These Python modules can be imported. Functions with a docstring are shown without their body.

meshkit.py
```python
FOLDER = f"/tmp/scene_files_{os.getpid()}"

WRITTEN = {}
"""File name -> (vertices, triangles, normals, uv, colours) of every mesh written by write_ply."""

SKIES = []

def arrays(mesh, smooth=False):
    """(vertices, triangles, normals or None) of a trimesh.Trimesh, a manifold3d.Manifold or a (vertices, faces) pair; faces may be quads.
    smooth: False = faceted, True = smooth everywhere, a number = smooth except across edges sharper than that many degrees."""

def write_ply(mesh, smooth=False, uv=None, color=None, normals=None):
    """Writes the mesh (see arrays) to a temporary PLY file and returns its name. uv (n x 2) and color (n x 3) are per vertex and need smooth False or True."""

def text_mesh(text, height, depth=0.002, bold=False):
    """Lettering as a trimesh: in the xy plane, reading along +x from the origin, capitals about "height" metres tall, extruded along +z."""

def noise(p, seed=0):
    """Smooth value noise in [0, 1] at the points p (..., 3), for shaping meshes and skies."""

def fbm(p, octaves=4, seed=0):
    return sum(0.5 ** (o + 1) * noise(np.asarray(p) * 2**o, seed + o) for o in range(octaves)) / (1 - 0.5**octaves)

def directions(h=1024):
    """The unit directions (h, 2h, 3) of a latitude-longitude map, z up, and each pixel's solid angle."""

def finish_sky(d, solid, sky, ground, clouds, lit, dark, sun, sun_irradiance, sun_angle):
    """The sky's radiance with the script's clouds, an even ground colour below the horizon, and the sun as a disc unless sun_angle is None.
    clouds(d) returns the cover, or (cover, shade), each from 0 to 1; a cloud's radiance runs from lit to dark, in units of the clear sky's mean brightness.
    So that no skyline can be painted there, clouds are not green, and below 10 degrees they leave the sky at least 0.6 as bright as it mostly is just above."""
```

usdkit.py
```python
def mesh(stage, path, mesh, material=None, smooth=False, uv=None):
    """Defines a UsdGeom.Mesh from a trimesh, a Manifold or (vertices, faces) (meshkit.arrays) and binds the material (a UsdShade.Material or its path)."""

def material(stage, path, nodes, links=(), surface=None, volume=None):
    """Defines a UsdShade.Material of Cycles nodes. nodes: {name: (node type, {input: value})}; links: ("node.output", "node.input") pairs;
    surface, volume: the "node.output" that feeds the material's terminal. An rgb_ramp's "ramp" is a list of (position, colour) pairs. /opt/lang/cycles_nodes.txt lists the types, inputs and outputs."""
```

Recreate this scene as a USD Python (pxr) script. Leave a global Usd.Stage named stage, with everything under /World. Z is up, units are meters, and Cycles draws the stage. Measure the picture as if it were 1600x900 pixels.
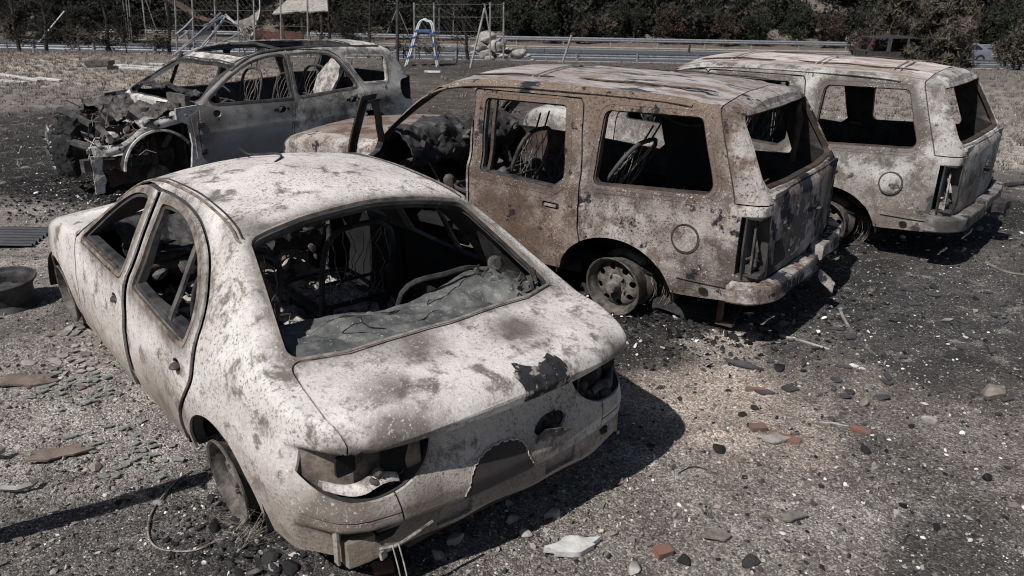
import math, random
import numpy as np, trimesh, shapely, manifold3d as m3
from shapely.geometry import Polygon, LineString, Point, box as sbox
from shapely import affinity
from scipy.interpolate import PchipInterpolator as Pch
from scipy.spatial.transform import Rotation as Rot
import usdkit, meshkit
from pxr import Usd, UsdGeom, UsdLux, UsdShade, Gf, Sdf, Vt

random.seed(7)
rng = np.random.default_rng(7)
stage = Usd.Stage.CreateInMemory()
UsdGeom.SetStageUpAxis(stage, UsdGeom.Tokens.z)
UsdGeom.Xform.Define(stage, '/World')
UsdGeom.Scope.Define(stage, '/World/Looks')

# ---------------------------------------------------------------- camera, sky, sun, exposure
PITCH, ROLL, EYE = 0.365691, 0.017595, 2.1745
FOCAL_PX = 1254.7
SUN_AZ, SUN_EL = math.radians(48), math.radians(49)      # direction the shadows run, and the sun's height
cam = UsdGeom.Camera.Define(stage, '/World/camera')
cam.CreateHorizontalApertureAttr(36.0)
cam.CreateVerticalApertureAttr(20.25)
cam.CreateFocalLengthAttr(FOCAL_PX / 1600 * 36)
cam.CreateFStopAttr(5.0)
cam.CreateFocusDistanceAttr(4.6)
cam.CreateExposureAttr(0.26)
_c, _s = math.cos(PITCH), math.sin(PITCH)
_fwd, _up0, _rt0 = np.array([0, _c, -_s]), np.array([0, _s, _c]), np.array([1.0, 0, 0])
_rt = _rt0 * math.cos(ROLL) + _up0 * math.sin(ROLL)
_up = -_rt0 * math.sin(ROLL) + _up0 * math.cos(ROLL)
_m = np.eye(4); _m[0, :3] = _rt; _m[1, :3] = _up; _m[2, :3] = -_fwd; _m[3, :3] = (0, 0, EYE)
cam.AddTransformOp().Set(Gf.Matrix4d(_m.tolist()))

to_sun = np.array([-math.cos(SUN_AZ) * math.cos(SUN_EL), -math.sin(SUN_AZ) * math.cos(SUN_EL), math.sin(SUN_EL)])
sky_mat = usdkit.material(stage, '/World/Looks/sky_light', {
    'sky': ('sky_texture', {'sky_type': 'single_scattering', 'sun_disc': False, 'sun_elevation': SUN_EL,
                            'sun_rotation': math.atan2(to_sun[0], to_sun[1]), 'air_density': 1.0, 'aerosol_density': 1.0}),
    'bg': ('background_shader', {'strength': 0.05})}, [('sky.color', 'bg.color')], surface='bg.background')
dome = UsdLux.DomeLight.Define(stage, '/World/sky')
dome.GetPrim().SetCustomDataByKey('kind', 'structure')
UsdShade.MaterialBindingAPI.Apply(dome.GetPrim()).Bind(sky_mat)
sun = UsdLux.DistantLight.Define(stage, '/World/sun')
sun.CreateIntensityAttr(1.25); sun.CreateAngleAttr(0.5); sun.CreateNormalizeAttr(True)
sun.CreateColorAttr(Gf.Vec3f(1.0, 0.985, 0.965))
_z = to_sun; _x = np.cross([0, 0, 1.0], _z); _x /= np.linalg.norm(_x); _y = np.cross(_z, _x)
_m = np.eye(4); _m[0, :3] = _x; _m[1, :3] = _y; _m[2, :3] = _z
sun.AddTransformOp().Set(Gf.Matrix4d(_m.tolist()))


def ground_at(u, v, z=0.0):
    """World point at height z seen at pixel (u, v) of the 1600 x 900 photograph (used only to survey positions)."""
    a, b = u - 800, v - 450
    x = a * math.cos(ROLL) + b * math.sin(ROLL); y = -a * math.sin(ROLL) + b * math.cos(ROLL)
    up = -y / FOCAL_PX
    d = np.array([x / FOCAL_PX, _c + up * _s, -_s + up * _c])
    t = (z - EYE) / d[2]
    return np.array([d[0] * t, d[1] * t, z])


def at_range(u, v, y):
    """World point on the vertical plane y = const seen at pixel (u, v)."""
    a, b = u - 800, v - 450
    x = a * math.cos(ROLL) + b * math.sin(ROLL); yy = -a * math.sin(ROLL) + b * math.cos(ROLL)
    up = -yy / FOCAL_PX
    d = np.array([x / FOCAL_PX, _c + up * _s, -_s + up * _c])
    t = y / d[1]
    return np.array([d[0] * t, y, EYE + d[2] * t])


# ---------------------------------------------------------------- scene helpers
_used = {}


def numbered(parent, name):
    k = _used.get((parent, name), 0); _used[(parent, name)] = k + 1
    return f'{parent}/{name}' + (f'_{k:03d}' if k else '')


def tag(p, label=None, cat=None, group=None, kind=None):
    p = p.GetPrim() if hasattr(p, 'GetPrim') else p
    for k, v in (('label', label), ('category', cat), ('group', group), ('kind', kind)):
        if v:
            p.SetCustomDataByKey(k, v)
    return p


def thing(name, label, cat, loc=(0, 0, 0), rotz=0.0, group=None):
    x = UsdGeom.Xform.Define(stage, numbered('/World', name))
    x.AddTranslateOp().Set(Gf.Vec3d(*map(float, loc)))
    if rotz:
        x.AddRotateZOp().Set(math.degrees(rotz))
    return tag(x, label, cat, group)


def obj(name, mesh, mat, parent=None, smooth=False):
    path = numbered(str(parent.GetPath()) if parent is not None else '/World', name)
    return usdkit.mesh(stage, path, mesh, mat, smooth=smooth).GetPrim()


def copy_of(root, loc, rot=(0, 0, 0), scale=1.0, label=None, group=None):
    was = root.GetCustomData()
    base = root.GetName()
    x = UsdGeom.Xform.Define(stage, numbered('/World', base))
    x.GetPrim().GetReferences().AddInternalReference(root.GetPath())
    x.ClearXformOpOrder()
    x.AddTranslateOp(opSuffix='c').Set(Gf.Vec3d(*map(float, loc)))
    x.AddRotateXYZOp(opSuffix='c').Set(Gf.Vec3f(*[float(math.degrees(a)) for a in rot]))
    x.AddScaleOp(opSuffix='c').Set(Gf.Vec3f(*([float(scale)] * 3 if np.ndim(scale) == 0 else map(float, scale))))
    x.GetPrim().SetInstanceable(True)
    tag(x, label or was.get('label'), was.get('category'), group or was.get('group'))
    return x.GetPrim()


# ---------------------------------------------------------------- mesh helpers
def cat(ms):
    return trimesh.util.concatenate([m for m in ms if m is not None and len(m.faces)])


def bx(size, c=(0, 0, 0), rot=None):
    m = trimesh.creation.box(size)
    if rot is not None:
        m.apply_transform(trimesh.transformations.euler_matrix(*rot))
    m.apply_translation(c)
    return m


def tube(pts, r, n=6, closed=False):
    """Tube along a polyline, radius r (number or one per point)."""
    p = np.asarray(pts, float); k = len(p)
    r = np.broadcast_to(np.asarray(r, float), (k,))
    t = np.gradient(p, axis=0) if not closed else (np.roll(p, -1, 0) - np.roll(p, 1, 0))
    t /= np.maximum(np.linalg.norm(t, axis=1, keepdims=True), 1e-9)
    u = np.cross(t[0], [0.31, 0.17, 0.93]); u /= np.linalg.norm(u)
    rings = []
    for i in range(k):
        u = u - t[i] * (u @ t[i]); u /= max(np.linalg.norm(u), 1e-9)
        w = np.cross(t[i], u)
        a = np.arange(n) / n * 2 * np.pi
        rings.append(p[i] + r[i] * (np.cos(a)[:, None] * u + np.sin(a)[:, None] * w))
    v = np.vstack(rings); f = []
    for i in range(k if closed else k - 1):
        j = (i + 1) % k
        for a in range(n):
            b = (a + 1) % n
            f += [[i * n + a, i * n + b, j * n + b], [i * n + a, j * n + b, j * n + a]]
    if not closed:
        f += [[0, a + 1, a] for a in range(1, n - 1)]
        o = (k - 1) * n
        f += [[o, o + a, o + a + 1] for a in range(1, n - 1)]
    return trimesh.Trimesh(v, np.array(f), process=False)


def twig(pts, r, n=3):
    """Cheap thin tube with one frame for its whole length."""
    p = np.asarray(pts, float); k = len(p); r = np.broadcast_to(np.asarray(r, float), (k,))
    t = p[-1] - p[0]; t = t / max(math.sqrt(t @ t), 1e-9)
    u = np.array([t[1] * .93 - t[2] * .17, t[2] * .31 - t[0] * .93, t[0] * .17 - t[1] * .31]); u /= max(math.sqrt(u @ u), 1e-9)
    w = np.array([t[1] * u[2] - t[2] * u[1], t[2] * u[0] - t[0] * u[2], t[0] * u[1] - t[1] * u[0]])
    a = np.arange(n) / n * 2 * np.pi
    off = np.cos(a)[:, None] * u + np.sin(a)[:, None] * w
    v = (p[:, None] + r[:, None, None] * off).reshape(-1, 3)
    i = np.arange(k * n).reshape(k, n); A, B = i[:-1], i[1:]; A2, B2 = np.roll(A, -1, 1), np.roll(B, -1, 1)
    return v, np.concatenate([np.stack([A, A2, B2], -1).reshape(-1, 3), np.stack([A, B2, B], -1).reshape(-1, 3)])


def twigs(items):
    vs, fs, n = [], [], 0
    for v, f in items:
        vs.append(v); fs.append(f + n); n += len(v)
    return trimesh.Trimesh(np.vstack(vs), np.vstack(fs), process=False)


def bar(a, b, w, d=None):
    """Square bar from a to b."""
    m = tube([a, b], w * 0.707, 4)
    return m


def mani(tm):
    tm = trimesh.Trimesh(tm.vertices, tm.faces, process=True)
    return m3.Manifold(m3.Mesh(np.asarray(tm.vertices, np.float32), np.asarray(tm.faces, np.uint32)))


def tri(M):
    m = M.to_mesh()
    return trimesh.Trimesh(np.array(m.vert_properties[:, :3], float), np.array(m.tri_verts), process=False)


def cross_section(poly):
    polys = getattr(poly, 'geoms', [poly])
    cs = []
    for p in polys:
        if p.is_empty or p.geom_type != 'Polygon':
            continue
        p = shapely.geometry.polygon.orient(p)
        cs.append(np.asarray(p.exterior.coords)[:-1].tolist())
        cs += [np.asarray(h.coords)[:-1].tolist() for h in p.interiors]
    return m3.CrossSection(cs, m3.FillRule.EvenOdd)


def prism(poly, axis, lo, hi):
    """Prism of a 2-D outline along an axis: 'y' takes (x, z), 'x' takes (y, z), 'z' takes (x, y)."""
    M = m3.Manifold.extrude(cross_section(poly), hi - lo)
    if axis == 'y':
        T = [[1, 0, 0, 0], [0, 0, 1, lo], [0, 1, 0, 0]]
    elif axis == 'x':
        T = [[0, 0, 1, lo], [1, 0, 0, 0], [0, 1, 0, 0]]
    else:
        T = [[1, 0, 0, 0], [0, 1, 0, 0], [0, 0, 1, lo]]
    return M.transform(np.array(T, float))


def rp(pts, r=0.0, rin=0.0):
    """Polygon with rounded corners."""
    p = Polygon(pts)
    if r:
        p = p.buffer(-r, 8).buffer(r, 8)
    if rin:
        p = p.buffer(rin, 8).buffer(-rin, 8)
    return p


def smooth_poly(pts, closed=True, n=8):
    """Catmull-Rom curve through points."""
    p = np.asarray(pts, float); out = []
    k = len(p)
    for i in range(k if closed else k - 1):
        a, b, c, d = (p[(i - 1) % k], p[i], p[(i + 1) % k], p[(i + 2) % k]) if closed else (p[max(i - 1, 0)], p[i], p[i + 1], p[min(i + 2, k - 1)])
        for t in np.linspace(0, 1, n, endpoint=False):
            out.append(0.5 * ((2 * b) + (c - a) * t + (2 * a - 5 * b + 4 * c - d) * t * t + (3 * b - a - 3 * c + d) * t ** 3))
    if not closed:
        out.append(p[-1])
    return np.array(out)


def sheet(fn, nu, nv, thick=0.0):
    """Grid sheet of fn(u, v) -> (..., 3), optionally closed with a thickness along -z."""
    u, v = np.meshgrid(np.linspace(0, 1, nu), np.linspace(0, 1, nv), indexing='ij')
    p = fn(u, v).reshape(-1, 3)
    i = np.arange(nu * nv).reshape(nu, nv)
    q = np.stack([i[:-1, :-1], i[1:, :-1], i[1:, 1:], i[:-1, 1:]], -1).reshape(-1, 4)
    f = np.vstack([q[:, [0, 1, 2]], q[:, [0, 2, 3]]])
    if not thick:
        return trimesh.Trimesh(p, f, process=False)
    m = trimesh.Trimesh(p, f, process=False)
    nrm = m.vertex_normals
    p2 = p - nrm * thick
    n = len(p)
    edge = np.concatenate([i[:, 0], i[-1, 1:], i[-2::-1, -1], i[0, -2:0:-1]])
    e2 = np.roll(edge, -1)
    side = np.vstack([np.stack([edge, edge + n, e2 + n], 1), np.stack([edge, e2 + n, e2], 1)])
    return trimesh.Trimesh(np.vstack([p, p2]), np.vstack([f, f[:, ::-1] + n, side]), process=False)


def rock(seed, n=2, flat=0.7, rough=0.35):
    m = trimesh.creation.icosphere(n, 1.0)
    v = m.vertices
    d = meshkit.fbm(v * 1.3 + seed * 7.1, 3, seed)
    # chip with random planes for angular faces
    r = np.random.default_rng(seed)
    v = v * (0.75 + rough * d)[:, None]
    for _ in range(9):
        nrm = r.normal(size=3); nrm /= np.linalg.norm(nrm)
        h = r.uniform(0.55, 0.8)
        over = np.maximum(v @ nrm - h, 0)
        v = v - over[:, None] * nrm * 0.9
    v = v * np.array([1, r.uniform(0.6, 0.95), flat])
    return trimesh.Trimesh(v, m.faces, process=False)


def crumple(m, amp, scale, seed=0):
    v = m.vertices
    d = np.stack([meshkit.fbm(v * scale + 13.7 * k, 3, seed + k) - 0.5 for k in range(3)], 1)
    return trimesh.Trimesh(v + d * 2 * amp, m.faces, process=False)


# ---------------------------------------------------------------- materials
def L(c):
    """sRGB 0-255 triple to linear."""
    c = np.asarray(c, float) / 255
    return tuple(np.where(c <= 0.04045, c / 12.92, ((c + 0.055) / 1.055) ** 2.4))


def plain(name, col, rough=0.8, metal=0.0, var=0.25, scale=9.0, bump=0.3, col2=None, spec=0.3, bscale=None, dist=0.01):
    """A surface of one colour with blotchy grain."""
    c2 = col2 if col2 is not None else tuple(x * (1 - var) for x in col)
    return usdkit.material(stage, f'/World/Looks/{name}', {
        'tc': ('texture_coordinate', {}),
        'n': ('noise_texture', {'scale': scale, 'detail': 7.0, 'roughness': 0.68}),
        'r': ('rgb_ramp', {'ramp': [(0.36, col), (0.64, c2)]}),
        'n2': ('noise_texture', {'scale': bscale or scale * 5, 'detail': 5.0, 'roughness': 0.7}),
        'b': ('bump', {'strength': bump, 'distance': dist}),
        'p': ('principled_bsdf', {'roughness': rough, 'metallic': metal, 'specular_ior_level': spec})},
        [('tc.object', 'n.vector'), ('tc.object', 'n2.vector'), ('n.fac', 'r.fac'), ('r.color', 'p.base_color'), ('n2.fac', 'b.height'), ('b.normal', 'p.normal')], surface='p.BSDF')


def greyer(c, k=.35):
    m = sum(c) / 3
    return tuple(x * (1 - k) + m * k for x in c)


def burnt_paint(name, light, light2, brown, dark, brown_at=0.54, brown_w=0.05, dark_at=0.64, speck_at=0.60, speck=None, low=None, low_z=(0.2, 0.6),
                low_amt=0.7, rough=0.85, metal=0.0, bscale=1.0, seed=0.0, spec=0.2, bump=0.7, top=None, top_z=(1.3, 1.45), stretch=(1, 1, 1), crust=0.6, grey=.35):
    """Fire-scoured paint: chalky ash over metal with brown lichen-like blotches, flaked dark patches and fine specks."""
    light, light2, brown = greyer(light, grey), greyer(light2, grey), greyer(brown, grey)
    sp = greyer(speck or brown, grey)
    N = {
        'tc': ('texture_coordinate', {}),
        'mp': ('mapping', {'location': (seed, seed * 1.7, seed * 0.6), 'scale': stretch}),
        'e': ('noise_texture', {'scale': 75.0, 'detail': 4.0, 'roughness': 0.7}), 're': ('rgb_ramp', {'ramp': [(0.57, (0, 0, 0)), (0.66, (crust, crust, crust))]}), 'gt': ('noise_texture', {'scale': 3.1, 'detail': 4.0, 'roughness': 0.6}), 'gr': ('rgb_ramp', {'ramp': [(0.46, (0, 0, 0)), (0.60, (1, 1, 1))]}), 'gm': ('math', {'math_type': 'multiply'}), 'me': ('mix_color', {'b': tuple(min(x * 1.15, .8) for x in light)}),
        'a': ('noise_texture', {'scale': 2.1 * bscale, 'detail': 6.0, 'roughness': 0.62}),
        'ra': ('rgb_ramp', {'ramp': [(0.34, light), (0.62, light2)]}),
        'b': ('noise_texture', {'scale': 5.2 * bscale, 'detail': 10.0, 'roughness': 0.70, 'distortion': 0.25}),
        'rb': ('rgb_ramp', {'ramp': [(brown_at - brown_w, (0, 0, 0)), (brown_at + brown_w, (1, 1, 1))]}),
        'mb': ('mix_color', {'b': brown}),
        'c': ('noise_texture', {'scale': 46.0 * bscale, 'detail': 6.0, 'roughness': 0.78}),
        'rc': ('rgb_ramp', {'ramp': [(speck_at - 0.03, (0, 0, 0)), (speck_at + 0.05, (1, 1, 1))]}),
        'gs': ('math', {'math_type': 'multiply_add', 'value2': -.75, 'value3': 1.0}), 'gx': ('math', {'math_type': 'multiply'}),
        'mc': ('mix_color', {'b': sp}),
        'd': ('noise_texture', {'scale': 3.4 * bscale, 'detail': 11.0, 'roughness': 0.66, 'distortion': 0.1}),
        'mp2': ('mapping', {'location': (seed + 5.3, 3.1 - seed, 9.7), 'scale': stretch}),
        'rd': ('rgb_ramp', {'ramp': [(dark_at - 0.012, (0, 0, 0)), (dark_at + 0.012, (1, 1, 1))]}),
        'md': ('mix_color', {'b': dark}),
        'v': ('voronoi_texture', {'scale': 95.0, 'randomness': 1.0}),
        'rv': ('rgb_ramp', {'ramp': [(0.10, (1, 1, 1)), (0.22, (0, 0, 0))]}),
        'gate': ('math', {'math_type': 'multiply'}),
        'mv': ('mix_color', {'b': tuple(x * 0.45 for x in brown)}),
        'h1': ('math', {'math_type': 'multiply_add', 'value2': -0.9}),
        'h2': ('math', {'math_type': 'multiply_add', 'value2': 1.6}),
        'bp': ('bump', {'strength': bump, 'distance': 0.008}),
        'p': ('principled_bsdf', {'roughness': rough, 'metallic': metal, 'specular_ior_level': spec})}
    K = [('tc.object', 'mp.vector'), ('tc.object', 'mp2.vector'), ('mp.vector', 'a.vector'), ('mp.vector', 'b.vector'), ('mp2.vector', 'c.vector'), ('mp2.vector', 'd.vector'), ('mp.vector', 'v.vector'),
         ('a.fac', 'ra.fac'), ('b.fac', 'rb.fac'), ('ra.color', 'mb.a'), ('rb.color', 'mb.fac'), ('c.fac', 'rc.fac'), ('gr.color', 'gs.value1'), ('gs.value', 'gx.value1'), ('rc.color', 'gx.value2'), ('gx.value', 'mc.fac'),
         ('mp.vector', 'e.vector'), ('e.fac', 're.fac'), ('mp2.vector', 'gt.vector'), ('gt.fac', 'gr.fac'), ('gr.color', 'gm.value1'), ('re.color', 'gm.value2'), ('mc.result', 'me.a'), ('gm.value', 'me.fac'), ('me.result', 'md.a'), ('d.fac', 'rd.fac'), ('rd.color', 'md.fac'), ('v.distance', 'rv.fac'), ('rv.color', 'gate.value1'), ('a.fac', 'gate.value2'),
         ('md.result', 'mv.a'), ('gate.value', 'mv.fac'), ('mv.result', 'p.base_color'),
         ('rd.color', 'h1.value1'), ('c.fac', 'h1.value3'), ('b.fac', 'h2.value1'), ('h1.value', 'h2.value3'), ('h2.value', 'bp.height'), ('bp.normal', 'p.normal')]
    N['sc'] = ('attribute', {'attribute': 'scorch'})
    N['scm'] = ('math', {'math_type': 'multiply_add', 'value2': 1.5}); N['scr'] = ('map_range', {'from_min': .62, 'from_max': 1.25, 'to_min': 0.0, 'to_max': .88, 'clamp': True})
    N['ms'] = ('mix_color', {'b': tuple(x * .62 for x in brown)})
    K += [('sc.fac', 'scm.value1'), ('b.fac', 'scm.value3'), ('scm.value', 'scr.value'), ('mb.result', 'ms.a'), ('scr.result', 'ms.fac')]
    src = 'ms.result'
    if low is not None or top is not None:
        N['xyz'] = ('separate_xyz', {}); K.append(('tc.object', 'xyz.vector'))
    for key, colr, (z0, z1), amt in (('lo', low, low_z, low_amt), ('tp', top, top_z, 0.92)):
        if colr is None:
            continue
        N['w' + key] = ('math', {'math_type': 'multiply_add', 'value2': 0.9, 'value3': -0.45})
        N['s' + key] = ('math', {'math_type': 'multiply_add', 'value2': 0.55})
        N['m' + key] = ('map_range', {'from_min': z0, 'from_max': z1, 'to_min': amt if key == 'lo' else 0.0, 'to_max': 0.0 if key == 'lo' else amt, 'clamp': True})
        N['x' + key] = ('mix_color', {'b': colr})
        K += [('b.fac', f'w{key}.value1'), (f'w{key}.value', f's{key}.value1'), ('xyz.z', f's{key}.value3'), (f's{key}.value', f'm{key}.value'), (f'm{key}.result', f'x{key}.fac'), (src, f'x{key}.a')]
        src = f'x{key}.result'
    K.append((src, 'mc.a'))
    return usdkit.material(stage, f'/World/Looks/{name}', N, K, surface='p.BSDF')


ASH = burnt_paint('ash_white_paint', L((208, 199, 193)), L((180, 170, 162)), L((112, 101, 91)), L((52, 48, 46)), brown_at=0.575, brown_w=0.05, dark_at=0.735, speck_at=0.555, speck=L((104, 92, 81)), seed=1.3, bscale=1.55, low=L((120, 107, 93)), low_z=(0.25, 0.62), low_amt=0.78, grey=.28)
RUST = burnt_paint('rusted_brown_paint', L((180, 170, 162)), L((134, 120, 110)), L((98, 81, 69)), L((34, 34, 39)), brown_at=0.525, brown_w=0.07, dark_at=0.60, speck_at=0.545, speck=L((64, 53, 46)), seed=4.2, bscale=1.3, top=L((104, 89, 78)), top_z=(.95, 1.4), crust=.9, grey=.30)
RUST_DOOR = burnt_paint('rusted_door_paint', L((164, 152, 143)), L((116, 100, 89)), L((92, 73, 60)), L((34, 33, 36)), brown_at=0.505, brown_w=0.08, dark_at=0.62, speck_at=0.55, speck=L((64, 52, 45)), seed=2.9, bscale=1.3, low=L((106, 83, 67)), low_z=(.5, .9), low_amt=.4, top=L((102, 87, 76)), top_z=(.95, 1.4), crust=.9, grey=.30)
RUST_TAIL = burnt_paint('scorched_grey_paint', L((170, 162, 157)), L((126, 115, 108)), L((98, 80, 68)), L((34, 35, 41)), brown_at=0.52, brown_w=0.06, dark_at=0.57, speck_at=0.555, speck=L((58, 50, 46)), seed=8.8, crust=.9, grey=.2)
ROOFA = burnt_paint('flaked_roof_paint', L((168, 159, 153)), L((134, 125, 121)), L((120, 99, 86)), L((60, 60, 66)), brown_at=0.53, brown_w=0.05, dark_at=0.58, speck_at=0.57, speck=L((88, 77, 70)), seed=2.6, bscale=1.25, stretch=(.38, 1.25, 1), grey=.25)
PALE = burnt_paint('pale_scorched_paint', L((186, 180, 173)), L((144, 137, 129)), L((104, 92, 81)), L((66, 65, 67)), brown_at=0.53, brown_w=0.07, dark_at=0.625, speck_at=0.555, speck=L((84, 75, 67)), seed=6.1, bscale=1.3, low=L((122, 111, 101)), low_z=(.3, .75), low_amt=.6, crust=.8, grey=.34)
ROOFB = burnt_paint('pale_pinkish_roof_paint', L((192, 181, 172)), L((162, 148, 138)), L((134, 110, 96)), L((104, 96, 94)), brown_at=0.53, brown_w=0.06, dark_at=0.64, speck_at=0.58, speck=L((112, 95, 85)), seed=3.3, bscale=1.2, stretch=(.4, 1.2, 1), grey=.32)
PALE_DARK = burnt_paint('scorched_bumper_paint', L((150, 145, 140)), L((100, 95, 91)), L((72, 66, 61)), L((44, 43, 45)), brown_at=0.50, brown_w=0.07, dark_at=0.58, speck_at=0.56, speck=L((62, 57, 53)), seed=9.4)
STEEL = burnt_paint('bare_scorched_steel', L((166, 162, 157)), L((134, 130, 126)), L((116, 109, 102)), L((186, 182, 177)), brown_at=0.58, brown_w=0.08, dark_at=0.66, speck_at=0.64, speck=L((80, 77, 74)), seed=7.4, rough=0.55, metal=0.1, spec=0.4, bump=0.2, low=L((92, 90, 89)), low_z=(.45, .62), low_amt=.7, grey=.1)
STEEL_LIGHT = burnt_paint('ash_streaked_steel', L((200, 195, 189)), L((150, 145, 140)), L((108, 101, 95)), L((66, 64, 66)), brown_at=0.54, brown_w=0.06, dark_at=0.615, speck_at=0.60, speck=L((78, 73, 70)), seed=5.9, bscale=1.2, rough=0.75, metal=0.0, grey=.1)
CHAR = plain('charred_metal', L((68, 65, 64)), 0.65, 0.15, col2=L((26, 25, 26)), scale=8, bump=0.6, spec=.4)
CHAR_BROWN = plain('charred_brown_metal', L((78, 64, 54)), 0.8, 0.1, col2=L((36, 31, 29)), scale=9, bump=0.6)
CHAR_GREY = plain('sooty_grey_metal', L((92, 87, 83)), 0.75, 0.1, col2=L((42, 39, 38)), scale=10, bump=0.5)
FRAME_GREY = plain('ashy_frame_metal', L((142, 132, 122)), 0.8, 0.05, col2=L((88, 80, 74)), scale=12, bump=0.5)
FRAME_BROWN = plain('scorched_frame_metal', L((132, 120, 109)), 0.8, 0.05, col2=L((66, 58, 53)), scale=11, bump=0.5)
SOOT = plain('soot_black', L((28, 27, 27)), 0.85, 0.0, col2=L((12, 12, 13)), scale=8, bump=0.6)
ASHGREY = plain('grey_ash', L((176, 170, 164)), 0.95, 0, col2=L((70, 66, 63)), scale=14, bump=0.9)
BROWN_ASH = plain('brown_melted_ash', L((140, 122, 106)), .95, 0, col2=L((58, 50, 45)), scale=18, bump=1.0)
RIM_STEEL = plain('burnt_rim_steel', L((126, 118, 110)), 0.7, 0.15, col2=L((58, 53, 49)), scale=16, bump=0.5)
RIM_DARK = plain('dark_rim_steel', L((98, 91, 85)), 0.65, 0.15, col2=L((44, 41, 39)), scale=18, bump=0.4)
PEELED = plain('bare_dark_primer', L((60, 54, 54)), 0.7, 0.1, col2=L((48, 43, 43)), scale=5, bump=0.15)
RUBBERCHAR = plain('charred_tyre_residue', L((52, 50, 50)), 0.7, 0.0, col2=L((24, 23, 24)), scale=22, bump=1.0)
WIRE = plain('burnt_wire', L((150, 140, 128)), 0.7, 0.2, col2=L((84, 76, 70)), scale=30, bump=0.2)
GALV = plain('galvanised_steel', L((150, 152, 156)), 0.5, 0.5, col2=L((116, 118, 122)), scale=6, bump=0.1)
GALV_DULL = plain('dull_grey_pole', L((146, 142, 138)), 0.65, 0.1, col2=L((96, 93, 90)), scale=5, bump=0.2)


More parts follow.
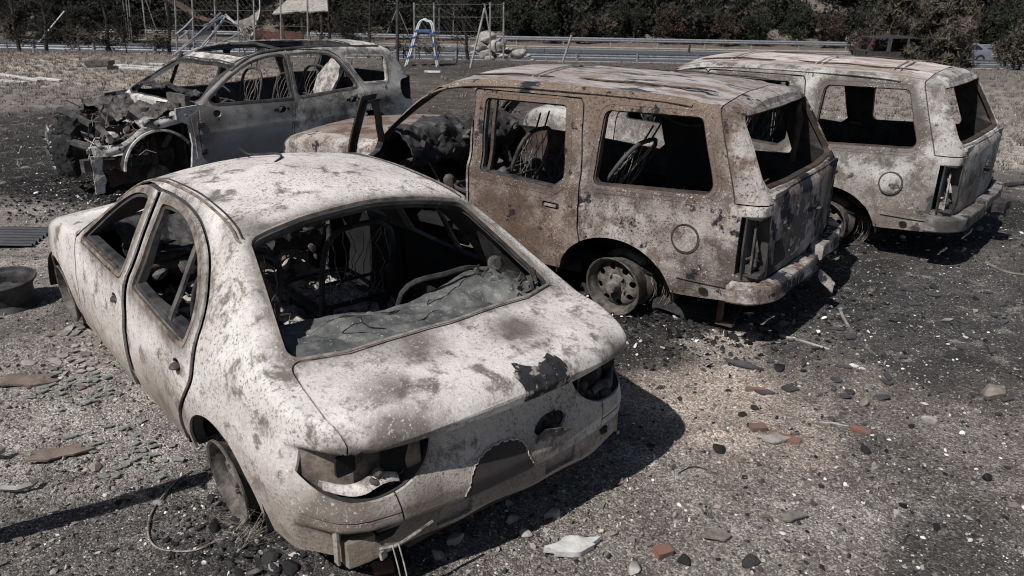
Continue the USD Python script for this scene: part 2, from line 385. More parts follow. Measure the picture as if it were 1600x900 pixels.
# ---------------------------------------------------------------- car shells
class Shell:
    """A car body lofted along x (forward) from key tables: top height, half width, and the side's profile over z."""

    def __init__(self, zt, wp, wz, zb, crown, corner, x_dense, warp=None, nside=34, dents=0.004, seed=0):
        f = lambda t: Pch(*np.array(sorted(t)).T, extrapolate=True)
        self.zt, self.wp, self.wz, self.zb, self.crown, self.corner = f(zt), f(wp), f(wz), f(zb), f(crown), f(corner)
        self.x0, self.x1 = min(t[0] for t in wp), max(t[0] for t in wp)
        self.xs, self.warp, self.nside, self.dents, self.seed, self.cache = np.array(x_dense), warp, nside, dents, seed, {}

    def half(self, x, off):
        zt, wp = float(self.zt(x)) - off, max(float(self.wp(x)) - off, 0.02)
        zb = float(self.zb(x)) + (0.012 if off == .018 else -0.12 if off > 0.001 else 0.0)
        r, c = float(self.corner(x)), float(self.crown(x))
        ze = max(zt - c - r, zb + 0.02)
        z = zb + (ze - zb) * np.linspace(0, 1, self.nside)
        y = np.maximum(wp * np.clip(self.wz(z), 0.3, 1.05) , 0.01)
        slope = (y[-2] - y[-1]) / max(z[-1] - z[-2], 1e-6)
        rr = min(r * 1.15, y[-1] * 0.6)
        a = np.linspace(0, np.pi / 2, 9)[1:]
        lean = slope * r * np.sin(a) * (1 - np.sin(a) * 0.5)
        yc = y[-1] - rr * (1 - np.cos(a)) - lean * np.cos(a) ** 0.5 * 0.6
        zc = ze + r * np.sin(a)
        yt = yc[-1] * np.cos(np.linspace(0, np.pi / 2, 22))[1:]
        ztp = zt - c * (yt / yc[-1]) ** 2 + 0 * yt
        zc = zc + (zt - c - zc[-1]) * np.linspace(0, 1, len(zc)) ** 2
        return np.concatenate([y, yc, yt]), np.concatenate([z, zc, ztp])

    def solid(self, off=0.0):
        off = {.008: .012, .010: .012, .01: .012, .014: .012, .016: .018, .02: .018, .022: .018, .026: .03, .035: .03, .04: .04, .004: .004, .006: .004, -.002: -.003, -.004: -.003, .065: .06, .055: .06, .07: .06}.get(round(off, 4), off)
        if off not in self.cache:
            self.cache[off] = self._solid(off)
        return self.cache[off]

    def _solid(self, off):
        s = (self.xs - self.x0) / (self.x1 - self.x0)
        xs = self.x0 + off + s * (self.x1 - self.x0 - 2 * off)
        rows = []
        for x in xs:
            y, z = self.half(x, off)
            # closed ring: bottom left ... top centre ... bottom right
            ring = np.concatenate([np.stack([y, z], 1), np.stack([-y[-2::-1], z[-2::-1]], 1)])
            rows.append(np.column_stack([np.full(len(ring), x), ring]))
        n = len(rows[0]); v = np.vstack(rows); k = len(xs)
        i = np.arange(k * n).reshape(k, n)
        a, b = i[:-1], i[1:]
        q = np.stack([a, np.roll(a, -1, 1), np.roll(b, -1, 1), b], -1).reshape(-1, 4)
        f = np.vstack([q[:, [0, 1, 2]], q[:, [0, 2, 3]]])
        for ring, flip in ((i[0], True), (i[-1], False)):        # end faces as rings shrinking towards a middle line
            base = v[ring]; mid = base.copy(); mid[:, 1] *= 0.02; mid[:, 2] = base[:, 2]
            prev = ring
            for tt in np.linspace(0, 1, 14 if flip else 4)[1:]:
                new = np.arange(n) + len(v)
                v = np.vstack([v, base * (1 - tt) + mid * tt])
                qa = np.stack([prev, new, np.roll(new, -1), np.roll(prev, -1)], -1)
                if not flip:
                    qa = qa[:, ::-1]
                f = np.vstack([f, qa[:, [0, 1, 2]], qa[:, [0, 2, 3]]]); prev = new
            h = (n + 1) // 2
            fan = []
            for j in range(h - 1):
                a_, b_, c_, d_ = prev[j], prev[j + 1], prev[(n - 1 - j) % n], prev[(n - 2 - j) % n]
                fan += [[a_, c_, d_], [a_, d_, b_]] if c_ != d_ else []
            fan = np.array([q_ for q_ in fan if len(set(q_)) == 3])
            f = np.vstack([f, fan if flip else fan[:, ::-1]])
        if self.dents:
            d = np.stack([meshkit.fbm(v * np.array([1.7, 2.2, 2.4]) + 9.1 * kk + self.seed * 3.7, 2, self.seed + kk) - 0.5 for kk in range(3)], 1)
            v = v + d * 2 * self.dents * np.array([1, 1, 1.2])
            d = np.stack([meshkit.noise(v * np.array([6.0, 7.5, 8.0]) + 3.3 * kk + self.seed * 1.9, self.seed + 5 + kk) - 0.5 for kk in range(3)], 1)
            v = v + d * 2 * self.dents * .5
        if self.warp is not None:
            v = self.warp(v)
        M = m3.Manifold(m3.Mesh(v.astype(np.float32), f.astype(np.uint32)))
        if M.volume() < 0:
            M = m3.Manifold(m3.Mesh(v.astype(np.float32), f[:, ::-1].astype(np.uint32)))
        return M


def stations(*spans):
    """Dense stations: spans of (x0, x1, step)."""
    out = []
    for a, b, st in spans:
        out += list(np.linspace(a, b, max(int(round((b - a) / st)), 1), endpoint=False))
    out.append(spans[-1][1])
    return np.array(out)


SCORCH = [None]


def part(M, name, mat, parent, smooth=32, label=None, warp=None):
    if M.is_empty():
        print('empty', name); return None
    t = tri(M)
    if warp is not None:
        t.vertices = warp(np.array(t.vertices))
    fn = SCORCH[0]
    p = obj(name, t, mat, parent, smooth=smooth)
    if fn is not None and len(t.faces) > 400:
        pts = np.array(p.GetAttribute('points').Get())
        UsdGeom.PrimvarsAPI(p).CreatePrimvar('scorch', Sdf.ValueTypeNames.FloatArray, 'vertex').Set(Vt.FloatArray.FromNumpy(fn(pts).astype(np.float32)))
    if label:
        tag(p, label)
    return p


def scorcher(side_holes, spots=(), reach=.07, top=None):
    """How far fire has stained the metal: strongest at the edges of the openings it burst out of and at given spots."""
    u = shapely.union_all(side_holes)
    shapely.prepare(u)
    def fn(p):
        d = shapely.distance(shapely.points(p[:, 0], p[:, 2]), u)
        k = np.exp(-d / reach) * .75 * (np.abs(p[:, 1]) > .45)
        if top is not None:
            k = np.maximum(k, np.exp(-shapely.distance(shapely.points(p[:, 0], p[:, 1]), top) / (reach * .7)) * .6 * (p[:, 2] > .7))
        for x, y, z, r, a in spots:
            k = np.maximum(k, a * np.exp(-(((p - [x, y, z]) ** 2).sum(1)) / r ** 2))
        return np.clip(k, 0, 1)
    return fn


def both(poly, y0, y1, axis='y'):
    return prism(poly, axis, y0, y1) + prism(poly, axis, -y1, -y0)


def wheel(r_rim, width, disc_in, holes=8, hole_r=0.022, hole_at=0.62, hub_r=0.045, hub_len=0.07, slots=False):
    """A bare steel rim: axis along +y (outer face at +y), centre at the origin. Returns rim, disc, hub meshes."""
    w = width / 2
    prof = np.array([[r_rim, w], [r_rim - 0.004, w + 0.004], [r_rim - 0.014, w - 0.002], [r_rim - 0.018, w - 0.02], [r_rim - 0.026, w - 0.03],
                     [r_rim - 0.045, w - 0.06], [r_rim - 0.047, -w + 0.04], [r_rim - 0.022, -w + 0.022], [r_rim - 0.008, -w], [r_rim, -w],
                     [r_rim + 0.001, -w + 0.006], [r_rim - 0.014, -w + 0.024], [r_rim - 0.040, -w + 0.04], [r_rim - 0.038, w - 0.06], [r_rim - 0.016, w - 0.024], [r_rim + 0.0, w - 0.008]])

    def rev(p, n=56):
        return trimesh.Trimesh(*revolve_y(p, n), process=False)
    rim = rev(np.vstack([prof, prof[:1]]))
    z = w - disc_in
    rd = r_rim - 0.040
    P = lambda lo: [[rd, z - 0.035], [rd * 0.93, z - 0.012], [rd * 0.80, z + 0.004], [rd * 0.55, z + 0.008], [rd * 0.42, z - 0.004], [rd * 0.34, z + 0.008], [0.001, z + 0.010]]
    top = np.array(P(0)); bot = top[::-1] - [0, 0.007]
    disc = mani(rev(np.vstack([top, bot, top[:1]])))
    for k in range(holes):
        a = 2 * np.pi * k / holes
        c = m3.Manifold.cylinder(0.2, hole_r, hole_r, 20)
        if slots:
            c = c.scale((1.0, 1.7, 1.0)).rotate((0, 0, 0))
        c = c.translate((hole_at * r_rim, 0, 0)).rotate((0, 0, math.degrees(a))).rotate((-90, 0, 0)).translate((0, z - 0.1, 0))
        disc = disc - c
    hub = rev(np.array([[0.001, z + hub_len], [hub_r * 0.8, z + hub_len], [hub_r, z + hub_len - 0.012], [hub_r * 1.05, z + 0.002], [0.001, z]]), 24)
    nuts = [trimesh.creation.cylinder(0.011, 0.022, sections=6, transform=trimesh.transformations.translation_matrix((0.36 * r_rim * math.cos(a), z + 0.014, 0.36 * r_rim * math.sin(a))) @ trimesh.transformations.rotation_matrix(np.pi / 2, [1, 0, 0])) for a in np.arange(5) * 2 * np.pi / 5]
    return rim, tri(disc), hub, nuts


def revolve_y(p, n):
    """Revolve a closed (r, y) outline about the y axis."""
    p = np.asarray(p, float); k = len(p)
    a = np.arange(n) / n * 2 * np.pi
    v = np.stack([p[:, None, 0] * np.cos(a), np.repeat(p[:, 1:2], n, 1), p[:, None, 0] * np.sin(a)], -1).reshape(-1, 3)
    i = np.arange(k * n).reshape(k, n)
    A, B = i[:-1], i[1:]
    q = np.stack([A, B, np.roll(B, -1, 1), np.roll(A, -1, 1)], -1).reshape(-1, 4)
    f = np.vstack([q[:, [0, 1, 2]], q[:, [0, 2, 3]]])
    m = trimesh.Trimesh(v, f, process=True)
    trimesh.repair.fix_normals(m)
    return np.array(m.vertices), np.array(m.faces)


def add_wheel(parent, centre, side, tilt=0.0, steer=0.0, mats=(RIM_DARK, RIM_STEEL, RIM_STEEL), spin=0.3, name='wheel', **kw):
    rim, disc, hub, nuts = wheel(**kw)
    T = np.eye(4)
    T[:3, :3] = Rot.from_euler('yxz', [spin, tilt, steer + (0 if side > 0 else math.pi)]).as_matrix()
    T[:3, 3] = centre
    for m in (rim, disc, hub, *nuts):
        m.apply_transform(T)
    w = obj(name, rim, mats[0], parent, smooth=35)
    obj('wheel_disc', disc, mats[1], w, smooth=35)
    obj('hub', hub, mats[2], w, smooth=35)
    for q in nuts:
        obj('wheel_nut', q, mats[2], w)
    return w


def lumpy_floor(x0, x1, y0, y1, z0, amp, seed, n=60, step=0.0):
    """A heap of ash and cinders as a height field."""
    def fn(u, v):
        x = x0 + (x1 - x0) * u; y = y0 + (y1 - y0) * v
        p = np.stack([x * 4, y * 4, np.full_like(x, seed)], -1)
        h = meshkit.fbm(p, 5, seed) ** 1.5 * amp + meshkit.noise(p * 9, seed) * amp * 0.22
        return np.stack([x, y, z0 + h], -1)
    return sheet(fn, n, n)


def debris(n, x, y, z, seed, size=(0.02, 0.09)):
    """Small burnt scraps: shards, bent strips and lumps in a box."""
    r = np.random.default_rng(seed); out = []
    for i in range(n):
        s = r.uniform(*size)
        k = i % 3
        if k == 0:
            m = rock(seed + i, 1, 0.5); m.apply_scale(s * 0.6)
        elif k == 1:
            m = bx((s * 1.4, s * 0.5, 0.004)); m = m.subdivide(); m = crumple(m, s * 0.15, 30, seed + i)
        else:
            a = np.array([[0, 0, 0], r.uniform(-.6, .6, 3) * s, r.uniform(-1, 1, 3) * s * 1.2]); m = tube(a, s * 0.06, 5)
        m.apply_transform(trimesh.transformations.random_rotation_matrix(r.random(3)))
        m.apply_translation((r.uniform(*x), r.uniform(*y), r.uniform(*z)))
        out.append(m)
    return cat(out)


def seat_frame(parent, x, y, z, lean=0.25, name='seat_frame', mat=None, wires=9, w=0.44, h=0.55):
    """Burnt-out seat: bent tube back frame with wire springs, pan frame below."""
    mat = mat or CHAR
    dx = math.sin(lean)
    up = np.array([-dx, 0, math.cos(lean)])
    base = np.array([x, y, z])
    pts = smooth_poly([base + [0, -w / 2, 0], base + up * h * .7 + [0, -w / 2, 0], base + up * h * 0.95 + [0, -w * .33, 0], base + up * h + [0, 0, 0], base + up * h * 0.95 + [0, w * .33, 0], base + up * h * .7 + [0, w / 2, 0], base + [0, w / 2, 0]], False, 5)
    ms = [tube(pts, 0.016, 8)]
    ms.append(tube([base + up * h * .35 + [0, -w / 2, 0], base + up * h * .35 + [0, w / 2, 0]], 0.011, 6))
    ms.append(tube([base + up * h * .04 + [0, -w / 2, 0], base + up * h * .04 + [0, w / 2, 0]], 0.016, 6))
    for s in (-.06, .06):
        ms.append(tube([base + up * h * .96 + [0, s, 0], base + up * (h + .14) + [0.01, s, 0]], 0.007, 6))
    f = obj(name, cat(ms), mat, parent, smooth=50)
    r = np.random.default_rng(int(abs(x * 100 + y * 1000)))
    ws = []
    for k in range(wires):
        yy = -w / 2 + w * (k + 0.7) / (wires + .4)
        q = [base + up * h * t + [0.03 * math.sin(t * 9 + k) + r.normal() * .006, yy + r.normal() * .008, 0] for t in np.linspace(.05, .92, 9)]
        ws.append(tube(q, 0.0032, 4))
    obj('spring', cat(ws), WIRE, f)
    pan = [base + [0, -w / 2, -.02], base + [.45, -w / 2, .03], base + [.5, 0, .04], base + [.45, w / 2, .03], base + [0, w / 2, -.02]]
    ms = [tube(smooth_poly(pan, False, 4), 0.015, 6)]
    for k in range(6):
        yy = -w / 2 + w * (k + .5) / 6
        ms.append(tube([base + [t * .46, yy + r.normal() * .01, .012 * math.sin(t * 14 + k) + .01] for t in np.linspace(0, 1, 8)], 0.003, 4))
    obj('seat_pan', cat(ms), CHAR, f)
    for s in (-1, 1):
        obj('seat_rail', bx((.5, .03, max(z - .17, .05)), (x + .22, y + s * w * .4, (z + .15) / 2)), CHAR, f)
    return f


def steering_wheel(parent, x, y, z, r=0.18):
    a = np.linspace(0, 2 * np.pi, 28, endpoint=False)
    ring = np.stack([np.sin(a) * 0.4 * r, np.cos(a) * r, np.sin(a) * r * .9], 1) + [x, y, z]
    w = obj('steering_wheel', tube(ring, 0.009, 7, closed=True), CHAR, parent, smooth=50)
    sp = [tube([[x, y, z], [x + .4 * r * math.sin(b), y + r * math.cos(b), z + .9 * r * math.sin(b)]], .008, 5) for b in (0, math.pi, -math.pi / 2)]
    obj('spoke', cat(sp), CHAR, w)
    obj('steering_column', tube([[x, y, z], [x + .45, y, z - .22]], .022, 8), CHAR, w, smooth=50)


def dash(parent, x, half, z, seed, depth=.35):
    """Burnt dashboard: a lumpy beam with a cross tube and hanging remains."""
    def fn(u, v):
        yy = (v - .5) * 2 * half
        a = u * 3.6 - 1.9
        p = np.stack([u * 5, yy * 5, np.full_like(u, seed)], -1)
        rr = 0.8 + .7 * meshkit.fbm(p, 4, seed)
        return np.stack([x + depth * .5 * np.cos(a) * -rr + .1, yy, z - .08 + .16 * np.sin(a) * rr], -1)
    d = obj('dashboard', crumple(crumple(sheet(fn, 40, 110, .012), .05, 6, seed), .02, 22, seed + 2), CHAR, parent, smooth=25)
    obj('cross_tube', tube([[x - .05, -half, z - .16], [x - .05, half, z - .16]], .03, 8), CHAR_GREY, d, smooth=50)
    obj('dashboard_remains', debris(46, (x - .22, x + .1), (-half * .9, half * .9), (z - .3, z + .02), seed, (.03, .13)), CHAR_GREY, d)
    return d


# ---------------------------------------------------------------- the pale saloon in front
def build_sedan():
    px, py, pa = -0.55459, 3.37270, 2.28675
    t = thing('burnt_saloon', 'ash white burnt-out saloon with peeling paint and sagging rear window glass, nearest of the wrecks', 'car', (px, py, 0), pa)

    def warp(v):
        v = v.copy(); x, y, z = v.T
        w = np.clip((-.52 - x) / .38, 0, 1); w = w * w * (3 - 2 * w)
        zz = np.array([.15, .24, .33, .36, .42, .50, .60, .650, .682, .72, .80, 1.4]); dd = np.array([.105, .090, .078, .025, .022, .045, .085, .098, .008, -.008, .0, 0])
        prof = np.interp(z, zz, dd)
        v[:, 0] = x + w * (prof + .10 * (np.abs(y) / .75) ** 2.4)
        return v
    sh = Shell(
        zt=[(-.93, .735), (-.92, .752), (-.90, .772), (-.86, .79), (-.78, .808), (-.6, .832), (-.44, .868), (-.40, .885), (-.2, 1.0), (0, 1.115), (.14, 1.19), (.2, 1.218), (.28, 1.243), (.5, 1.272), (.8, 1.288), (1.1, 1.282), (1.35, 1.245), (1.46, 1.205), (1.6, 1.12), (1.9, .94), (2.06, .865), (2.2, .835), (2.6, .79), (2.95, .70), (3.1, .63), (3.22, .53), (3.27, .45)],
        wp=[(-.93, .64), (-.915, .70), (-.89, .735), (-.82, .775), (-.7, .806), (-.5, .835), (-.2, .848), (.3, .852), (1, .855), (1.9, .85), (2.5, .842), (2.85, .81), (3.05, .755), (3.18, .66), (3.27, .52)],
        wz=[(.1, .93), (.18, .955), (.24, .972), (.30, .988), (.42, 1.0), (.52, .998), (.60, .985), (.66, .978), (.74, .962), (.79, .940), (.83, .912), (1.0, .805), (1.15, .700), (1.25, .630), (1.4, .55)],
        zb=[(-.93, .215), (-.6, .205), (-.3, .19), (3.0, .18), (3.27, .24)],
        crown=[(-.93, .035), (-.6, .045), (-.4, .065), (-.2, .07), (.2, .055), (.8, .05), (1.3, .05), (1.6, .06), (2.1, .06), (2.6, .05), (3.27, .05)],
        corner=[(-.93, .05), (-.8, .045), (-.45, .045), (-.1, .05), (.3, .065), (1.3, .06), (1.8, .05), (2.2, .05), (3.0, .09), (3.27, .12)],
        x_dense=stations((-.93, -.80, .010), (-.80, -.3, .03), (-.3, 2.1, .045), (2.1, 2.9, .06), (2.9, 3.27, .025)), warp=warp, dents=.005, seed=11, nside=44)
    out, mid, inn = sh.solid(0), sh.solid(.012), sh.solid(.055)
    skin = out - mid
    lin = sh.solid(.016) - inn
    # openings, all in the car's own side, top and rear views
    fdoor = smooth_poly([(2.02, .50), (2.03, .74), (1.99, .79), (1.84, .90), (1.62, 1.045), (1.43, 1.15), (1.28, 1.185), (1.125, 1.185)], False)
    fdoor = Polygon(list(fdoor) + [(1.085, .76), (1.10, .30), (1.12, .20), (1.99, .20), (2.02, .3)])
    rd_top = smooth_poly([(1.118, 1.185), (.95, 1.19), (.74, 1.18), (.56, 1.145), (.38, 1.065), (.25, .95), (.19, .82), (.19, .70), (.235, .57), (.34, .44), (.40, .35), (.43, .20)], False)
    rdoor = Polygon(list(rd_top) + [(1.10, .20), (1.085, .30), (1.07, .76)])
    fwin = Polygon(list(smooth_poly([(1.93, .785), (1.80, .885), (1.58, 1.035), (1.41, 1.12), (1.27, 1.145), (1.20, 1.14)], False)) + [(1.165, .79)]).buffer(-.015).buffer(.015)
    rwin = Polygon(list(smooth_poly([(1.045, 1.14), (.90, 1.15), (.74, 1.138), (.60, 1.105), (.44, 1.03), (.33, .935), (.275, .83), (.275, .77)], False)) + [(.30, .735), (.36, .725), (1.0, .765)]).buffer(-.02).buffer(.02)
    arch_r = affinity.scale(Point(0, .20).buffer(.36, 32), 1, .80, origin=(0, .20)).union(sbox(-.36, -.2, .36, .20))
    arch_f = affinity.translate(arch_r, 2.55, .02)
    wscreen = rp([(1.40, .50), (1.40, -.50), (2.02, -.70), (2.06, -.4), (2.09, 0), (2.06, .4), (2.02, .70)], .06)
    rscreen = rp([(.185, .545), (.215, .3), (.225, 0), (.215, -.3), (.185, -.545), (-.36, -.665), (-.425, -.45), (-.455, 0), (-.425, .45), (-.36, .665)], .055)
    light = Polygon(smooth_poly([(.80, .58), (.795, .64), (.74, .655), (.50, .66), (.385, .655), (.36, .62), (.40, .545), (.50, .485), (.62, .47), (.74, .50)])).buffer(0)
    light_s = rp([(-1.1, .51), (-.76, .52), (-.735, .56), (-.735, .63), (-.755, .655), (-1.1, .655)], .02)

    SCORCH[0] = scorcher([fwin, rwin], [(-.90, .52, .66, .16, .9), (-.86, .70, .62, .14, .8), (-.80, .74, .40, .18, .8), (-.93, -.6, .67, .14, .8), (.6, .75, .25, .3, .5), (2.9, .7, .6, .3, .6), (-.5, .2, .85, .16, .55), (-.62, -.22, .82, .15, .6), (-.7, .45, .8, .12, .5), (.25, .5, 1.2, .14, .5), (-.9, .0, .40, .14, .5), (-.9, .42, .38, .12, .7)], top=rscreen)
    cuts = [both(arch_r, .38, 1.2), both(arch_f, .38, 1.2), prism(wscreen, 'z', .75, 1.5), prism(rscreen, 'z', .75, 1.5)]
    openings = m3.Manifold.batch_boolean(cuts, m3.OpType.Add)
    doors = both(fdoor.union(rdoor).buffer(.014).buffer(-.004), .30, 1.2)
    grip = [affinity.scale(Point(1.22, .655).buffer(.03), 1.5, .85), affinity.scale(Point(.36, .615).buffer(.03), 1.5, .85)]
    lamps = prism(light, 'x', -1.2, -.62) + prism(affinity.scale(light, -1, 1, origin=(0, 0)), 'x', -1.2, -.62)
    lamps_side = both(light_s, .60, 1.2)
    lid_top = rp([(-.375, .665), (-.445, .45), (-.475, 0), (-.445, -.45), (-.375, -.665), (-.70, -.70), (-1.2, -.655), (-1.2, .655), (-.70, .70)], .03)
    lid_zone = prism(lid_top, 'z', .672, 1.5) + prism(Polygon([(.56, .7), (.53, .50), (.50, .345), (-.50, .345), (-.53, .50), (-.56, .7)]), 'x', -1.2, -.70)
    lid_gap = prism(lid_top.buffer(.007), 'z', .66, 1.5) + prism(Polygon([(.567, .7), (.537, .50), (.507, .338), (-.507, .338), (-.537, .50), (-.567, .7)]), 'x', -1.2, -.66)
    shell = skin - openings
    seam = both(sbox(-1.2, .397, -.50, .404), .45, 1.2)
    body = shell - doors - lamps - lamps_side - lid_gap - seam - prism(sbox(-.66, .18, .70, .340), 'x', -1.2, -.74)
    # the corner flange where the bumper cover was, a step in
    part(body, 'body', ASH, t)
    lid = (shell ^ lid_zone) - lamps
    plate = Polygon(smooth_poly([(.24, .352), (.245, .40), (.21, .47), (.14, .515), (.04, .52), (-.03, .49), (-.05, .43), (-.06, .352)])).buffer(0)
    plate = Polygon([(a + .004 * math.sin(i * 2.7) * (b > .36), b + .004 * math.cos(i * 1.9) * (b > .36)) for i, (a, b) in enumerate(np.array(plate.segmentize(.02).exterior.coords)[:-1])]).buffer(0)
    slot = Polygon(smooth_poly([(-.10, .50), (-.16, .545), (-.26, .535), (-.27, .49), (-.18, .455)])).buffer(0)
    lidp = part(lid - prism(slot, 'x', -1.2, -.8), 'boot_lid', ASH, t, label='ash white boot lid with a black flaked patch on its lip')
    obj('lock_hole', tri((sh.solid(.03) - sh.solid(.05)) ^ prism(slot.buffer(.01), 'x', -1.2, -.7)), SOOT, lidp)
    obj('lock_remains', debris(9, (-.90, -.86), (-.25, -.14), (.46, .53), 5, (.03, .06)), CHAR_BROWN, lidp)
    pl = part((sh.solid(-.003) - sh.solid(.004)) ^ prism(plate, 'x', -1.2, -.7), 'bare_patch', PEELED, lidp)
    if pl:
        tag(pl, 'bare dark patch where the number plate was')
    rim_pts = np.array(plate.segmentize(.02).exterior.coords)
    rim_pts = rim_pts[(rim_pts[:, 1] > .37)]
    rim3 = [(-.93 + float(np.interp(b, [.36, .42, .50, .60], [.025, .022, .045, .085])) + .10 * (abs(a) / .75) ** 2.4 - .003, a, b) for a, b in rim_pts]
    obj('peeled_edge', crumple(tube(rim3, .003, 4), .002, 40, 2), ASH, lidp)
    obj('lock_shreds', crumple(sheet(lambda u, v: np.stack([-.90 - .02 * v, -.10 - .16 * u, .44 + .09 * v * (1 - .5 * u)], -1), 12, 8, .003), .03, 16, 6), CHAR_GREY, lidp)
    fl = Polygon([(-.84, .03), (-.80, -.02), (-.86, -.1), (-.82, -.22), (-.88, -.27), (-1.1, -.27), (-1.1, .05)])
    fr_ = np.random.default_rng(8)
    flake = Polygon([(x + fr_.normal(0, .007), y + fr_.normal(0, .007)) for x, y in np.array(affinity.scale(fl, .8, .8, origin=(-.9, -.12)).segmentize(.014).exterior.coords)[:-1]]).buffer(0)
    part((sh.solid(-.002) - sh.solid(.006)) ^ prism(flake, 'z', .69, 1.2), 'flaked_patch', burnt_paint('flaked_black_patch', L((40, 40, 43)), L((58, 56, 57)), L((30, 30, 32)), L((150, 142, 136)), dark_at=.57, bscale=6, seed=2.2, bump=1.0), lidp)
    # doors
    for side in (1, -1):
        lo, hi = (.25, 1.2) if side > 0 else (-1.2, -.25)
        for nm, dp, wp_ in (('front_door', fdoor, fwin), ('rear_door', rdoor, rwin)):
            D = (shell ^ prism(dp.buffer(-.005), 'y', lo, hi)) - prism(wp_, 'y', lo, hi) - prism(grip[nm == 'rear_door'], 'y', lo, hi)
            W = None
            if side > 0:
                h_x, ang = (2.02, .016) if nm == 'front_door' else (1.085, .014)
                def W(v, h_x=h_x, ang=ang):
                    v = v.copy(); v[:, 1] += (h_x - v[:, 0]) * ang; return v
            d = part(D, nm, ASH, t, warp=W)
            frame = (sh.solid(-.004) - sh.solid(.035)) ^ prism(wp_.buffer(.022) - wp_, 'y', lo, hi)
            part(frame, 'window_frame', FRAME_BROWN, d, warp=W)
            fr2 = (sh.solid(.022) - sh.solid(.06)) ^ prism(wp_.buffer(.004) - wp_.buffer(-.022), 'y', lo, hi)
            part(fr2, 'window_seal', CHAR, d, warp=W)
            if nm == 'rear_door':
                bar_ = Polygon([(.505, .70), (.53, .70), (.565, 1.10), (.54, 1.10)])
                part((sh.solid(.012) - sh.solid(.03)) ^ prism(bar_.buffer(.006), 'y', lo, hi), 'window_divider', CHAR_GREY, d)
            inner = (lin ^ prism(dp.buffer(-.02).intersection(sbox(-1, 0, 3, .77)), 'y', lo, hi))
            part(inner, 'inner_panel', CHAR if side > 0 else SOOT, d)
            hx, hz = (1.22, .655) if nm == 'front_door' else (.36, .615)
            yy = side * (float(sh.wp(hx)) * float(sh.wz(hz)) + .004)
            obj('handle_socket', bx((.11, .012, .07), (hx, yy - side * .03, hz)), SOOT, d)
            hp = rock(int(hx * 90), 2, .6, .5); hp.apply_scale((.034, .034, .030)); hp.apply_translation((hx - .008, yy + side * .012, hz - .004))
            obj('handle_remains', hp, CHAR_GREY, d, smooth=40)
    # inner liner of body: pillars and roof rails
    holes = prism(fwin.buffer(.01), 'y', -1.2, 1.2) + prism(rwin.buffer(.01), 'y', -1.2, 1.2)
    liner = lin - openings - prism(wscreen.buffer(.01), 'z', .75, 1.5) - prism(rscreen.buffer(.012), 'z', .75, 1.5) - holes - lamps - lamps_side - doors.trim_by_plane((0, 0, -1), -.77)
    part(liner - prism(sbox(-.9, -.60, -.47, .60), 'z', .60, 1.2), 'inner_frame', CHAR, t)
    # roof gutters and glass frames
    for side in (1, -1):
        pts = []
        for x in np.linspace(1.62, .15, 26):
            y, z = sh.half(x, 0)
            k = sh.nside - 1 + 5
            pts.append((x, side * (y[k] + .002), z[k] + .004))
        pts = pts[:-1] + [(.165, side * .565, pts[-1][2] - .002)]
        obj('roof_gutter', tube(pts, .007, 6), FRAME_BROWN, t, smooth=50)
        obj('roof_strip', tube(np.array(pts) + [0, -side * .022, .006], [.002] + [.0045] * 24 + [.002], 5), CHAR, t, smooth=50)
    ring = (sh.solid(-.003) - sh.solid(.02)) ^ prism(rscreen.buffer(.009) - rscreen.buffer(-.002), 'z', .75, 1.5)
    part(ring, 'rear_window_frame', FRAME_GREY, t)
    ring = (sh.solid(.008) - sh.solid(.03)) ^ prism(rscreen.buffer(.002) - rscreen.buffer(-.010), 'z', .75, 1.5)
    part(ring, 'rear_window_seal', CHAR, t)
    part((sh.solid(-.003) - sh.solid(.02)) ^ prism(wscreen.buffer(.018) - wscreen, 'z', .75, 1.5), 'windscreen_frame', CHAR_GREY, t)
    # bumper beam under the lid with dark slots
    bz0, bz1 = .235, .338
    yb = np.linspace(-.70, .70, 41)

    def beam_x(y):
        return -.838 + .10 * (np.abs(y) / .75) ** 2.4
    v = []
    prof = [(-.004, bz0), (-.03, bz0 + .004), (-.034, bz0 + .03), (-.026, bz1 - .02), (-.022, bz1), (.03, bz1), (.04, bz0)]
    r_ = np.random.default_rng(3)
    for y in yb:
        wob = .012 * math.sin(y * 5 + 1) + .006 * math.sin(y * 17)
        sag = -.03 * max(0, (y - .35) / .35) ** 1.5
        v += [(beam_x(y) + a + wob * .6, y, b + wob * .5 + sag) for a, b in prof]
    k = len(prof); n = len(yb)
    i = np.arange(n * k).reshape(n, k); A, B = i[:-1], i[1:]
    q = np.stack([A, np.roll(A, -1, 1), np.roll(B, -1, 1), B], -1).reshape(-1, 4)
    f = np.vstack([q[:, [0, 1, 2]], q[:, [0, 2, 3]], [[0, j + 1, j] for j in range(1, k - 1)], [[(n - 1) * k, (n - 1) * k + j, (n - 1) * k + j + 1] for j in range(1, k - 1)]])
    bm = trimesh.Trimesh(np.array(v), f, process=False); trimesh.repair.fix_normals(bm)
    B_ = mani(bm)
    slots = [rp([(a, bz0 + .022), (b, bz0 + .022), (b - .012, bz1 - .012), (a - .012, bz1 - .012)], .006) for a, b in ((-.36, -.18), (.20, .36))]
    for s_ in slots:
        B_ = B_ - prism(s_, 'x', -1.1, -.84)
    for hy, hz in ((.50, .275), (.44, .285), (-.50, .285)):
        B_ = B_ - prism(Point(hy, hz).buffer(.012), 'x', -1.1, -.84)
    bb = part(B_, 'bumper_beam', ASH, t, smooth=30)
    obj('beam_lining', bx((.02, 1.2, .10), (-.775, 0, .29)), SOOT, bb)
    obj('torn_strip', tube(smooth_poly([(-.875, .62, .30), (-.89, .56, .296), (-.888, .48, .305), (-.885, .40, .318)], False, 5), .007, 5), ASHGREY, bb)
    br = bx((.010, .03, .03), (-.862, .60, .258), (0, .2, .3))
    obj('bracket', br, ASHGREY, bb)
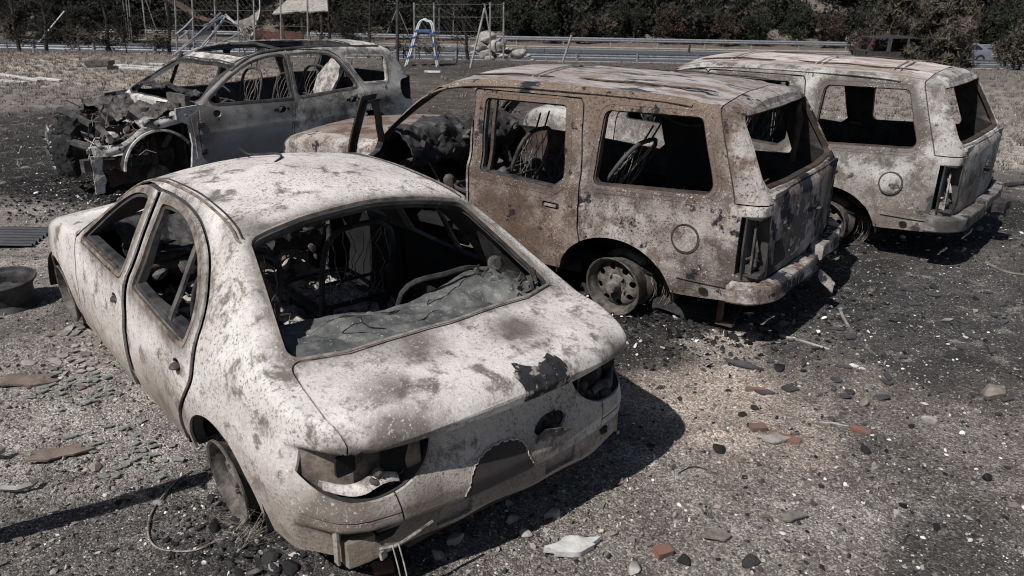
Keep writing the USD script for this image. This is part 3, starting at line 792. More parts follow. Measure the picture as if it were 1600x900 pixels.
    lowp = bx((.06, .9, .05), (-.79, .02, .225)).subdivide().subdivide()
    obj('lower_panel', crumple(lowp, .012, 6, 3), CHAR_BROWN, bb)
    # lamp housings: recessed ash pockets with a dark square hole
    for side in (1, -1):
        def pocket(u, vv):
            y = .40 + .37 * vv; z = .455 + .21 * u
            d = .055 * np.sin(np.pi * np.clip(vv, 0.02, .98)) ** .5 + .12 * np.clip((y - .60) / .18, 0, 1) ** 1.5
            p = np.stack([y * 9, z * 9, np.full_like(y, side * 3.)], -1)
            x = -.86 + .10 * (y / .75) ** 2.4 + d + .02 * meshkit.fbm(p, 3, 5)
            return np.stack([x, side * y, z], -1)
        pk = sheet(pocket, 20, 40, .006)
        P_ = pk
        lh = obj('lamp_housing', P_, FRAME_BROWN if side > 0 else CHAR, t, smooth=40)
        for (cy, cz, w_, h_) in ((.665, .60, .075, .08), (.47, .575, .15, .13)):
            hole = rp([(cy - w_ / 2, cz - h_ / 2), (cy + w_ / 2, cz - h_ / 2), (cy + w_ / 2, cz + h_ / 2), (cy - w_ / 2, cz + h_ / 2)], .03 if w_ > .1 else .012)
            bk = trimesh.creation.extrude_polygon(hole, .012)
            bk.apply_transform(np.array([[0, 0, 1, 0], [1, 0, 0, 0], [0, 1, 0, 0], [0, 0, 0, 1.]]))
            xx = -.86 + .10 * (cy / .75) ** 2.4 + .035
            bk.apply_translation((xx, 0, 0))
            if side < 0:
                bk.apply_transform(np.diag([1, -1, 1, 1.])); bk.invert()
            obj('bulb_opening', bk, SOOT, lh)
        def roll(u, vv):
            y = .50 + .24 * vv; a = u * 3.0
            x = -.845 + .10 * (y / .75) ** 2.4 + .05 * np.clip((y - .62) / .12, 0, 1) + .028 * np.cos(a) * (.6 + .5 * np.sin(vv * 3.1)); z = .50 + .028 * np.sin(a) + .015 * np.sin(vv * 7)
            return np.stack([x, side * y, z], -1)
        obj('lamp_ledge', sheet(roll, 8, 20, .004), ASH if side > 0 else CHAR_GREY, lh, smooth=50)
        obj('lamp_remains', debris(10, (-.83, -.79), (.42, .60) if side > 0 else (-.60, -.42), (.48, .60), 31, (.02, .06)), CHAR_GREY, lh)
        obj('corner_flange', bx((.03, .010, .15), (-.755, side * .725, .29)), ASH, t)
    # floor, wheel wells
    obj('floor_pan', bx((2.95, 1.36, .05), (1.15, 0, .19)), CHAR, t)
    for x in (0, 2.55):
        for side in (1, -1):
            a = np.linspace(0, np.pi, 15)
            def well(u, v):
                aa = u * np.pi; rr = .40
                return np.stack([x + rr * np.cos(aa), side * (.38 + .45 * v), .20 + rr * np.sin(aa) * .80], -1)
            obj('wheel_well', sheet(well, 16, 4, .008), SOOT, t, smooth=50)
            obj('well_wall', bx((.8, .02, .62), (x, side * .40, .40)), SOOT, t)
    obj('boot_floor', bx((.55, 1.2, .03), (-.55, 0, .30)), SOOT, t)
    obj('bulkhead', bx((.03, 1.3, .55), (2.12, 0, .45)), SOOT, t)
    obj('engine_tray', bx((.8, 1.2, .05), (2.65, 0, .25)), SOOT, t)
    obj('seat_back_panel', bx((.03, 1.20, .40), (-.02, 0, .50), (0, -.2, 0)), SOOT, t)
    obj('floor_ash', lumpy_floor(-.05, 2.1, -.62, .62, .21, .22, 4, 80), ASHGREY, t, smooth=True)
    obj('floor_scraps', debris(130, (.0, 1.9), (-.6, .6), (.26, .38), 70, (.03, .12)), CHAR_GREY, t)
    for y in (.36, -.36):
        seat_frame(t, .95, y, .40, .35 if y > 0 else .2, h=.52)
    rs = [tube(smooth_poly([(.10, s * .08, .45), (.02, s * .08, .82), (0, s * .3, .87), (.02, s * .55, .82), (.1, s * .56, .45)], False, 5), .013, 6) for s in (-1,)]
    obj('rear_seat_frame', cat(rs), CHAR, t, smooth=50)
    lump = rock(55, 3, .6, .6); lump.apply_scale((.16, .22, .14)); lump.apply_translation((1.62, .12, .78))
    obj('melted_console', crumple(lump, .05, 11, 3), BROWN_ASH, t, smooth=30)
    lump = rock(57, 3, .9, .6); lump.apply_scale((.09, .10, .12)); lump.apply_translation((1.50, .02, .66))
    obj('melted_cluster', crumple(lump, .04, 16, 4), CHAR_GREY, t, smooth=30)
    dash(t, 1.85, .62, .74, 21)
    gear = tube(smooth_poly([(1.25, .02, .3), (1.22, .03, .48), (1.28, .05, .60), (1.24, .04, .66)], False, 5), .014, 6)
    obj('gear_lever', gear, WIRE, t, smooth=50)
    # the rear glass, sagged onto the parcel shelf
    glassm = usdkit.material(stage, '/World/Looks/melted_dusty_glass', {
        'tc': ('texture_coordinate', {}), 'n': ('noise_texture', {'scale': 7.0, 'detail': 8.0, 'roughness': .72}),
        'r': ('rgb_ramp', {'ramp': [(.36, L((54, 55, 54))), (.56, L((84, 84, 81))), (.70, L((134, 129, 121)))]}),
        'n2': ('noise_texture', {'scale': 70.0, 'detail': 4.0, 'roughness': .7}), 'r2': ('rgb_ramp', {'ramp': [(.62, (0, 0, 0)), (.70, (1, 1, 1))]}),
        'm': ('mix_color', {'b': L((176, 172, 164))}), 'rr': ('map_range', {'from_min': .35, 'from_max': .65, 'to_min': .42, 'to_max': .85, 'clamp': True}),
        'b': ('bump', {'strength': .35, 'distance': .006}),
        'p': ('principled_bsdf', {'specular_ior_level': .5})},
        [('tc.object', 'n.vector'), ('tc.object', 'n2.vector'), ('n.fac', 'r.fac'), ('r.color', 'm.a'), ('n2.fac', 'r2.fac'), ('r2.color', 'm.fac'), ('m.result', 'p.base_color'), ('n.fac', 'rr.value'), ('rr.result', 'p.roughness'), ('n2.fac', 'b.height'), ('b.normal', 'p.normal')], surface='p.BSDF')

    def sag(u, v):
        y = (v - .5) * 2 * (.62 - .03 * u)
        edge = .03 * meshkit.fbm(np.stack([v * 9, v * 0, v * 0 + 3], -1), 4, 3)
        x = -.415 + .04 * (np.abs(y) / .6) ** 2 * 1.2 + (.40 + edge + .05 * np.sin(v * 7 + 1)) * u
        p = np.stack([x * 5.5, y * 4, np.zeros_like(x)], -1)
        w = (meshkit.fbm(p, 4, 8) - .5)
        ridge = .05 * np.exp(-((y + .33 - .35 * (u - .4)) / .06) ** 2) * np.sin(np.pi * np.clip(u, 0, 1))
        z = .835 + .02 * np.sin(np.pi * u) * np.cos(y * 2) - .03 * u + .17 * w * np.sin(np.pi * np.clip(u * .9 + .05, 0, 1)) ** .7 - ridge * .8
        return np.stack([x, y, z], -1)
    g = obj('sagged_rear_glass', sheet(sag, 60, 110, .006), glassm, t, smooth=True)
    tag(g, 'melted grey rear window glass slumped over the parcel shelf')
    rc_ = np.random.default_rng(6)
    for k in range(9):
        uu, vv = rc_.uniform(.25, .9), rc_.uniform(.12, .75); a = rc_.uniform(-.6, .6); pu, pv = [uu], [vv]
        for j in range(7):
            a += rc_.normal(0, .5); pu.append(pu[-1] + .035 * math.sin(a)); pv.append(pv[-1] + .030 * math.cos(a))
        pu, pv = np.clip(pu, .03, .97), np.clip(pv, .03, .97)
        cp = sag(np.array(pu), np.array(pv)) + [0, 0, .001]
        cr = twig(cp, np.r_[.0012, np.full(6, .0034), .0012], 4)
        obj('crack', trimesh.Trimesh(*cr, process=False), SOOT, g)
    obj('parcel_shelf', bx((.42, 1.25, .02), (-.22, 0, .745)), SOOT, t)
    obj('shelf_scraps', debris(26, (-.36, .0), (-.62, -.44), (.82, .87), 12, (.03, .10)), CHAR_GREY, t)
    # wires on the roof
    w1 = smooth_poly([(1.34, .06, 1.285), (1.27, .10, 1.31), (1.17, .09, 1.295), (1.09, -.02, 1.30), (1.02, -.01, 1.294), (.94, .06, 1.292)], False, 6)
    obj('aerial_cable', tube(w1, .006, 6), CHAR, t, smooth=50)
    # wheels without tyres
    for x in (0, 2.55):
        for side in (1, -1):
            add_wheel(t, (x + .02, side * .735, .195 if x == 0 else .26), side, tilt=-.10, r_rim=.19, width=.16, disc_in=.05, holes=10, hole_r=.017, hole_at=.66, hub_len=.03, spin=.3 + x)
    r2 = np.random.default_rng(9); ws = []
    for k in range(46):
        a0 = r2.uniform(-1.2, 1.4); c = np.array([.0, .80 + r2.normal() * .04, .14])
        rad = r2.uniform(.15, .26)
        q = [c + [rad * math.cos(a) * r2.uniform(.9, 1.1), r2.normal() * .03, rad * math.sin(a) * .8 - .06] for a in np.linspace(a0 + 3.0, a0 + 3.0 + r2.uniform(.8, 2.2), 7)]
        q = np.array(q); q[:, 2] = np.maximum(q[:, 2], .006)
        ws.append(twig(q, .0012, 3))
    obj('tyre_wires', twigs(ws), WIRE, t)
    return t, sh


# ---------------------------------------------------------------- the two off-road estates
def bumper_run(path, prof, wob=0.0, seed=0):
    """Sweep a (out, z) outline along a plan path; out is to the right of travel."""
    p = np.asarray(path, float); t = np.gradient(p, axis=0); t /= np.linalg.norm(t, axis=1, keepdims=True)
    nrm = np.stack([t[:, 1], -t[:, 0]], 1)
    s = np.concatenate([[0], np.cumsum(np.linalg.norm(np.diff(p, axis=0), axis=1))])
    k = len(prof); n = len(p); v = []
    for i in range(n):
        dz = wob * (meshkit.noise(np.array([s[i] * 6, seed, 0.5])) - .5) * 2
        do = wob * (meshkit.noise(np.array([s[i] * 5, seed + 7, 2.5])) - .5) * 2
        for o, z in prof:
            v.append((*(p[i] + nrm[i] * (o + do)), z + dz))
    i = np.arange(n * k).reshape(n, k); A, B = i[:-1], i[1:]
    q = np.stack([A, np.roll(A, -1, 1), np.roll(B, -1, 1), B], -1).reshape(-1, 4)
    f = np.vstack([q[:, [0, 1, 2]], q[:, [0, 2, 3]], [[0, j + 1, j] for j in range(1, k - 1)], [[(n - 1) * k, (n - 1) * k + j, (n - 1) * k + j + 1] for j in range(1, k - 1)]])
    m = trimesh.Trimesh(np.array(v), f, process=False); trimesh.repair.fix_normals(m)
    return m


def build_suv(which):
    A = which == 'A'
    px, py, pa = (1.18049, 5.88982, 2.53198) if A else (3.27586, 7.52755, 2.45419)
    side_m, tail_m, roof_m = (RUST, RUST_TAIL, ROOFA) if A else (PALE, PALE, ROOFB)
    t = thing('burnt_off_roader',
              'rust brown burnt-out off-road estate with its front door swung open, middle of the row' if A else 'pale grey burnt-out off-road estate at the far right of the row of wrecks',
              'car', (px, py, 0), pa)

    def warp(v):
        v = v.copy(); x, y, z = v.T
        w = np.clip((-.30 - x) / .55, 0, 1); w = w * w * (3 - 2 * w)
        lean = np.interp(z, [.2, .42, .46, .93, .97, 1.0, 1.45, 1.6], [.05, .02, .0, 0, .015, .035, .30, .36])
        v[:, 0] = x + w * (lean + .06 * (np.abs(y) / .85) ** 2.6)
        return v
    sh = Shell(
        zt=[(-1.02, 1.49), (-1.0, 1.505), (-.95, 1.52), (-.85, 1.535), (-.5, 1.55), (0, 1.56), (.8, 1.555), (1.3, 1.535), (1.55, 1.505), (1.70, 1.455), (1.8, 1.395), (2.2, 1.06), (2.27, 1.0), (2.34, .975), (2.6, .965), (3.0, .945), (3.3, .91), (3.45, .86), (3.53, .78), (3.57, .70)],
        wp=[(-1.02, .79), (-1.0, .82), (-.95, .853), (-.85, .873), (-.5, .883), (0, .886), (2.2, .886), (2.9, .875), (3.25, .85), (3.42, .80), (3.52, .73), (3.57, .66)],
        wz=[(.15, .95), (.28, .965), (.34, .985), (.40, .99), (.43, .992), (.45, 1.003), (.47, 1.0), (.65, 1.0), (.80, .997), (.88, .985), (.915, .965), (.95, .945), (1.2, .875), (1.40, .815), (1.5, .78), (1.6, .74)],
        zb=[(-1.02, .31), (-.75, .285), (-.5, .275), (.5, .25), (2.4, .25), (3.2, .28), (3.57, .34)],
        crown=[(-1.02, .05), (-.8, .05), (0, .045), (1.3, .05), (1.7, .06), (2.3, .06), (3.2, .05), (3.57, .05)],
        corner=[(-1.02, .07), (-.8, .07), (0, .06), (1.5, .06), (1.9, .05), (2.3, .07), (3.2, .08), (3.57, .10)],
        x_dense=stations((-1.02, -.85, .012), (-.85, -.2, .03), (-.2, 2.3, .05), (2.3, 3.3, .06), (3.3, 3.57, .03)), warp=warp, dents=.011, seed=21 if A else 35, nside=46)
    mid, inn = sh.solid(.012), sh.solid(.065)
    skin = sh.solid(0) - mid
    lin = sh.solid(.016) - inn
    rdoor = Polygon([(1.235, .84), (1.255, 1.10), (1.285, 1.36), (1.30, 1.425), (.40, 1.435), (.375, 1.40), (.30, .95), (.285, .80), (.285, .58)] + [(.43 * math.cos(a), .215 + .345 * math.sin(a)) for a in np.radians([52, 40, 28, 16, 6])] + [(.46, .255), (1.22, .255)])
    rdoor = rdoor.buffer(-.02).buffer(.02)
    fdoor = Polygon([(1.255, .255), (1.27, .84), (1.30, 1.36), (1.32, 1.425), (1.66, 1.40), (1.90, 1.225), (2.10, 1.055), (2.19, .93), (2.20, .60), (2.16, .255)]).buffer(-.03).buffer(.03)
    rwin = rp([(1.14, .865), (1.17, 1.10), (1.195, 1.375), (.505, 1.385), (.44, .99), (.425, .90), (.50, .835)], .035)
    fwin = rp([(1.34, .88), (1.385, 1.365), (1.64, 1.345), (1.86, 1.185), (2.08, .98), (2.10, .89)], .03)
    cwin = rp([(.205, .90), (.20, 1.385), (-.485, 1.405), (-.655, .955)], .055)
    arch_r = Point(0, .215).buffer(.435, 32).union(sbox(-.435, -.2, .435, .215)); arch_r = affinity.scale(arch_r, 1, .80, origin=(0, .215))
    arch_f = affinity.translate(arch_r, 2.83, 0)
    wscreen = rp([(1.70, .60), (1.715, 0), (1.70, -.60), (2.20, -.755), (2.26, -.4), (2.275, 0), (2.26, .4), (2.20, .755)], .06)
    rscreen = rp([(-.735, 1.005), (.735, 1.005), (.64, 1.425), (-.64, 1.425)], .06)
    lampz = rp([(-1.3, .50), (-.895, .50), (-.885, .855), (-1.3, .855)], .012)
    lamp_r = [sbox(.70, .49, .95, .86), sbox(-.95, .49, -.70, .86)]
    SCORCH[0] = scorcher([fwin, rwin, cwin], [(-.9, .8, .5, .2, .8), (-1.0, .3, .55, .3, .7), (-1.0, -.4, .6, .35, .5), (.9, .88, .4, .4, .6), (-.6, .86, .45, .2, .6), (-.7, .7, 1.5, .2, .4)], reach=.10)
    openings = m3.Manifold.batch_boolean([both(arch_r, .30, 1.2), both(arch_f, .30, 1.2), prism(wscreen, 'z', .85, 1.7), prism(rscreen, 'x', -1.4, -.4)], m3.OpType.Add)
    lamps = both(lampz, .70, 1.2) + prism(lamp_r[0], 'x', -1.4, -.845) + prism(lamp_r[1], 'x', -1.4, -.845)
    gate_s = Polygon([(-1.4, 1.7), (-.555, 1.7), (-.58, 1.46), (-.79, .93), (-1.4, .93)])
    gate_r = rp([(-.665, .435), (.665, .435), (.69, .94), (-.69, .94)], .03)
    gate_zone = prism(gate_s, 'y', -1.3, 1.3) + prism(gate_r, 'x', -1.4, -.8)
    gate_gap = prism(gate_s.buffer(.009), 'y', -1.3, 1.3) + prism(gate_r.buffer(.008), 'x', -1.4, -.75)
    hood_p = rp([(2.33, .73), (3.6, .66), (3.6, -.66), (2.33, -.73)], .03)
    shell = skin - openings
    doors = both(fdoor.union(rdoor).buffer(.012).buffer(-.004), .35, 1.2)
    handle = rp([(.44, .685), (.575, .69), (.575, .735), (.44, .73)], .012)
    rest = shell - doors - lamps - gate_gap - both(cwin, .3, 1.2) - prism(hood_p.buffer(.006), 'z', .85, 1.2)
    roof_cut = m3.Manifold.cube((6, 4, 2)).translate((-3, -2, 1.478))
    roofz = prism(rp([(-.62, .66), (1.78, .62), (1.78, -.62), (-.62, -.66)], .05), 'z', 1.36, 1.9)
    part(rest - roofz, 'body', side_m, t)
    part(rest ^ roofz, 'roof', roof_m, t, label='flaked roof in grey, white and rust' if A else 'pale roof with pinkish scorch marks')
    gate = (shell ^ gate_zone) - lamps
    gp_ = part(gate, 'tailgate', tail_m, t)
    part((sh.solid(-.004) - sh.solid(.02)) ^ prism(rscreen.buffer(.02) - rscreen.buffer(-.002), 'x', -1.4, -.4), 'rear_window_frame', tail_m, gp_)
    part((sh.solid(.012) - sh.solid(.05)) ^ prism(rscreen.buffer(.002) - rscreen.buffer(-.014), 'x', -1.4, -.4), 'rear_window_seal', CHAR_BROWN, gp_)
    obj('window_ledge', crumple(bx((.05, 1.40, .03), (-.965, 0, .975)).subdivide().subdivide().subdivide(), .010, 9, 4), tail_m, gp_)
    obj('lock_remains', debris(9, (-1.035, -1.00), (-.12, .06), (.70, .78), 50 + A, (.03, .07)), CHAR_GREY, gp_)
    if A:
        for yy, zz in ((.52, .78), (.44, .72), (.30, .84), (.05, .86), (.38, .56)):
            obj('clip', rock(int(yy * 100), 1), CHAR_GREY, gp_).GetAttribute('points')
            # clips are small lumps on the gate
            pr = stage.GetPrimAtPath(str(gp_.GetPath()) + '/clip' + (f'_{_used[(str(gp_.GetPath()), "clip")] - 1:03d}' if _used[(str(gp_.GetPath()), 'clip')] > 1 else ''))
            a = pr.GetAttribute('points'); a.Set(Vt.Vec3fArray.FromNumpy((np.array(a.Get()) * .022 + [-1.012, yy, zz]).astype(np.float32)))
        gapp = rp([(.40, .52), (.62, .50), (.60, .66), (.52, .68)], .02)
        part((sh.solid(-.004) - sh.solid(.004)) ^ prism(gapp, 'x', -1.4, -.85), 'burnt_through_patch', SOOT, gp_)
        gap2 = Polygon(smooth_poly([(.34, .52), (.20, .50), (.02, .56), (-.1, .7), (0, .86), (.12, .80), (.2, .88), (.30, .78), (.36, .66)])).buffer(0)
        part((sh.solid(-.003) - sh.solid(.004)) ^ prism(gap2, 'x', -1.4, -.85), 'flaked_patch', burnt_paint('flaked_gate_patch', L((80, 78, 82)), L((58, 57, 61)), L((104, 90, 78)), L((150, 142, 138)), dark_at=.57, bscale=4, seed=3.1), gp_)
    # doors
    for side in (1, -1):
        lo, hi = (.3, 1.2) if side > 0 else (-1.2, -.3)
        open_door = side > 0
        W = None
        if open_door:
            hx, hy, ang = 2.18, .86, math.radians(62 if A else 4)
            if A:
                def W(v, hx=hx, hy=hy, ang=ang):
                    v = v.copy(); a = v[:, :2] - [hx, hy]
                    c, s = math.cos(-ang), math.sin(-ang)
                    v[:, 0] = hx + c * a[:, 0] - s * a[:, 1]; v[:, 1] = hy + s * a[:, 0] + c * a[:, 1]
                    return v
        Df = (shell ^ prism(fdoor.buffer(-.004), 'y', lo, hi)) - prism(fwin, 'y', lo, hi)
        d = part(Df, 'front_door', CHAR_BROWN if (open_door and A) else side_m, t, warp=W)
        part((sh.solid(.012) - sh.solid(.05)) ^ prism(fwin.buffer(.02) - fwin.buffer(-.004), 'y', lo, hi), 'window_frame', CHAR, d, warp=W)
        inner = lin ^ prism(fdoor.buffer(-.02).intersection(sbox(0, 0, 4, .87)), 'y', lo, hi)
        part(inner, 'inner_panel', CHAR_BROWN if side < 0 else CHAR, d, warp=W)
        if side < 0:
            yy = -.795
            ring = trimesh.creation.annulus(.085, .105, .03, sections=28); cone = trimesh.creation.cylinder(.05, .03, sections=20)
            ms = [ring, cone] + [bx((.16, .012, .02), rot=(0, 0, a)) for a in (0, math.pi / 3, 2 * math.pi / 3)]
            sp = cat(ms); sp.apply_transform(trimesh.transformations.rotation_matrix(np.pi / 2, [1, 0, 0])); sp.apply_translation((1.98, yy, .70))
            obj('speaker', sp, CHAR_GREY, d, smooth=40)
            obj('door_pocket', crumple(bx((.55, .05, .2), (1.65, -.80, .56)).subdivide().subdivide(), .02, 7, 3), CHAR, d)
        Dr = (shell ^ prism(rdoor.buffer(-.004), 'y', lo, hi)) - prism(rwin, 'y', lo, hi) - prism(handle, 'y', lo, hi)
        d = part(Dr, 'rear_door', RUST_DOOR if A else side_m, t)
        part((sh.solid(.004) - sh.solid(.05)) ^ prism(rwin.buffer(.014) - rwin, 'y', lo, hi), 'window_frame', CHAR_BROWN, d)
        part((sh.solid(.02) - sh.solid(.07)) ^ prism(rwin.buffer(.002) - rwin.buffer(-.012), 'y', lo, hi), 'window_seal', CHAR, d)
        dv = Polygon([(1.06, .85), (1.085, .85), (1.125, 1.37), (1.10, 1.37)])
        part((sh.solid(.02) - sh.solid(.05)) ^ prism(dv, 'y', lo, hi), 'window_guide', CHAR_BROWN, d)
        part((sh.solid(.014) - sh.solid(.026)) ^ prism(handle.buffer(.006), 'y', lo, hi), 'handle_recess', CHAR, d)
        part((sh.solid(-.006) - sh.solid(.006)) ^ prism(rp([(.46, .700), (.56, .703), (.56, .722), (.46, .718)], .006), 'y', lo, hi), 'handle', side_m, d)
        part(lin ^ prism(rdoor.buffer(-.02).intersection(sbox(0, 0, 4, .84)), 'y', lo, hi), 'inner_panel', CHAR, d)
        part((sh.solid(-.004) - sh.solid(.05)) ^ prism(cwin.buffer(.026) - cwin, 'y', lo, hi), 'side_window_frame', side_m, t)
        part((sh.solid(.012) - sh.solid(.06)) ^ prism(cwin.buffer(.002) - cwin.buffer(-.009), 'y', lo, hi), 'side_window_seal', CHAR_BROWN, t)
        for w_, par in ((rwin, d), (cwin, t)):
            part((sh.solid(-.004) - sh.solid(.006)) ^ prism(w_.buffer(.050) - w_.buffer(.036), 'y', lo, hi), 'pressed_rib', RUST_DOOR if (A and w_ is rwin) else side_m, par)
        # tail lamp pocket
        pk = bx((.012, .20, .37), (-.885, side * .78, .675)); p2 = bx((.11, .012, .36), (-.93, side * .705, .675)); p3 = bx((.11, .16, .012), (-.93, side * .775, .495)); p4 = bx((.10, .16, .012), (-.92, side * .775, .858))
        lh = obj('lamp_housing', crumple(cat([m.subdivide().subdivide() for m in (pk, p2, p3, p4)]), .006, 14, 3), CHAR, t)
        obj('lamp_frame', cat([bar((-.93, side * .83, .50), (-.92, side * .79, .80), .012), bar((-.95, side * .72, .56), (-.90, side * .84, .60), .012), bx((.05, .12, .05), (-.90, side * .77, .53)), bar((-.95, side * .80, .64), (-.90, side * .75, .76), .014)]), CHAR_GREY if A else ASHGREY, lh)
        obj('lamp_remains', debris(10, (-.96, -.88), (side * .77 - .06, side * .77 + .06), (.50, .60), 77 + side, (.02, .07)), CHAR_GREY, lh)
        # fuel flap on the visible side, creases
        if side > 0:
            y0 = float(sh.wp(-.51)) * 1.0
            fl = trimesh.creation.cylinder(.083, .012, sections=36); fl.apply_transform(trimesh.transformations.rotation_matrix(np.pi / 2, [1, 0, 0])); fl.apply_translation((-.51, y0 + .004, .665))
            ring = trimesh.creation.annulus(.086, .096, .016, sections=36); ring.apply_transform(trimesh.transformations.rotation_matrix(np.pi / 2, [1, 0, 0])); ring.apply_translation((-.51, y0 + .002, .665))
            ff = obj('fuel_flap', fl, side_m, t, smooth=40); obj('flap_rim', ring, CHAR_BROWN if A else CHAR_GREY, ff, smooth=40)
        # sill moulding between arch and bumper
        y0 = .892 * 1.0
        mo = rp([(-.46, .395), (-.92, .395), (-.92, .44), (-.47, .44)], .018)
        part((sh.solid(-.012) - sh.solid(.004)) ^ prism(mo, 'y', lo, hi), 'side_moulding', side_m, t)
        hole = trimesh.creation.cylinder(.02, .004, sections=16); hole.apply_transform(np.diag([1.6, 1, 1, 1.])); hole.apply_transform(trimesh.transformations.rotation_matrix(np.pi / 2, [1, 0, 0])); hole.apply_translation((-.66, side * (.883 * .985 + .006), .345))
        obj('bracket_hole', hole, SOOT, t)
        # roof rail strips and gutter
        pts = []
        for x in np.linspace(1.78, -.50, 30):
            y, z = sh.half(x, 0); k = sh.nside - 1 + 2
            pts.append((x, side * (y[k] + .006), z[k] + .002))
        pts = np.array(pts); pts = warp(pts)
        obj('roof_gutter', tube(pts, .011, 6), side_m, t, smooth=50)
        for x0, x1, dy in ((.55, -.48, .0), (1.5, .75, .01)):
            xs = np.linspace(x0, x1, 14)
            zz = [float(sh.zt(x)) - float(sh.crown(x)) * .52 + .008 for x in xs]
            q = np.stack([xs, np.full(14, side * (.49 + dy)) + .006 * np.sin(xs * 8), np.array(zz) + .004 * np.sin(xs * 13)], 1)
            st = obj('roof_strip', tube(q, [.002] + [.007] * 12 + [.002], 4), CHAR_BROWN, t)
            if not A and x0 == .55:
                pass
    cross = (1.15, .35, -.30) if not A else (.9,)
    for j, x in enumerate(cross):
        for dx in (0, .055):
            ys = np.linspace(-.48, .52, 12)
            q = np.stack([x + dx + .18 * (.5 - (ys + .5)) * .3 + .0 * ys, ys, [float(sh.zt(x)) - float(sh.crown(x)) * (abs(y) / .62) ** 2 + .006 for y in ys]], 1)
            obj('roof_rib', tube(q, .009, 5), ROOFB if not A else roof_m, t, smooth=50)
    r3 = np.random.default_rng(31 + A)
    for j in range(0):     # peeled paint curls on the roof
        x, y = r3.uniform(-.5, 1.5), r3.uniform(-.5, .5)
        z = float(sh.zt(x)) - float(sh.crown(x)) * (y / .62) ** 2 + .008
        s = r3.uniform(.03, .07)
        m = sheet(lambda u, v: np.stack([x + s * (u - .5) * 1.6, y + s * (v - .5) + .1 * s * np.sin(u * 5), z + .015 * (u - .5) ** 2 * 4 + .006 * np.sin(v * 5)], -1), 7, 5, .002)
        obj('paint_curl', m, roof_m, t)
    part(shell ^ prism(hood_p.buffer(-.004), 'z', .85, 1.2), 'bonnet', burnt_paint('rusted_bonnet', L((138, 123, 111)), L((112, 96, 84)), L((98, 72, 56)), L((60, 53, 50)), brown_at=.51, seed=5.5, dark_at=.66, grey=.25) if A else PALE, t)
    holes = prism(rwin.buffer(.008), 'y', -1.2, 1.2) + prism(fwin.buffer(.008), 'y', -1.2, 1.2) + prism(cwin.buffer(.01), 'y', -1.2, 1.2)
    liner = lin - openings - prism(rscreen.buffer(.015), 'x', -1.5, -.4) - holes - lamps - both(sbox(.3, .2, 2.2, .87), .3, 1.2) - (both(fdoor, .3, 1.2) if A else m3.Manifold())
    part(liner, 'inner_frame', CHAR, t)
    # rear bumper with broken right part
    prof = [(0, .340), (.084, .334), (.094, .345), (.096, .43), (.090, .444), (.0, .450), (-.02, .40)]
    path = smooth_poly([(-.90, .905), (-.96, .90), (-1.02, .86), (-1.06, .76), (-1.075, .55), (-1.08, .30), (-1.08, .10)], False, 5)[::-1]
    path = path[::-1]
    path[:, 1] -= .03; path[:, 0] += .06
    P1 = bumper_run(path, prof, .012, 3)
    BUMP = RUST_TAIL if A else PALE_DARK
    b = obj('bumper', crumple(P1.subdivide(), .004, 7, 4), BUMP, t, smooth=24)
    if A:
        path2 = smooth_poly([(-1.02, .16), (-1.03, 0), (-1.0, -.18)], False, 5)
        obj('broken_middle', crumple(bumper_run(path2, [(o * .8, z - .05) for o, z in prof], .03, 9).subdivide(), .03, 6, 5), CHAR_GREY, b)
        tongue = sheet(lambda u, v: np.stack([-1.02 - .20 * u, -.12 + .16 * (v - .5) * (1 - .4 * u) - .05 * u, .34 - .16 * u + .03 * np.sin(v * 4)], -1), 12, 8, .006)
        obj('torn_tongue', crumple(tongue, .02, 12, 8), RUST_TAIL, b)
    path3 = smooth_poly([(-1.02, -.16 if A else .08), (-1.02, -.40), (-1.01, -.62), (-.99, -.78), (-.93, -.88), (-.84, -.90)], False, 5)
    path3[:, 1] += .03
    obj('bumper_right', crumple(bumper_run(path3, [(o, z + .02) for o, z in prof], .02, 5).subdivide(), .012, 7, 6), BUMP, b, smooth=24)
    obj('bumper_cavity', rp_box((.012, .10, .05), (-1.118, .36 if A else .42, .385)), SOOT, b)
    if not A:
        hook = cat([crumple(bx((.16, .22, .10), (-1.14, -.30, .36)).subdivide().subdivide(), .03, 8, 2), tube([(-1.1, -.2, .4), (-1.22, -.3, .30), (-1.2, -.42, .34)], .03, 8)])
        obj('tow_hook', hook, CHAR, b)
    if A:
        obj('hanging_bracket', cat([bx((.03, .05, .22), (-.70, .62, .16)), bx((.12, .05, .03), (-.74, .62, .055))]), CHAR_BROWN, t)
    # floor, wells, seats, dashboard
    obj('floor_pan', bx((3.0, 1.40, .05), (.75, 0, .33)), SOOT, t)
    obj('chassis_rail', bx((3.6, .10, .10), (1.2, .42, .26)), CHAR, t); obj('chassis_rail', bx((3.6, .10, .10), (1.2, -.42, .26)), CHAR, t)
    obj('axle', tube([(0, -.7, .22), (0, .7, .22)], .045, 8), CHAR_BROWN, t, smooth=50)
    for x in (0, 2.83):
        for side in (1, -1):
            def well(u, v):
                aa = u * np.pi
                return np.stack([x + .45 * np.cos(aa), side * (.45 + .41 * v), .22 + .37 * np.sin(aa)], -1)
            obj('wheel_well', sheet(well, 18, 4, .008), SOOT, t, smooth=50)
            obj('well_wall', bx((.95, .02, .60), (x, side * .47, .42)), SOOT, t)
    obj('bulkhead', bx((.04, 1.5, .62), (2.30, 0, .62)), SOOT, t)
    obj('front_panel', bx((.06, 1.2, .3), (3.45, 0, .48)), CHAR, t)
    obj('cargo_ash', lumpy_floor(-.90, .25, -.70, .70, .52, .16, 14 + A, 60), CHAR, t, smooth=True)
    obj('floor_ash', lumpy_floor(.2, 2.25, -.72, .72, .36, .30, 4 + A, 80), CHAR_GREY if A else CHAR, t, smooth=True)
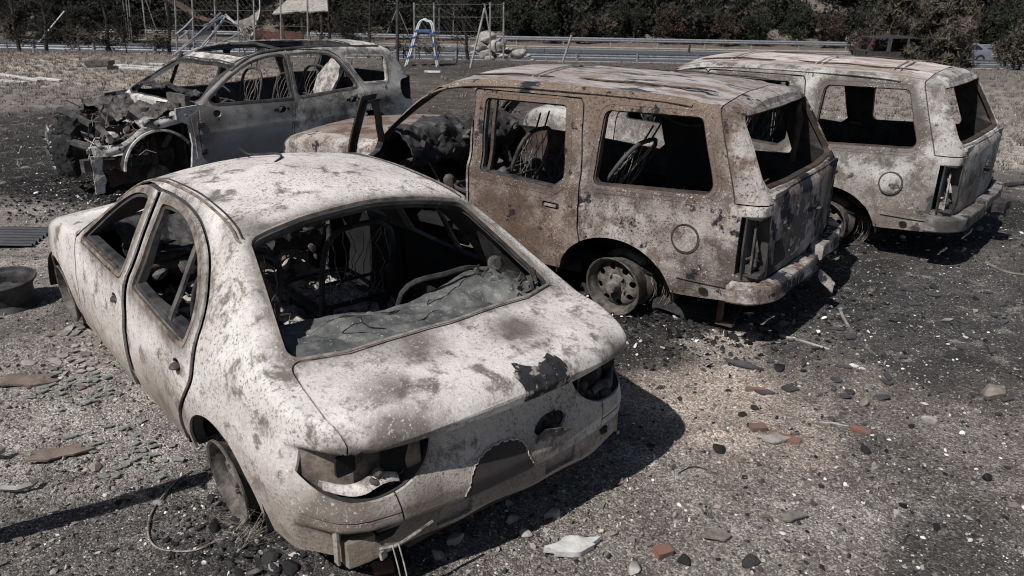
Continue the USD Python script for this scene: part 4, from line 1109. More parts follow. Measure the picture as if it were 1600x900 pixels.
    obj('floor_scraps', debris(130, (-.8, 2.2), (-.7, .7), (.50, .68), 170 + A, (.03, .16)), CHAR_GREY, t)
    for y in (.36, -.36):
        seat_frame(t, 1.15, y, .58, .35, h=.58, wires=11)
    if A:
        seat_frame(t, .42, .40, .52, .55, h=.74, wires=12, w=.52)
        seat_frame(t, -.25, .34, .58, .95, h=.55, wires=11, w=.5)
        seat_frame(t, .05, -.36, .56, .3, h=.72, wires=11, w=.5)
    if not A:
        steering_wheel(t, 1.78, .38, .92)
    dash(t, 2.08, .74, .93, 25 + A, .42)
    wires = [tube(smooth_poly([(2.0, .5 - .2 * k, .8), (1.9 + .05 * k, .45 - .2 * k, .6), (1.85, .5 - .22 * k, .5)], False, 4), .008, 4) for k in range(6)]
    obj('hanging_cable', cat(wires[:1]), WIRE, t)
    if A:
        for side in (1, -1):
            obj('spring_coil', tube([( -.1 + .05 * math.cos(a), side * .42 + .05 * math.sin(a), .16 + a * .008) for a in np.linspace(0, 25, 90)], .008, 5), CHAR, t)
        bent = smooth_poly([(-.45, .30, 1.42), (-.35, .2, 1.30), (-.1, .15, 1.25), (.2, .2, 1.38)], False, 6)
        obj('hanging_trim', tube(bent, .014, 5), CHAR, t)
        obj('pillar_lining', crumple(bx((.02, .12, .45), (-.68, -.66, 1.16)).subdivide().subdivide().subdivide(), .02, 7, 9), CHAR_BROWN, t)
        rag = sheet(lambda u, v: np.stack([-.2 + .28 * u - .1 * v, -.05 + .35 * (u - .5), 1.38 - .62 * v + .04 * np.sin(u * 9)], -1), 16, 20, .006)
        obj('hanging_headlining', crumple(rag, .05, 6, 3), SOOT, t, smooth=40)
    for x in (0, 2.83):
        for side in (1, -1):
            add_wheel(t, (x, side * .74, .215), side, tilt=-.10 * (1 if x == 0 else .5), steer=-.06, r_rim=.215, width=.21, disc_in=.055, holes=8, hole_r=.024, hole_at=.62, hub_len=.085, hub_r=.042, mats=(RIM_DARK, RIM_STEEL, RIM_STEEL), spin=.2)
    drum = trimesh.creation.cylinder(.14, .08, sections=24); drum.apply_transform(trimesh.transformations.rotation_matrix(np.pi / 2, [1, 0, 0])); drum.apply_translation((0, .60, .24))
    obj('brake_drum', drum, CHAR_BROWN, t, smooth=40)
    # tyre cord hanging in the arch
    r2 = np.random.default_rng(19 + A); ws = []
    for k in range(50):
        a0 = r2.uniform(-.5, 1.3); rad = r2.uniform(.18, .30); c = np.array([-.05, .56 + r2.normal() * .05, .18])
        q = np.array([c + [-rad * math.cos(a), r2.normal() * .02, rad * math.sin(a) * .9] for a in np.linspace(a0 - .8, a0 + r2.uniform(.6, 1.5), 7)])
        q[:, 2] = np.maximum(q[:, 2], .008); ws.append(twig(q, .0016, 3))
    obj('tyre_wires', twigs(ws), WIRE, t)
    return t, sh


def rp_box(size, c):
    return bx(size, c)


# ---------------------------------------------------------------- the estate car with its front burnt off
def build_estate():
    px, py, pa = -2.47528, 10.7579, 4.00351
    t = thing('burnt_estate', 'dark grey steel burnt-out estate with its engine bay stripped bare, furthest left wreck', 'car', (px, py, 0), pa)

    def warp(v):
        v = v.copy(); x, y, z = v.T
        w = np.clip((-.35 - x) / .5, 0, 1); w = w * w * (3 - 2 * w)
        lean = np.interp(z, [.2, .5, .7, .95, 1.05, 1.4], [.06, 0, -.01, .02, .06, .30])
        v[:, 0] = x + w * (lean + .12 * (np.abs(y) / .82) ** 2.4)
        w2 = np.clip((x - 2.1) / .36, 0, 1)
        v[:, 0] -= w2 * .10 * (np.abs(y) / .85) ** 2
        return v
    sh = Shell(
        zt=[(-.92, 1.36), (-.90, 1.37), (-.84, 1.385), (-.5, 1.405), (0, 1.425), (.5, 1.44), (1.0, 1.435), (1.35, 1.40), (1.55, 1.35), (1.7, 1.29), (2.1, 1.08), (2.3, .98), (2.46, .92)],
        wp=[(-.92, .73), (-.90, .765), (-.84, .80), (-.7, .835), (-.4, .858), (0, .872), (1, .878), (2, .872), (2.46, .85)],
        wz=[(.15, .94), (.30, .97), (.40, .985), (.50, .992), (.575, .995), (.60, 1.008), (.66, 1.0), (.78, .99), (.86, .972), (.90, .95), (.94, .925), (1.15, .82), (1.30, .735), (1.36, .70), (1.5, .63)],
        zb=[(-.92, .34), (-.6, .26), (0, .24), (2.46, .24)],
        crown=[(-.92, .05), (0, .05), (1.3, .05), (1.7, .07), (2.46, .08)],
        corner=[(-.92, .08), (-.6, .07), (0, .06), (1.5, .055), (2.46, .05)],
        x_dense=stations((-.92, -.8, .015), (-.8, -.2, .035), (-.2, 2.46, .05)), warp=warp, dents=.007, seed=41, nside=44)
    mid, inn = sh.solid(.012), sh.solid(.06)
    skin = sh.solid(0) - mid
    lin = sh.solid(.016) - inn
    fdoor = Polygon(list(smooth_poly([(2.27, .36), (2.29, .60), (2.26, .86), (2.20, .95), (1.85, 1.16), (1.55, 1.30), (1.30, 1.355), (1.0, 1.375)], False)) + [(1.06, 1.1), (1.115, .86), (1.16, .55), (1.17, .28), (2.22, .28)])
    rdoor = Polygon([(1.085, .86), (1.03, 1.1), (.97, 1.375), (.70, 1.375), (.40, 1.35), (.28, 1.28), (.16, 1.10), (.07, .92), (.05, .80), (.14, .66)] + [(.40 * math.cos(a), .27 + .40 * math.sin(a)) for a in np.radians([62, 45, 30, 15])] + [(.42, .28), (1.14, .28), (1.13, .55)])
    fwin = Polygon(list(smooth_poly([(2.12, .93), (1.85, 1.105), (1.55, 1.245), (1.30, 1.305), (1.12, 1.32), (1.055, 1.31)], False)) + [(1.12, .88), (2.05, .90)]).buffer(-.02).buffer(.02)
    rwin = rp([(1.02, .885), (.965, 1.32), (.68, 1.325), (.43, 1.30), (.33, 1.24), (.19, 1.02), (.145, .925)], .03)
    qwin = rp([(.20, 1.275), (.02, .965), (-.37, .955), (-.43, 1.245), (.0, 1.275)], .03)
    arch = Point(0, .26).buffer(.37, 28).union(sbox(-.37, -.2, .37, .26))
    front = Polygon([(2.25, 0), (2.33, .3), (2.36, .84), (2.30, .90), (2.9, .95), (2.9, 0)])
    wscreen = rp([(1.66, .60), (1.72, 0), (1.66, -.60), (2.22, -.745), (2.36, -.4), (2.40, 0), (2.36, .4), (2.22, .745)], .05)
    roofo = rp([(-.05, .47), (1.50, .50), (1.56, 0), (1.50, -.50), (-.05, -.47)], .07)
    rscreen = rp([(-.64, .98), (.64, .98), (.54, 1.30), (-.54, 1.30)], .05)
    lamp = Polygon(smooth_poly([(-.72, .96), (-.60, .93), (-.56, .84), (-.60, .74), (-.75, .69), (-1.2, .69), (-1.2, .96)])).buffer(0)
    SCORCH[0] = scorcher([fwin, rwin, qwin], [(2.3, .8, .8, .3, .9), (.6, .87, .5, .35, .5), (-.2, .85, .7, .2, .5)], reach=.06)
    openings = m3.Manifold.batch_boolean([both(arch, .35, 1.2), both(front, .3, 1.2), prism(wscreen, 'z', .9, 1.6), prism(roofo, 'z', 1.2, 1.6), prism(rscreen, 'x', -1.3, -.3), both(lamp, .60, 1.2)], m3.OpType.Add)
    shell = skin - openings
    doors = both(fdoor.union(rdoor).buffer(.010).buffer(-.003), .35, 1.2)
    upper = prism(sbox(-1.4, .0, .6, 1.6), 'y', -1.3, 1.3)
    body = shell - doors - both(qwin, .3, 1.2)
    part(body, 'body', STEEL_LIGHT, t)
    for side in (1, -1):
        lo, hi = (.3, 1.2) if side > 0 else (-1.2, -.3)
        for nm, dp, w_, hx, hz, mat in (('front_door', fdoor, fwin, 1.28, .765, STEEL), ('rear_door', rdoor, rwin, .26, .785, STEEL_LIGHT)):
            h1 = Point(hx, hz).buffer(.05); h1 = affinity.scale(h1, 1.3, .75)
            D = (shell ^ prism(dp.buffer(-.004), 'y', lo, hi)) - prism(w_, 'y', lo, hi) - prism(h1, 'y', lo, hi)
            if nm == 'front_door':
                D = D - prism(affinity.scale(Point(2.07, .80).buffer(.04), 1.1, .9), 'y', lo, hi) - prism(Point(2.06, .735).buffer(.012), 'y', lo, hi)
            d = part(D, nm, mat, t)
            part((sh.solid(.0 - .003) - sh.solid(.04)) ^ prism(w_.buffer(.024) - w_, 'y', lo, hi), 'window_frame', CHAR if nm == 'front_door' else CHAR_GREY, d)
            part(lin ^ prism(dp.buffer(-.02).intersection(sbox(-1, 0, 3, .88)), 'y', lo, hi), 'inner_panel', CHAR, d)
            hb = part((sh.solid(.01) - sh.solid(.03)) ^ prism(h1.buffer(.004), 'y', lo, hi), 'handle_recess', SOOT, d)
            tri_ = Polygon([(hx + .045, hz + .025), (hx - .02, hz + .03), (hx + .03, hz - .025)])
            part((sh.solid(.0) - sh.solid(.01)) ^ prism(tri_, 'y', lo, hi), 'handle_remains', ASHGREY, d)
            for dx in (-.085, .085):
                part((sh.solid(-.002) - sh.solid(.01)) ^ prism(sbox(hx + dx - .014, hz - .014, hx + dx + .014, hz + .014), 'y', lo, hi), 'handle_mount', SOOT, d)
        part((sh.solid(-.003) - sh.solid(.05)) ^ prism(qwin.buffer(.02) - qwin, 'y', lo, hi), 'quarter_window_frame', ASHGREY if side > 0 else CHAR, t)
        lh = obj('lamp_housing', crumple(bx((.30, .03, .30), (-.70, side * .66, .82)).subdivide().subdivide(), .02, 8, 4), SOOT, t)
        pts = []
        for x in np.linspace(1.75, -.45, 28):
            y, z = sh.half(x, 0); k = sh.nside - 1 + 6
            pts.append((x, side * (y[k] - .01), z[k] + .012))
        obj('roof_rail', tube(warp(np.array(pts)), .014, 6), CHAR_GREY if side > 0 else ASHGREY, t, smooth=50)
    part((sh.solid(-.004) - sh.solid(.03)) ^ prism(roofo.buffer(.03) - roofo, 'z', 1.2, 1.6), 'roof_opening_frame', CHAR, t)
    part((sh.solid(-.003) - sh.solid(.03)) ^ prism(wscreen.buffer(.02) - wscreen, 'z', .9, 1.6), 'windscreen_frame', CHAR, t)
    part((sh.solid(-.003) - sh.solid(.03)) ^ prism(rscreen.buffer(.02) - rscreen, 'x', -1.3, -.3), 'rear_window_frame', CHAR_GREY, t)
    cut = prism(fwin.buffer(.008), 'y', -1.2, 1.2) + prism(rwin.buffer(.008), 'y', -1.2, 1.2) + prism(qwin.buffer(.01), 'y', -1.2, 1.2)
    part(lin - openings - cut - both(sbox(.1, .2, 2.3, .88), .3, 1.2), 'inner_frame', CHAR, t)
    y = .02
    obj('roof_bar', tube([(1.02, -.55, 1.385), (1.0, 0, 1.42), (1.02, .55, 1.385)], .02, 6), CHAR, t)
    obj('floor_pan', bx((3.0, 1.4, .05), (.9, 0, .28)), SOOT, t)
    obj('floor_ash', lumpy_floor(-.7, 2.2, -.7, .7, .30, .26, 24, 70), CHAR, t, smooth=True)
    obj('floor_scraps', debris(90, (-.5, 2.1), (-.7, .7), (.42, .60), 270, (.03, .14)), CHAR_GREY, t)
    for yy in (.37, -.37):
        seat_frame(t, 1.0, yy, .50, .3, h=.62)
    seat_frame(t, .12, .3, .52, .4, h=.6, w=.55); seat_frame(t, .12, -.34, .52, .4, h=.6, w=.5)
    seatshell = sheet(lambda u, v: np.stack([.35 - .28 * u ** 1.5 + .05 * np.sin(v * 3), .10 + .42 * v, .60 + .62 * u * (1 - .25 * np.abs(v - .5))], -1), 14, 14, .01)
    obj('rear_seat_remains', crumple(seatshell, .05, 5, 7), ASHGREY, t, smooth=50)
    steering_wheel(t, 1.65, .38, .86)
    dash(t, 2.02, .70, .90, 29, .42)
    obj('strut', tube([(1.78, -.70, .9), (1.62, -.60, 1.32)], .02, 6), CHAR, t)
    for side in (1, -1):
        add_wheel(t, (0, side * .72, .21), side, r_rim=.21, width=.18, disc_in=.04, holes=10, hole_r=.018, hub_len=.03)
        def well(u, v):
            aa = u * np.pi
            return np.stack([.40 * np.cos(aa), side * (.42 + .42 * v), .26 + .40 * np.sin(aa)], -1)
        obj('wheel_well', sheet(well, 16, 4, .008), SOOT, t, smooth=50)
    # the stripped front
    F = CHAR_GREY
    for side in (1, -1):
        m_ = STEEL_LIGHT if side > 0 else CHAR
        def dome(u, v):
            aa = u * np.pi * .96 + .06
            rr = .385 + .01 * np.sin(u * 14)
            return np.stack([2.70 + rr * np.cos(aa), side * (.44 + .33 * v), .30 + rr * np.sin(aa)], -1)
        w_ = obj('inner_wing', sheet(dome, 28, 6, .008), CHAR_BROWN, t, smooth=50)
        lip = np.array([(2.70 + .385 * math.cos(a), side * .775, .30 + .385 * math.sin(a)) for a in np.linspace(.06, 3.0, 28)])
        obj('wing_lip', tube(lip, .016, 5), m_, w_, smooth=50)
        obj('well_wall', crumple(bx((.78, .02, .6), (2.72, side * .44, .42)).subdivide().subdivide().subdivide(), .02, 5, 3), CHAR_BROWN, w_)
        rail = smooth_poly([(2.30, side * .78, .80), (2.55, side * .76, .765), (2.80, side * .73, .70), (2.95, side * .70, .60), (3.08, side * .68, .535), (3.22, side * .66, .50)], False, 4)
        q = []
        rr = obj('upper_rail', sheet(lambda u, v: np.stack([np.interp(u, np.linspace(0, 1, len(rail)), rail[:, 0]), np.interp(u, np.linspace(0, 1, len(rail)), rail[:, 1]) + 0 * v + side * .02 * np.sin(v * 3.1), np.interp(u, np.linspace(0, 1, len(rail)), rail[:, 2]) + .07 * (v - .5) * (1.3 - .5 * u)], -1), 30, 6, .012), STEEL_LIGHT if side > 0 else CHAR, t, smooth=40)
        for hx_ in (.12, .32, .55, .8):
            k = int(hx_ * (len(rail) - 1)); hc = trimesh.creation.cylinder(.013, .03, sections=14); hc.apply_transform(trimesh.transformations.rotation_matrix(np.pi / 2, [1, 0, 0])); hc.apply_translation(rail[k] + [0, side * .018, 0])
            obj('bolt_hole', hc, SOOT, rr)
        hp = Polygon([(2.22, .26), (2.40, .26), (2.36, .50), (2.38, .72), (2.50, .78), (2.50, .88), (2.20, .90)]).buffer(.01)
        for c_, r_ in (((2.30, .78), .028), ((2.40, .82), .02), ((2.31, .62), .016), ((2.29, .48), .022), ((2.31, .36), .016)):
            hp = hp - Point(c_).buffer(r_)
        pm = trimesh.creation.extrude_polygon(hp, .03); v = pm.vertices.copy(); pm.vertices = np.stack([v[:, 0], side * (.80 + v[:, 2]) , v[:, 1]], 1)
        if side > 0: pm.invert()
        trimesh.repair.fix_normals(pm)
        hpm = obj('hinge_pillar', pm, STEEL_LIGHT if side > 0 else CHAR, t)
        obj('pillar_backing', bx((.16, .02, .6), (2.31, side * .785, .55)), SOOT, hpm)
        for zz in (.70, .42):
            obj('hinge', crumple(bx((.07, .04, .06), (2.27, side * .845, zz)).subdivide(), .008, 20, 2), CHAR_GREY, hpm)
        obj('chassis_leg', bx((1.0, .09, .12), (2.85, side * .42, .36)), CHAR_GREY, t)
        hubm = trimesh.creation.cylinder(.14, .03, sections=26); hubm.apply_transform(trimesh.transformations.rotation_matrix(np.pi / 2, [1, 0, .2])); hubm.apply_translation((2.70, side * .66, .17))
        obj('brake_disc', hubm, RIM_DARK, t, smooth=40)
        obj('strut_tube', tube([(2.70, side * .62, .18), (2.66, side * .54, .72)], .035, 8), CHAR_BROWN, t, smooth=50)
        obj('lower_arm', tube([(2.70, side * .64, .16), (2.60, side * .30, .20)], .025, 6), CHAR, t)
    obj('bulkhead', crumple(bx((.03, 1.42, .66), (2.40, 0, .58)).subdivide().subdivide().subdivide(), .03, 4, 1), CHAR, t)
    cowl = sheet(lambda u, v: np.stack([2.34 + .50 * u, -.70 + 1.42 * v, .90 - .12 * u + .05 * np.sin(v * 11) * u], -1), 50, 90, .008)
    obj('bonnet_remains', crumple(crumple(cowl, .09, 4.5, 3), .05, 14, 5), CHAR_GREY, t, smooth=30)
    c2 = sheet(lambda u, v: np.stack([2.40 + .45 * u, .34 + .42 * v, .84 - .09 * u], -1), 20, 20, .006)
    obj('wing_remains', crumple(c2, .06, 14, 6), ASHGREY, t, smooth=20)
    obj('cowl_plate', crumple(bx((.05, .36, .16), (2.36, .62, .93)).subdivide().subdivide(), .02, 6, 1), CHAR_GREY, t)
    eng = rock(91, 3, .8, .5); eng.apply_scale((.30, .40, .26)); eng.apply_translation((2.80, -.02, .55))
    obj('engine', crumple(eng, .06, 9, 2), CHAR, t)
    fan = rock(17, 3, 1.0, .25); fan.apply_scale((.16, .20, .20)); fan.apply_translation((3.02, .30, .66))
    obj('burnt_motor', crumple(fan, .03, 14, 2), SOOT, t)
    obj('engine_scraps', debris(110, (2.5, 3.2), (-.6, .68), (.45, .82), 300, (.04, .16)), CHAR_GREY, t)
    obj('bright_scraps', debris(40, (2.75, 3.25), (.30, .70), (.42, .66), 380, (.05, .14)), ASHGREY, t)
    rad = sheet(lambda u, v: np.stack([3.34 + .05 * np.sin(u * 5) - .04 * v, -.12 + .36 * v + .03 * np.sin(u * 9), .22 + .58 * u], -1), 24, 20, .05)
    obj('radiator', crumple(rad, .05, 15, 4), SOOT, t)
    obj('radiator_edge', debris(26, (3.33, 3.42), (-.2, -.1), (.25, .75), 420, (.04, .10)), ASHGREY, t)
    obj('front_crossbeam', tube(smooth_poly([(3.30, -.62, .55), (3.34, -.2, .58), (3.30, .3, .56), (3.20, .62, .52)], False, 4), .045, 7), CHAR, t, smooth=50)
    obj('slam_panel', tube(smooth_poly([(3.10, -.60, .78), (3.16, -.2, .80), (3.12, .25, .72)], False, 4), .04, 6), CHAR, t)
    can = sheet(lambda u, v: np.stack([2.98 + .36 * u, .50 + .22 * v, .44 + .10 * np.sin(v * 3.1) + .05 * u], -1), 18, 14, .006)
    obj('crash_can', crumple(can, .05, 8, 9), STEEL_LIGHT, t, smooth=30)
    plate = sheet(lambda u, v: np.stack([3.24 + .10 * v, .64 - .03 * u, .50 - .40 * u], -1), 14, 6, .008)
    obj('hanging_plate', crumple(plate, .03, 9, 4), STEEL_LIGHT, t, smooth=30)
    ws = []
    r2 = np.random.default_rng(44)
    for k in range(30):
        a = np.array([r2.uniform(2.7, 3.2), r2.uniform(.2, .7), r2.uniform(.4, .8)])
        ws.append(tube(np.cumsum(np.vstack([a, r2.normal(size=(5, 3)) * [.05, .05, .05] - [0, 0, .02]]), 0), .004, 4))
    obj('loom_wires', cat(ws), WIRE, t)
    return t, sh


# ---------------------------------------------------------------- terrain
def sstep(a, b, x):
    t = np.clip((np.asarray(x, float) - a) / (b - a), 0, 1)
    return t * t * (3 - 2 * t)


def terrain(x, y):
    """Smooth height of the land: the yard, its slope down to the road, and the wooded hill beyond."""
    x, y = np.asarray(x, float), np.asarray(y, float)
    z = -3.0 * sstep(22, 50, y)
    return z + np.maximum(y - 74, 0) * .30 * sstep(74, 90, y)


def hit(u, v):
    """Where the sight line of photograph pixel (u, v) meets the land."""
    y = 1.0
    for k in range(4000):
        p = at_range(u, v, y)
        if p[2] <= terrain(p[0], p[1]):
            return p
        y *= 1.004
    return p


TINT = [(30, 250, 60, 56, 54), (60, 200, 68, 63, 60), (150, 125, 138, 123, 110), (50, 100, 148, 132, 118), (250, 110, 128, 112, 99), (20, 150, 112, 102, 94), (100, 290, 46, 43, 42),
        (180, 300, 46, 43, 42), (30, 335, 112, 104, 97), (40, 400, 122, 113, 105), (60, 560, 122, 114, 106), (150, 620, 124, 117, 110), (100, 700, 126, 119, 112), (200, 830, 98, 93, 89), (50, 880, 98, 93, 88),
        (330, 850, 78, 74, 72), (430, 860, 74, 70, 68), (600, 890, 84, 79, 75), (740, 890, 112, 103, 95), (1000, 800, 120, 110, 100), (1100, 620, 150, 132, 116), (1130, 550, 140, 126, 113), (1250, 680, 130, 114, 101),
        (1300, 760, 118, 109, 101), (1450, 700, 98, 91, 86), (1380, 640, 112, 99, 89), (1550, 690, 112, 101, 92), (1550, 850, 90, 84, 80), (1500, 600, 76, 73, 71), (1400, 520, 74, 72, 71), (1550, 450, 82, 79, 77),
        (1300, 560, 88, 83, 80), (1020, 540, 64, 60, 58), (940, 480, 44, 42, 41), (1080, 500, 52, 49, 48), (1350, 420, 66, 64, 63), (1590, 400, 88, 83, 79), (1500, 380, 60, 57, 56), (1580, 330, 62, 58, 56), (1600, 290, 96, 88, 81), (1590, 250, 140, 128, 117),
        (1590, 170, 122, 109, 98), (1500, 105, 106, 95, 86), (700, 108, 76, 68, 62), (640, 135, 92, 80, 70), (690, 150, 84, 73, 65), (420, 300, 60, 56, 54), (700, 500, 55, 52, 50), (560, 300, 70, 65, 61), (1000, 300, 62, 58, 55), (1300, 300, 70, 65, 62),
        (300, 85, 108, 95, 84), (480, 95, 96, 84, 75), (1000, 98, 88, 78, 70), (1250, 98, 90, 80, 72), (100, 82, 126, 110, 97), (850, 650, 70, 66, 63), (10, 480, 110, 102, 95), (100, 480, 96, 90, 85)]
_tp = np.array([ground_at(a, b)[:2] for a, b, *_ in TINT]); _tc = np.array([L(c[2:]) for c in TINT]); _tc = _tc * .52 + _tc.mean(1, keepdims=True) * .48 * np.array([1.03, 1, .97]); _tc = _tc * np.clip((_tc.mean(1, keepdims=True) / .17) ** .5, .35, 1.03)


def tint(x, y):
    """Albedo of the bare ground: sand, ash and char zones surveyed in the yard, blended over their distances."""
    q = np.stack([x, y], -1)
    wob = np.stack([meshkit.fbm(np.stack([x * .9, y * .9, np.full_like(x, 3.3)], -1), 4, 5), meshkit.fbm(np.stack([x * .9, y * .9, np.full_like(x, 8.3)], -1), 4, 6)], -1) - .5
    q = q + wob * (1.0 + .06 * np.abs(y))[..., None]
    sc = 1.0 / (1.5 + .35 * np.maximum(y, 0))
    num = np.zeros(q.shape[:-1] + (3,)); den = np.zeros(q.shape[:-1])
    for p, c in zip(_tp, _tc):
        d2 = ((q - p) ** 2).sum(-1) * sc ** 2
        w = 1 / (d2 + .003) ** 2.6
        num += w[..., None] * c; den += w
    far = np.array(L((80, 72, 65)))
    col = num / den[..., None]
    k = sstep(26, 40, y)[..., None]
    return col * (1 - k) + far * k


def relief(x, y):
    fade = 1 / (1 + (np.maximum(y, 0) / 14) ** 2)
    P = lambda s, o: np.stack([x * s, y * s, np.full_like(x, o)], -1)
    h = .05 * (meshkit.fbm(P(.7, 1.5), 3, 2) - .5)
    h += .030 * (meshkit.fbm(P(5, 4.5), 4, 3) - .5) * fade
    h += .014 * np.maximum(meshkit.noise(P(17, 7.5), 4) - .5, 0) * 2 / (1 + (np.maximum(y, 0) / 5) ** 3)
    return h


def build_ground():
    yy = np.concatenate([[-60, -25, -10, -4, -1.5, 0, .6], np.geomspace(1.1, 34, 640), np.linspace(35, 180, 90)])
    s = np.concatenate([-np.geomspace(1, .0001, 26)[:-1] * 1 - 0, np.linspace(0, 1, 720), 1 + np.geomspace(.0001, 1, 26)[1:]])
    Y, S = np.meshgrid(yy, s, indexing='ij')
    half = .70 * np.maximum(Y, 0) + 1.6
    X = np.where(S < 0, -half - (-S) * (160 - half), np.where(S > 1, half + (S - 1) * (160 - half), half * (2 * np.clip(S, 0, 1) - 1)))
    Z = terrain(X, Y) + relief(X, Y)
    Z -= .05 * ((Y > 54.5) & (Y < 72.5))
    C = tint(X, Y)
    n, m = X.shape
    i = np.arange(n * m).reshape(n, m)
    q = np.stack([i[:-1, :-1], i[:-1, 1:], i[1:, 1:], i[1:, :-1]], -1).reshape(-1, 4)
    f = np.vstack([q[:, [0, 1, 2]], q[:, [0, 2, 3]]])
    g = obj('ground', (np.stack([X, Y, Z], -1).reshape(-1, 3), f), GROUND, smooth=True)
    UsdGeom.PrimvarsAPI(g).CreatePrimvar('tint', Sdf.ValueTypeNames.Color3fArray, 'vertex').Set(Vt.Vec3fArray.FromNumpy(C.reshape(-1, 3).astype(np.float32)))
    tag(g, kind='structure')


GROUND = usdkit.material(stage, '/World/Looks/ash_and_sand_ground', {
    'at': ('attribute', {'attribute': 'tint'}),
    'g': ('geometry', {}),
    'a': ('noise_texture', {'scale': 2.6, 'detail': 9.0, 'roughness': .72}),
    'ra': ('map_range', {'from_min': .30, 'from_max': .70, 'to_min': .50, 'to_max': 1.5}),
    'ma': ('mix_color', {'blend_type': 'multiply', 'fac': 1.0, 'use_clamp': False}),
    'v': ('voronoi_texture', {'scale': 105.0, 'detail': 1.0}),
    'sep': ('separate_color', {}),
    'rv': ('rgb_ramp', {'ramp': [(0.0, (.30, .29, .29)), (.35, (.70, .69, .68)), (.62, (1.0, .97, .93)), (.88, (1.35, 1.28, 1.2)), (.965, (1.6, 1.55, 1.5)), (1.0, (3.2, 3.1, 3.0))]}),
    'mv': ('mix_color', {'blend_type': 'multiply', 'fac': .55, 'use_clamp': False}),
    'c': ('noise_texture', {'scale': 130.0, 'detail': 5.0, 'roughness': .75}),
    'as': ('noise_texture', {'scale': 4.2, 'detail': 9.0, 'roughness': .74, 'distortion': .6}), 'asr': ('rgb_ramp', {'ramp': [(.55, (0, 0, 0)), (.68, (.55, .55, .55))]}), 'asm': ('mix_color', {'b': L((150, 145, 140))}),
    'ch': ('noise_texture', {'scale': 6.3, 'detail': 9.0, 'roughness': .76}), 'chr': ('rgb_ramp', {'ramp': [(.56, (0, 0, 0)), (.66, (.8, .8, .8))]}), 'chm': ('mix_color', {'b': L((52, 49, 47))}),
    'v2': ('voronoi_texture', {'scale': 78.0}), 'sep2': ('separate_color', {}), 'on': ('math', {'math_type': 'greater_than' if False else 'less_than', 'value2': .075}), 'near': ('math', {'math_type': 'less_than', 'value2': .36}), 'sp': ('math', {'math_type': 'multiply'}), 'spm': ('mix_color', {'b': L((176, 171, 165))}),
    'rc': ('map_range', {'from_min': .3, 'from_max': .7, 'to_min': .45, 'to_max': 1.55}),
    'mc': ('mix_color', {'blend_type': 'multiply', 'fac': .65, 'use_clamp': False}),
    'h': ('math', {'math_type': 'multiply_add', 'value2': -.8}),
    'b': ('bump', {'strength': .9, 'distance': .012}),
    'p': ('principled_bsdf', {'roughness': .95, 'specular_ior_level': .15})},
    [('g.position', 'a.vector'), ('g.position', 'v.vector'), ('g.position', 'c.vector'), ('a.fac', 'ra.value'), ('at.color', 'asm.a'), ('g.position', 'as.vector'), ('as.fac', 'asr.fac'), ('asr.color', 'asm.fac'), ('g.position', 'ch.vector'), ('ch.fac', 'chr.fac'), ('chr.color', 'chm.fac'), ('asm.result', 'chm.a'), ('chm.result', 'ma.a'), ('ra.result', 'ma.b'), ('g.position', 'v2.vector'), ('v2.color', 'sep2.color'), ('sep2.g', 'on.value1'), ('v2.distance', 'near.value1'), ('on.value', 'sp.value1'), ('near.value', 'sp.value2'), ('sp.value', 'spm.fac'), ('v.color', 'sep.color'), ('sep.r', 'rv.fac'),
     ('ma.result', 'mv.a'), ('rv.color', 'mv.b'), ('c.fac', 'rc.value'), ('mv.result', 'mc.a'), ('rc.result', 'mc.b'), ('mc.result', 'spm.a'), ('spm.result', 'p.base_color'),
     ('v.distance', 'h.value1'), ('c.fac', 'h.value3'), ('h.value', 'b.height'), ('b.normal', 'p.normal')], surface='p.BSDF')


def random_tone(name, ramp, rough=.9, bump=.4, scale=30.0):
    return usdkit.material(stage, f'/World/Looks/{name}', {
        'o': ('object_info', {}), 'r': ('rgb_ramp', {'ramp': ramp}), 'tc': ('texture_coordinate', {}),
        'n': ('noise_texture', {'scale': scale, 'detail': 5.0, 'roughness': .7}), 'mr': ('map_range', {'from_min': .3, 'from_max': .7, 'to_min': .65, 'to_max': 1.3}),
        'm': ('mix_color', {'blend_type': 'multiply', 'fac': 1.0, 'use_clamp': False}), 'b': ('bump', {'strength': bump, 'distance': .01}),
        'p': ('principled_bsdf', {'roughness': rough, 'specular_ior_level': .2})},
        [('o.random', 'r.fac'), ('tc.object', 'n.vector'), ('n.fac', 'mr.value'), ('r.color', 'm.a'), ('mr.result', 'm.b'), ('m.result', 'p.base_color'), ('n.fac', 'b.height'), ('b.normal', 'p.normal')], surface='p.BSDF')


def instancer(name, protos, mats, pos, scale, quat, which, label=None):
    pi = UsdGeom.PointInstancer.Define(stage, f'/World/{name}')
    paths = []
    for k, (m, mt) in enumerate(zip(protos, mats)):
        p = usdkit.mesh(stage, f'/World/{name}/piece_{k:03d}', m, mt)
        paths.append(p.GetPath())
    pi.CreatePrototypesRel().SetTargets(paths)
    pi.CreatePositionsAttr(Vt.Vec3fArray.FromNumpy(np.asarray(pos, np.float32)))
    pi.CreateScalesAttr(Vt.Vec3fArray.FromNumpy(np.asarray(scale, np.float32)))
    pi.CreateProtoIndicesAttr(Vt.IntArray.FromNumpy(np.asarray(which, np.int32)))
    pi.CreateOrientationsAttr(Vt.QuathArray([Gf.Quath(float(q[3]), float(q[0]), float(q[1]), float(q[2])) for q in quat]))
    tag(pi, label, kind='stuff')
    return pi


def scatter(n, ymin, ymax, r, power=2.0):
    """World positions whose density falls off with distance, as detail is only worth having near by."""
    u = r.random(n)
    a, b = ymin ** (2 - power + 1e-6), ymax ** (2 - power + 1e-6)
    y = (a + (b - a) * u) ** (1 / (2 - power + 1e-6))
    x = (r.random(n) * 2 - 1) * (.68 * y + .6)
    return x, y


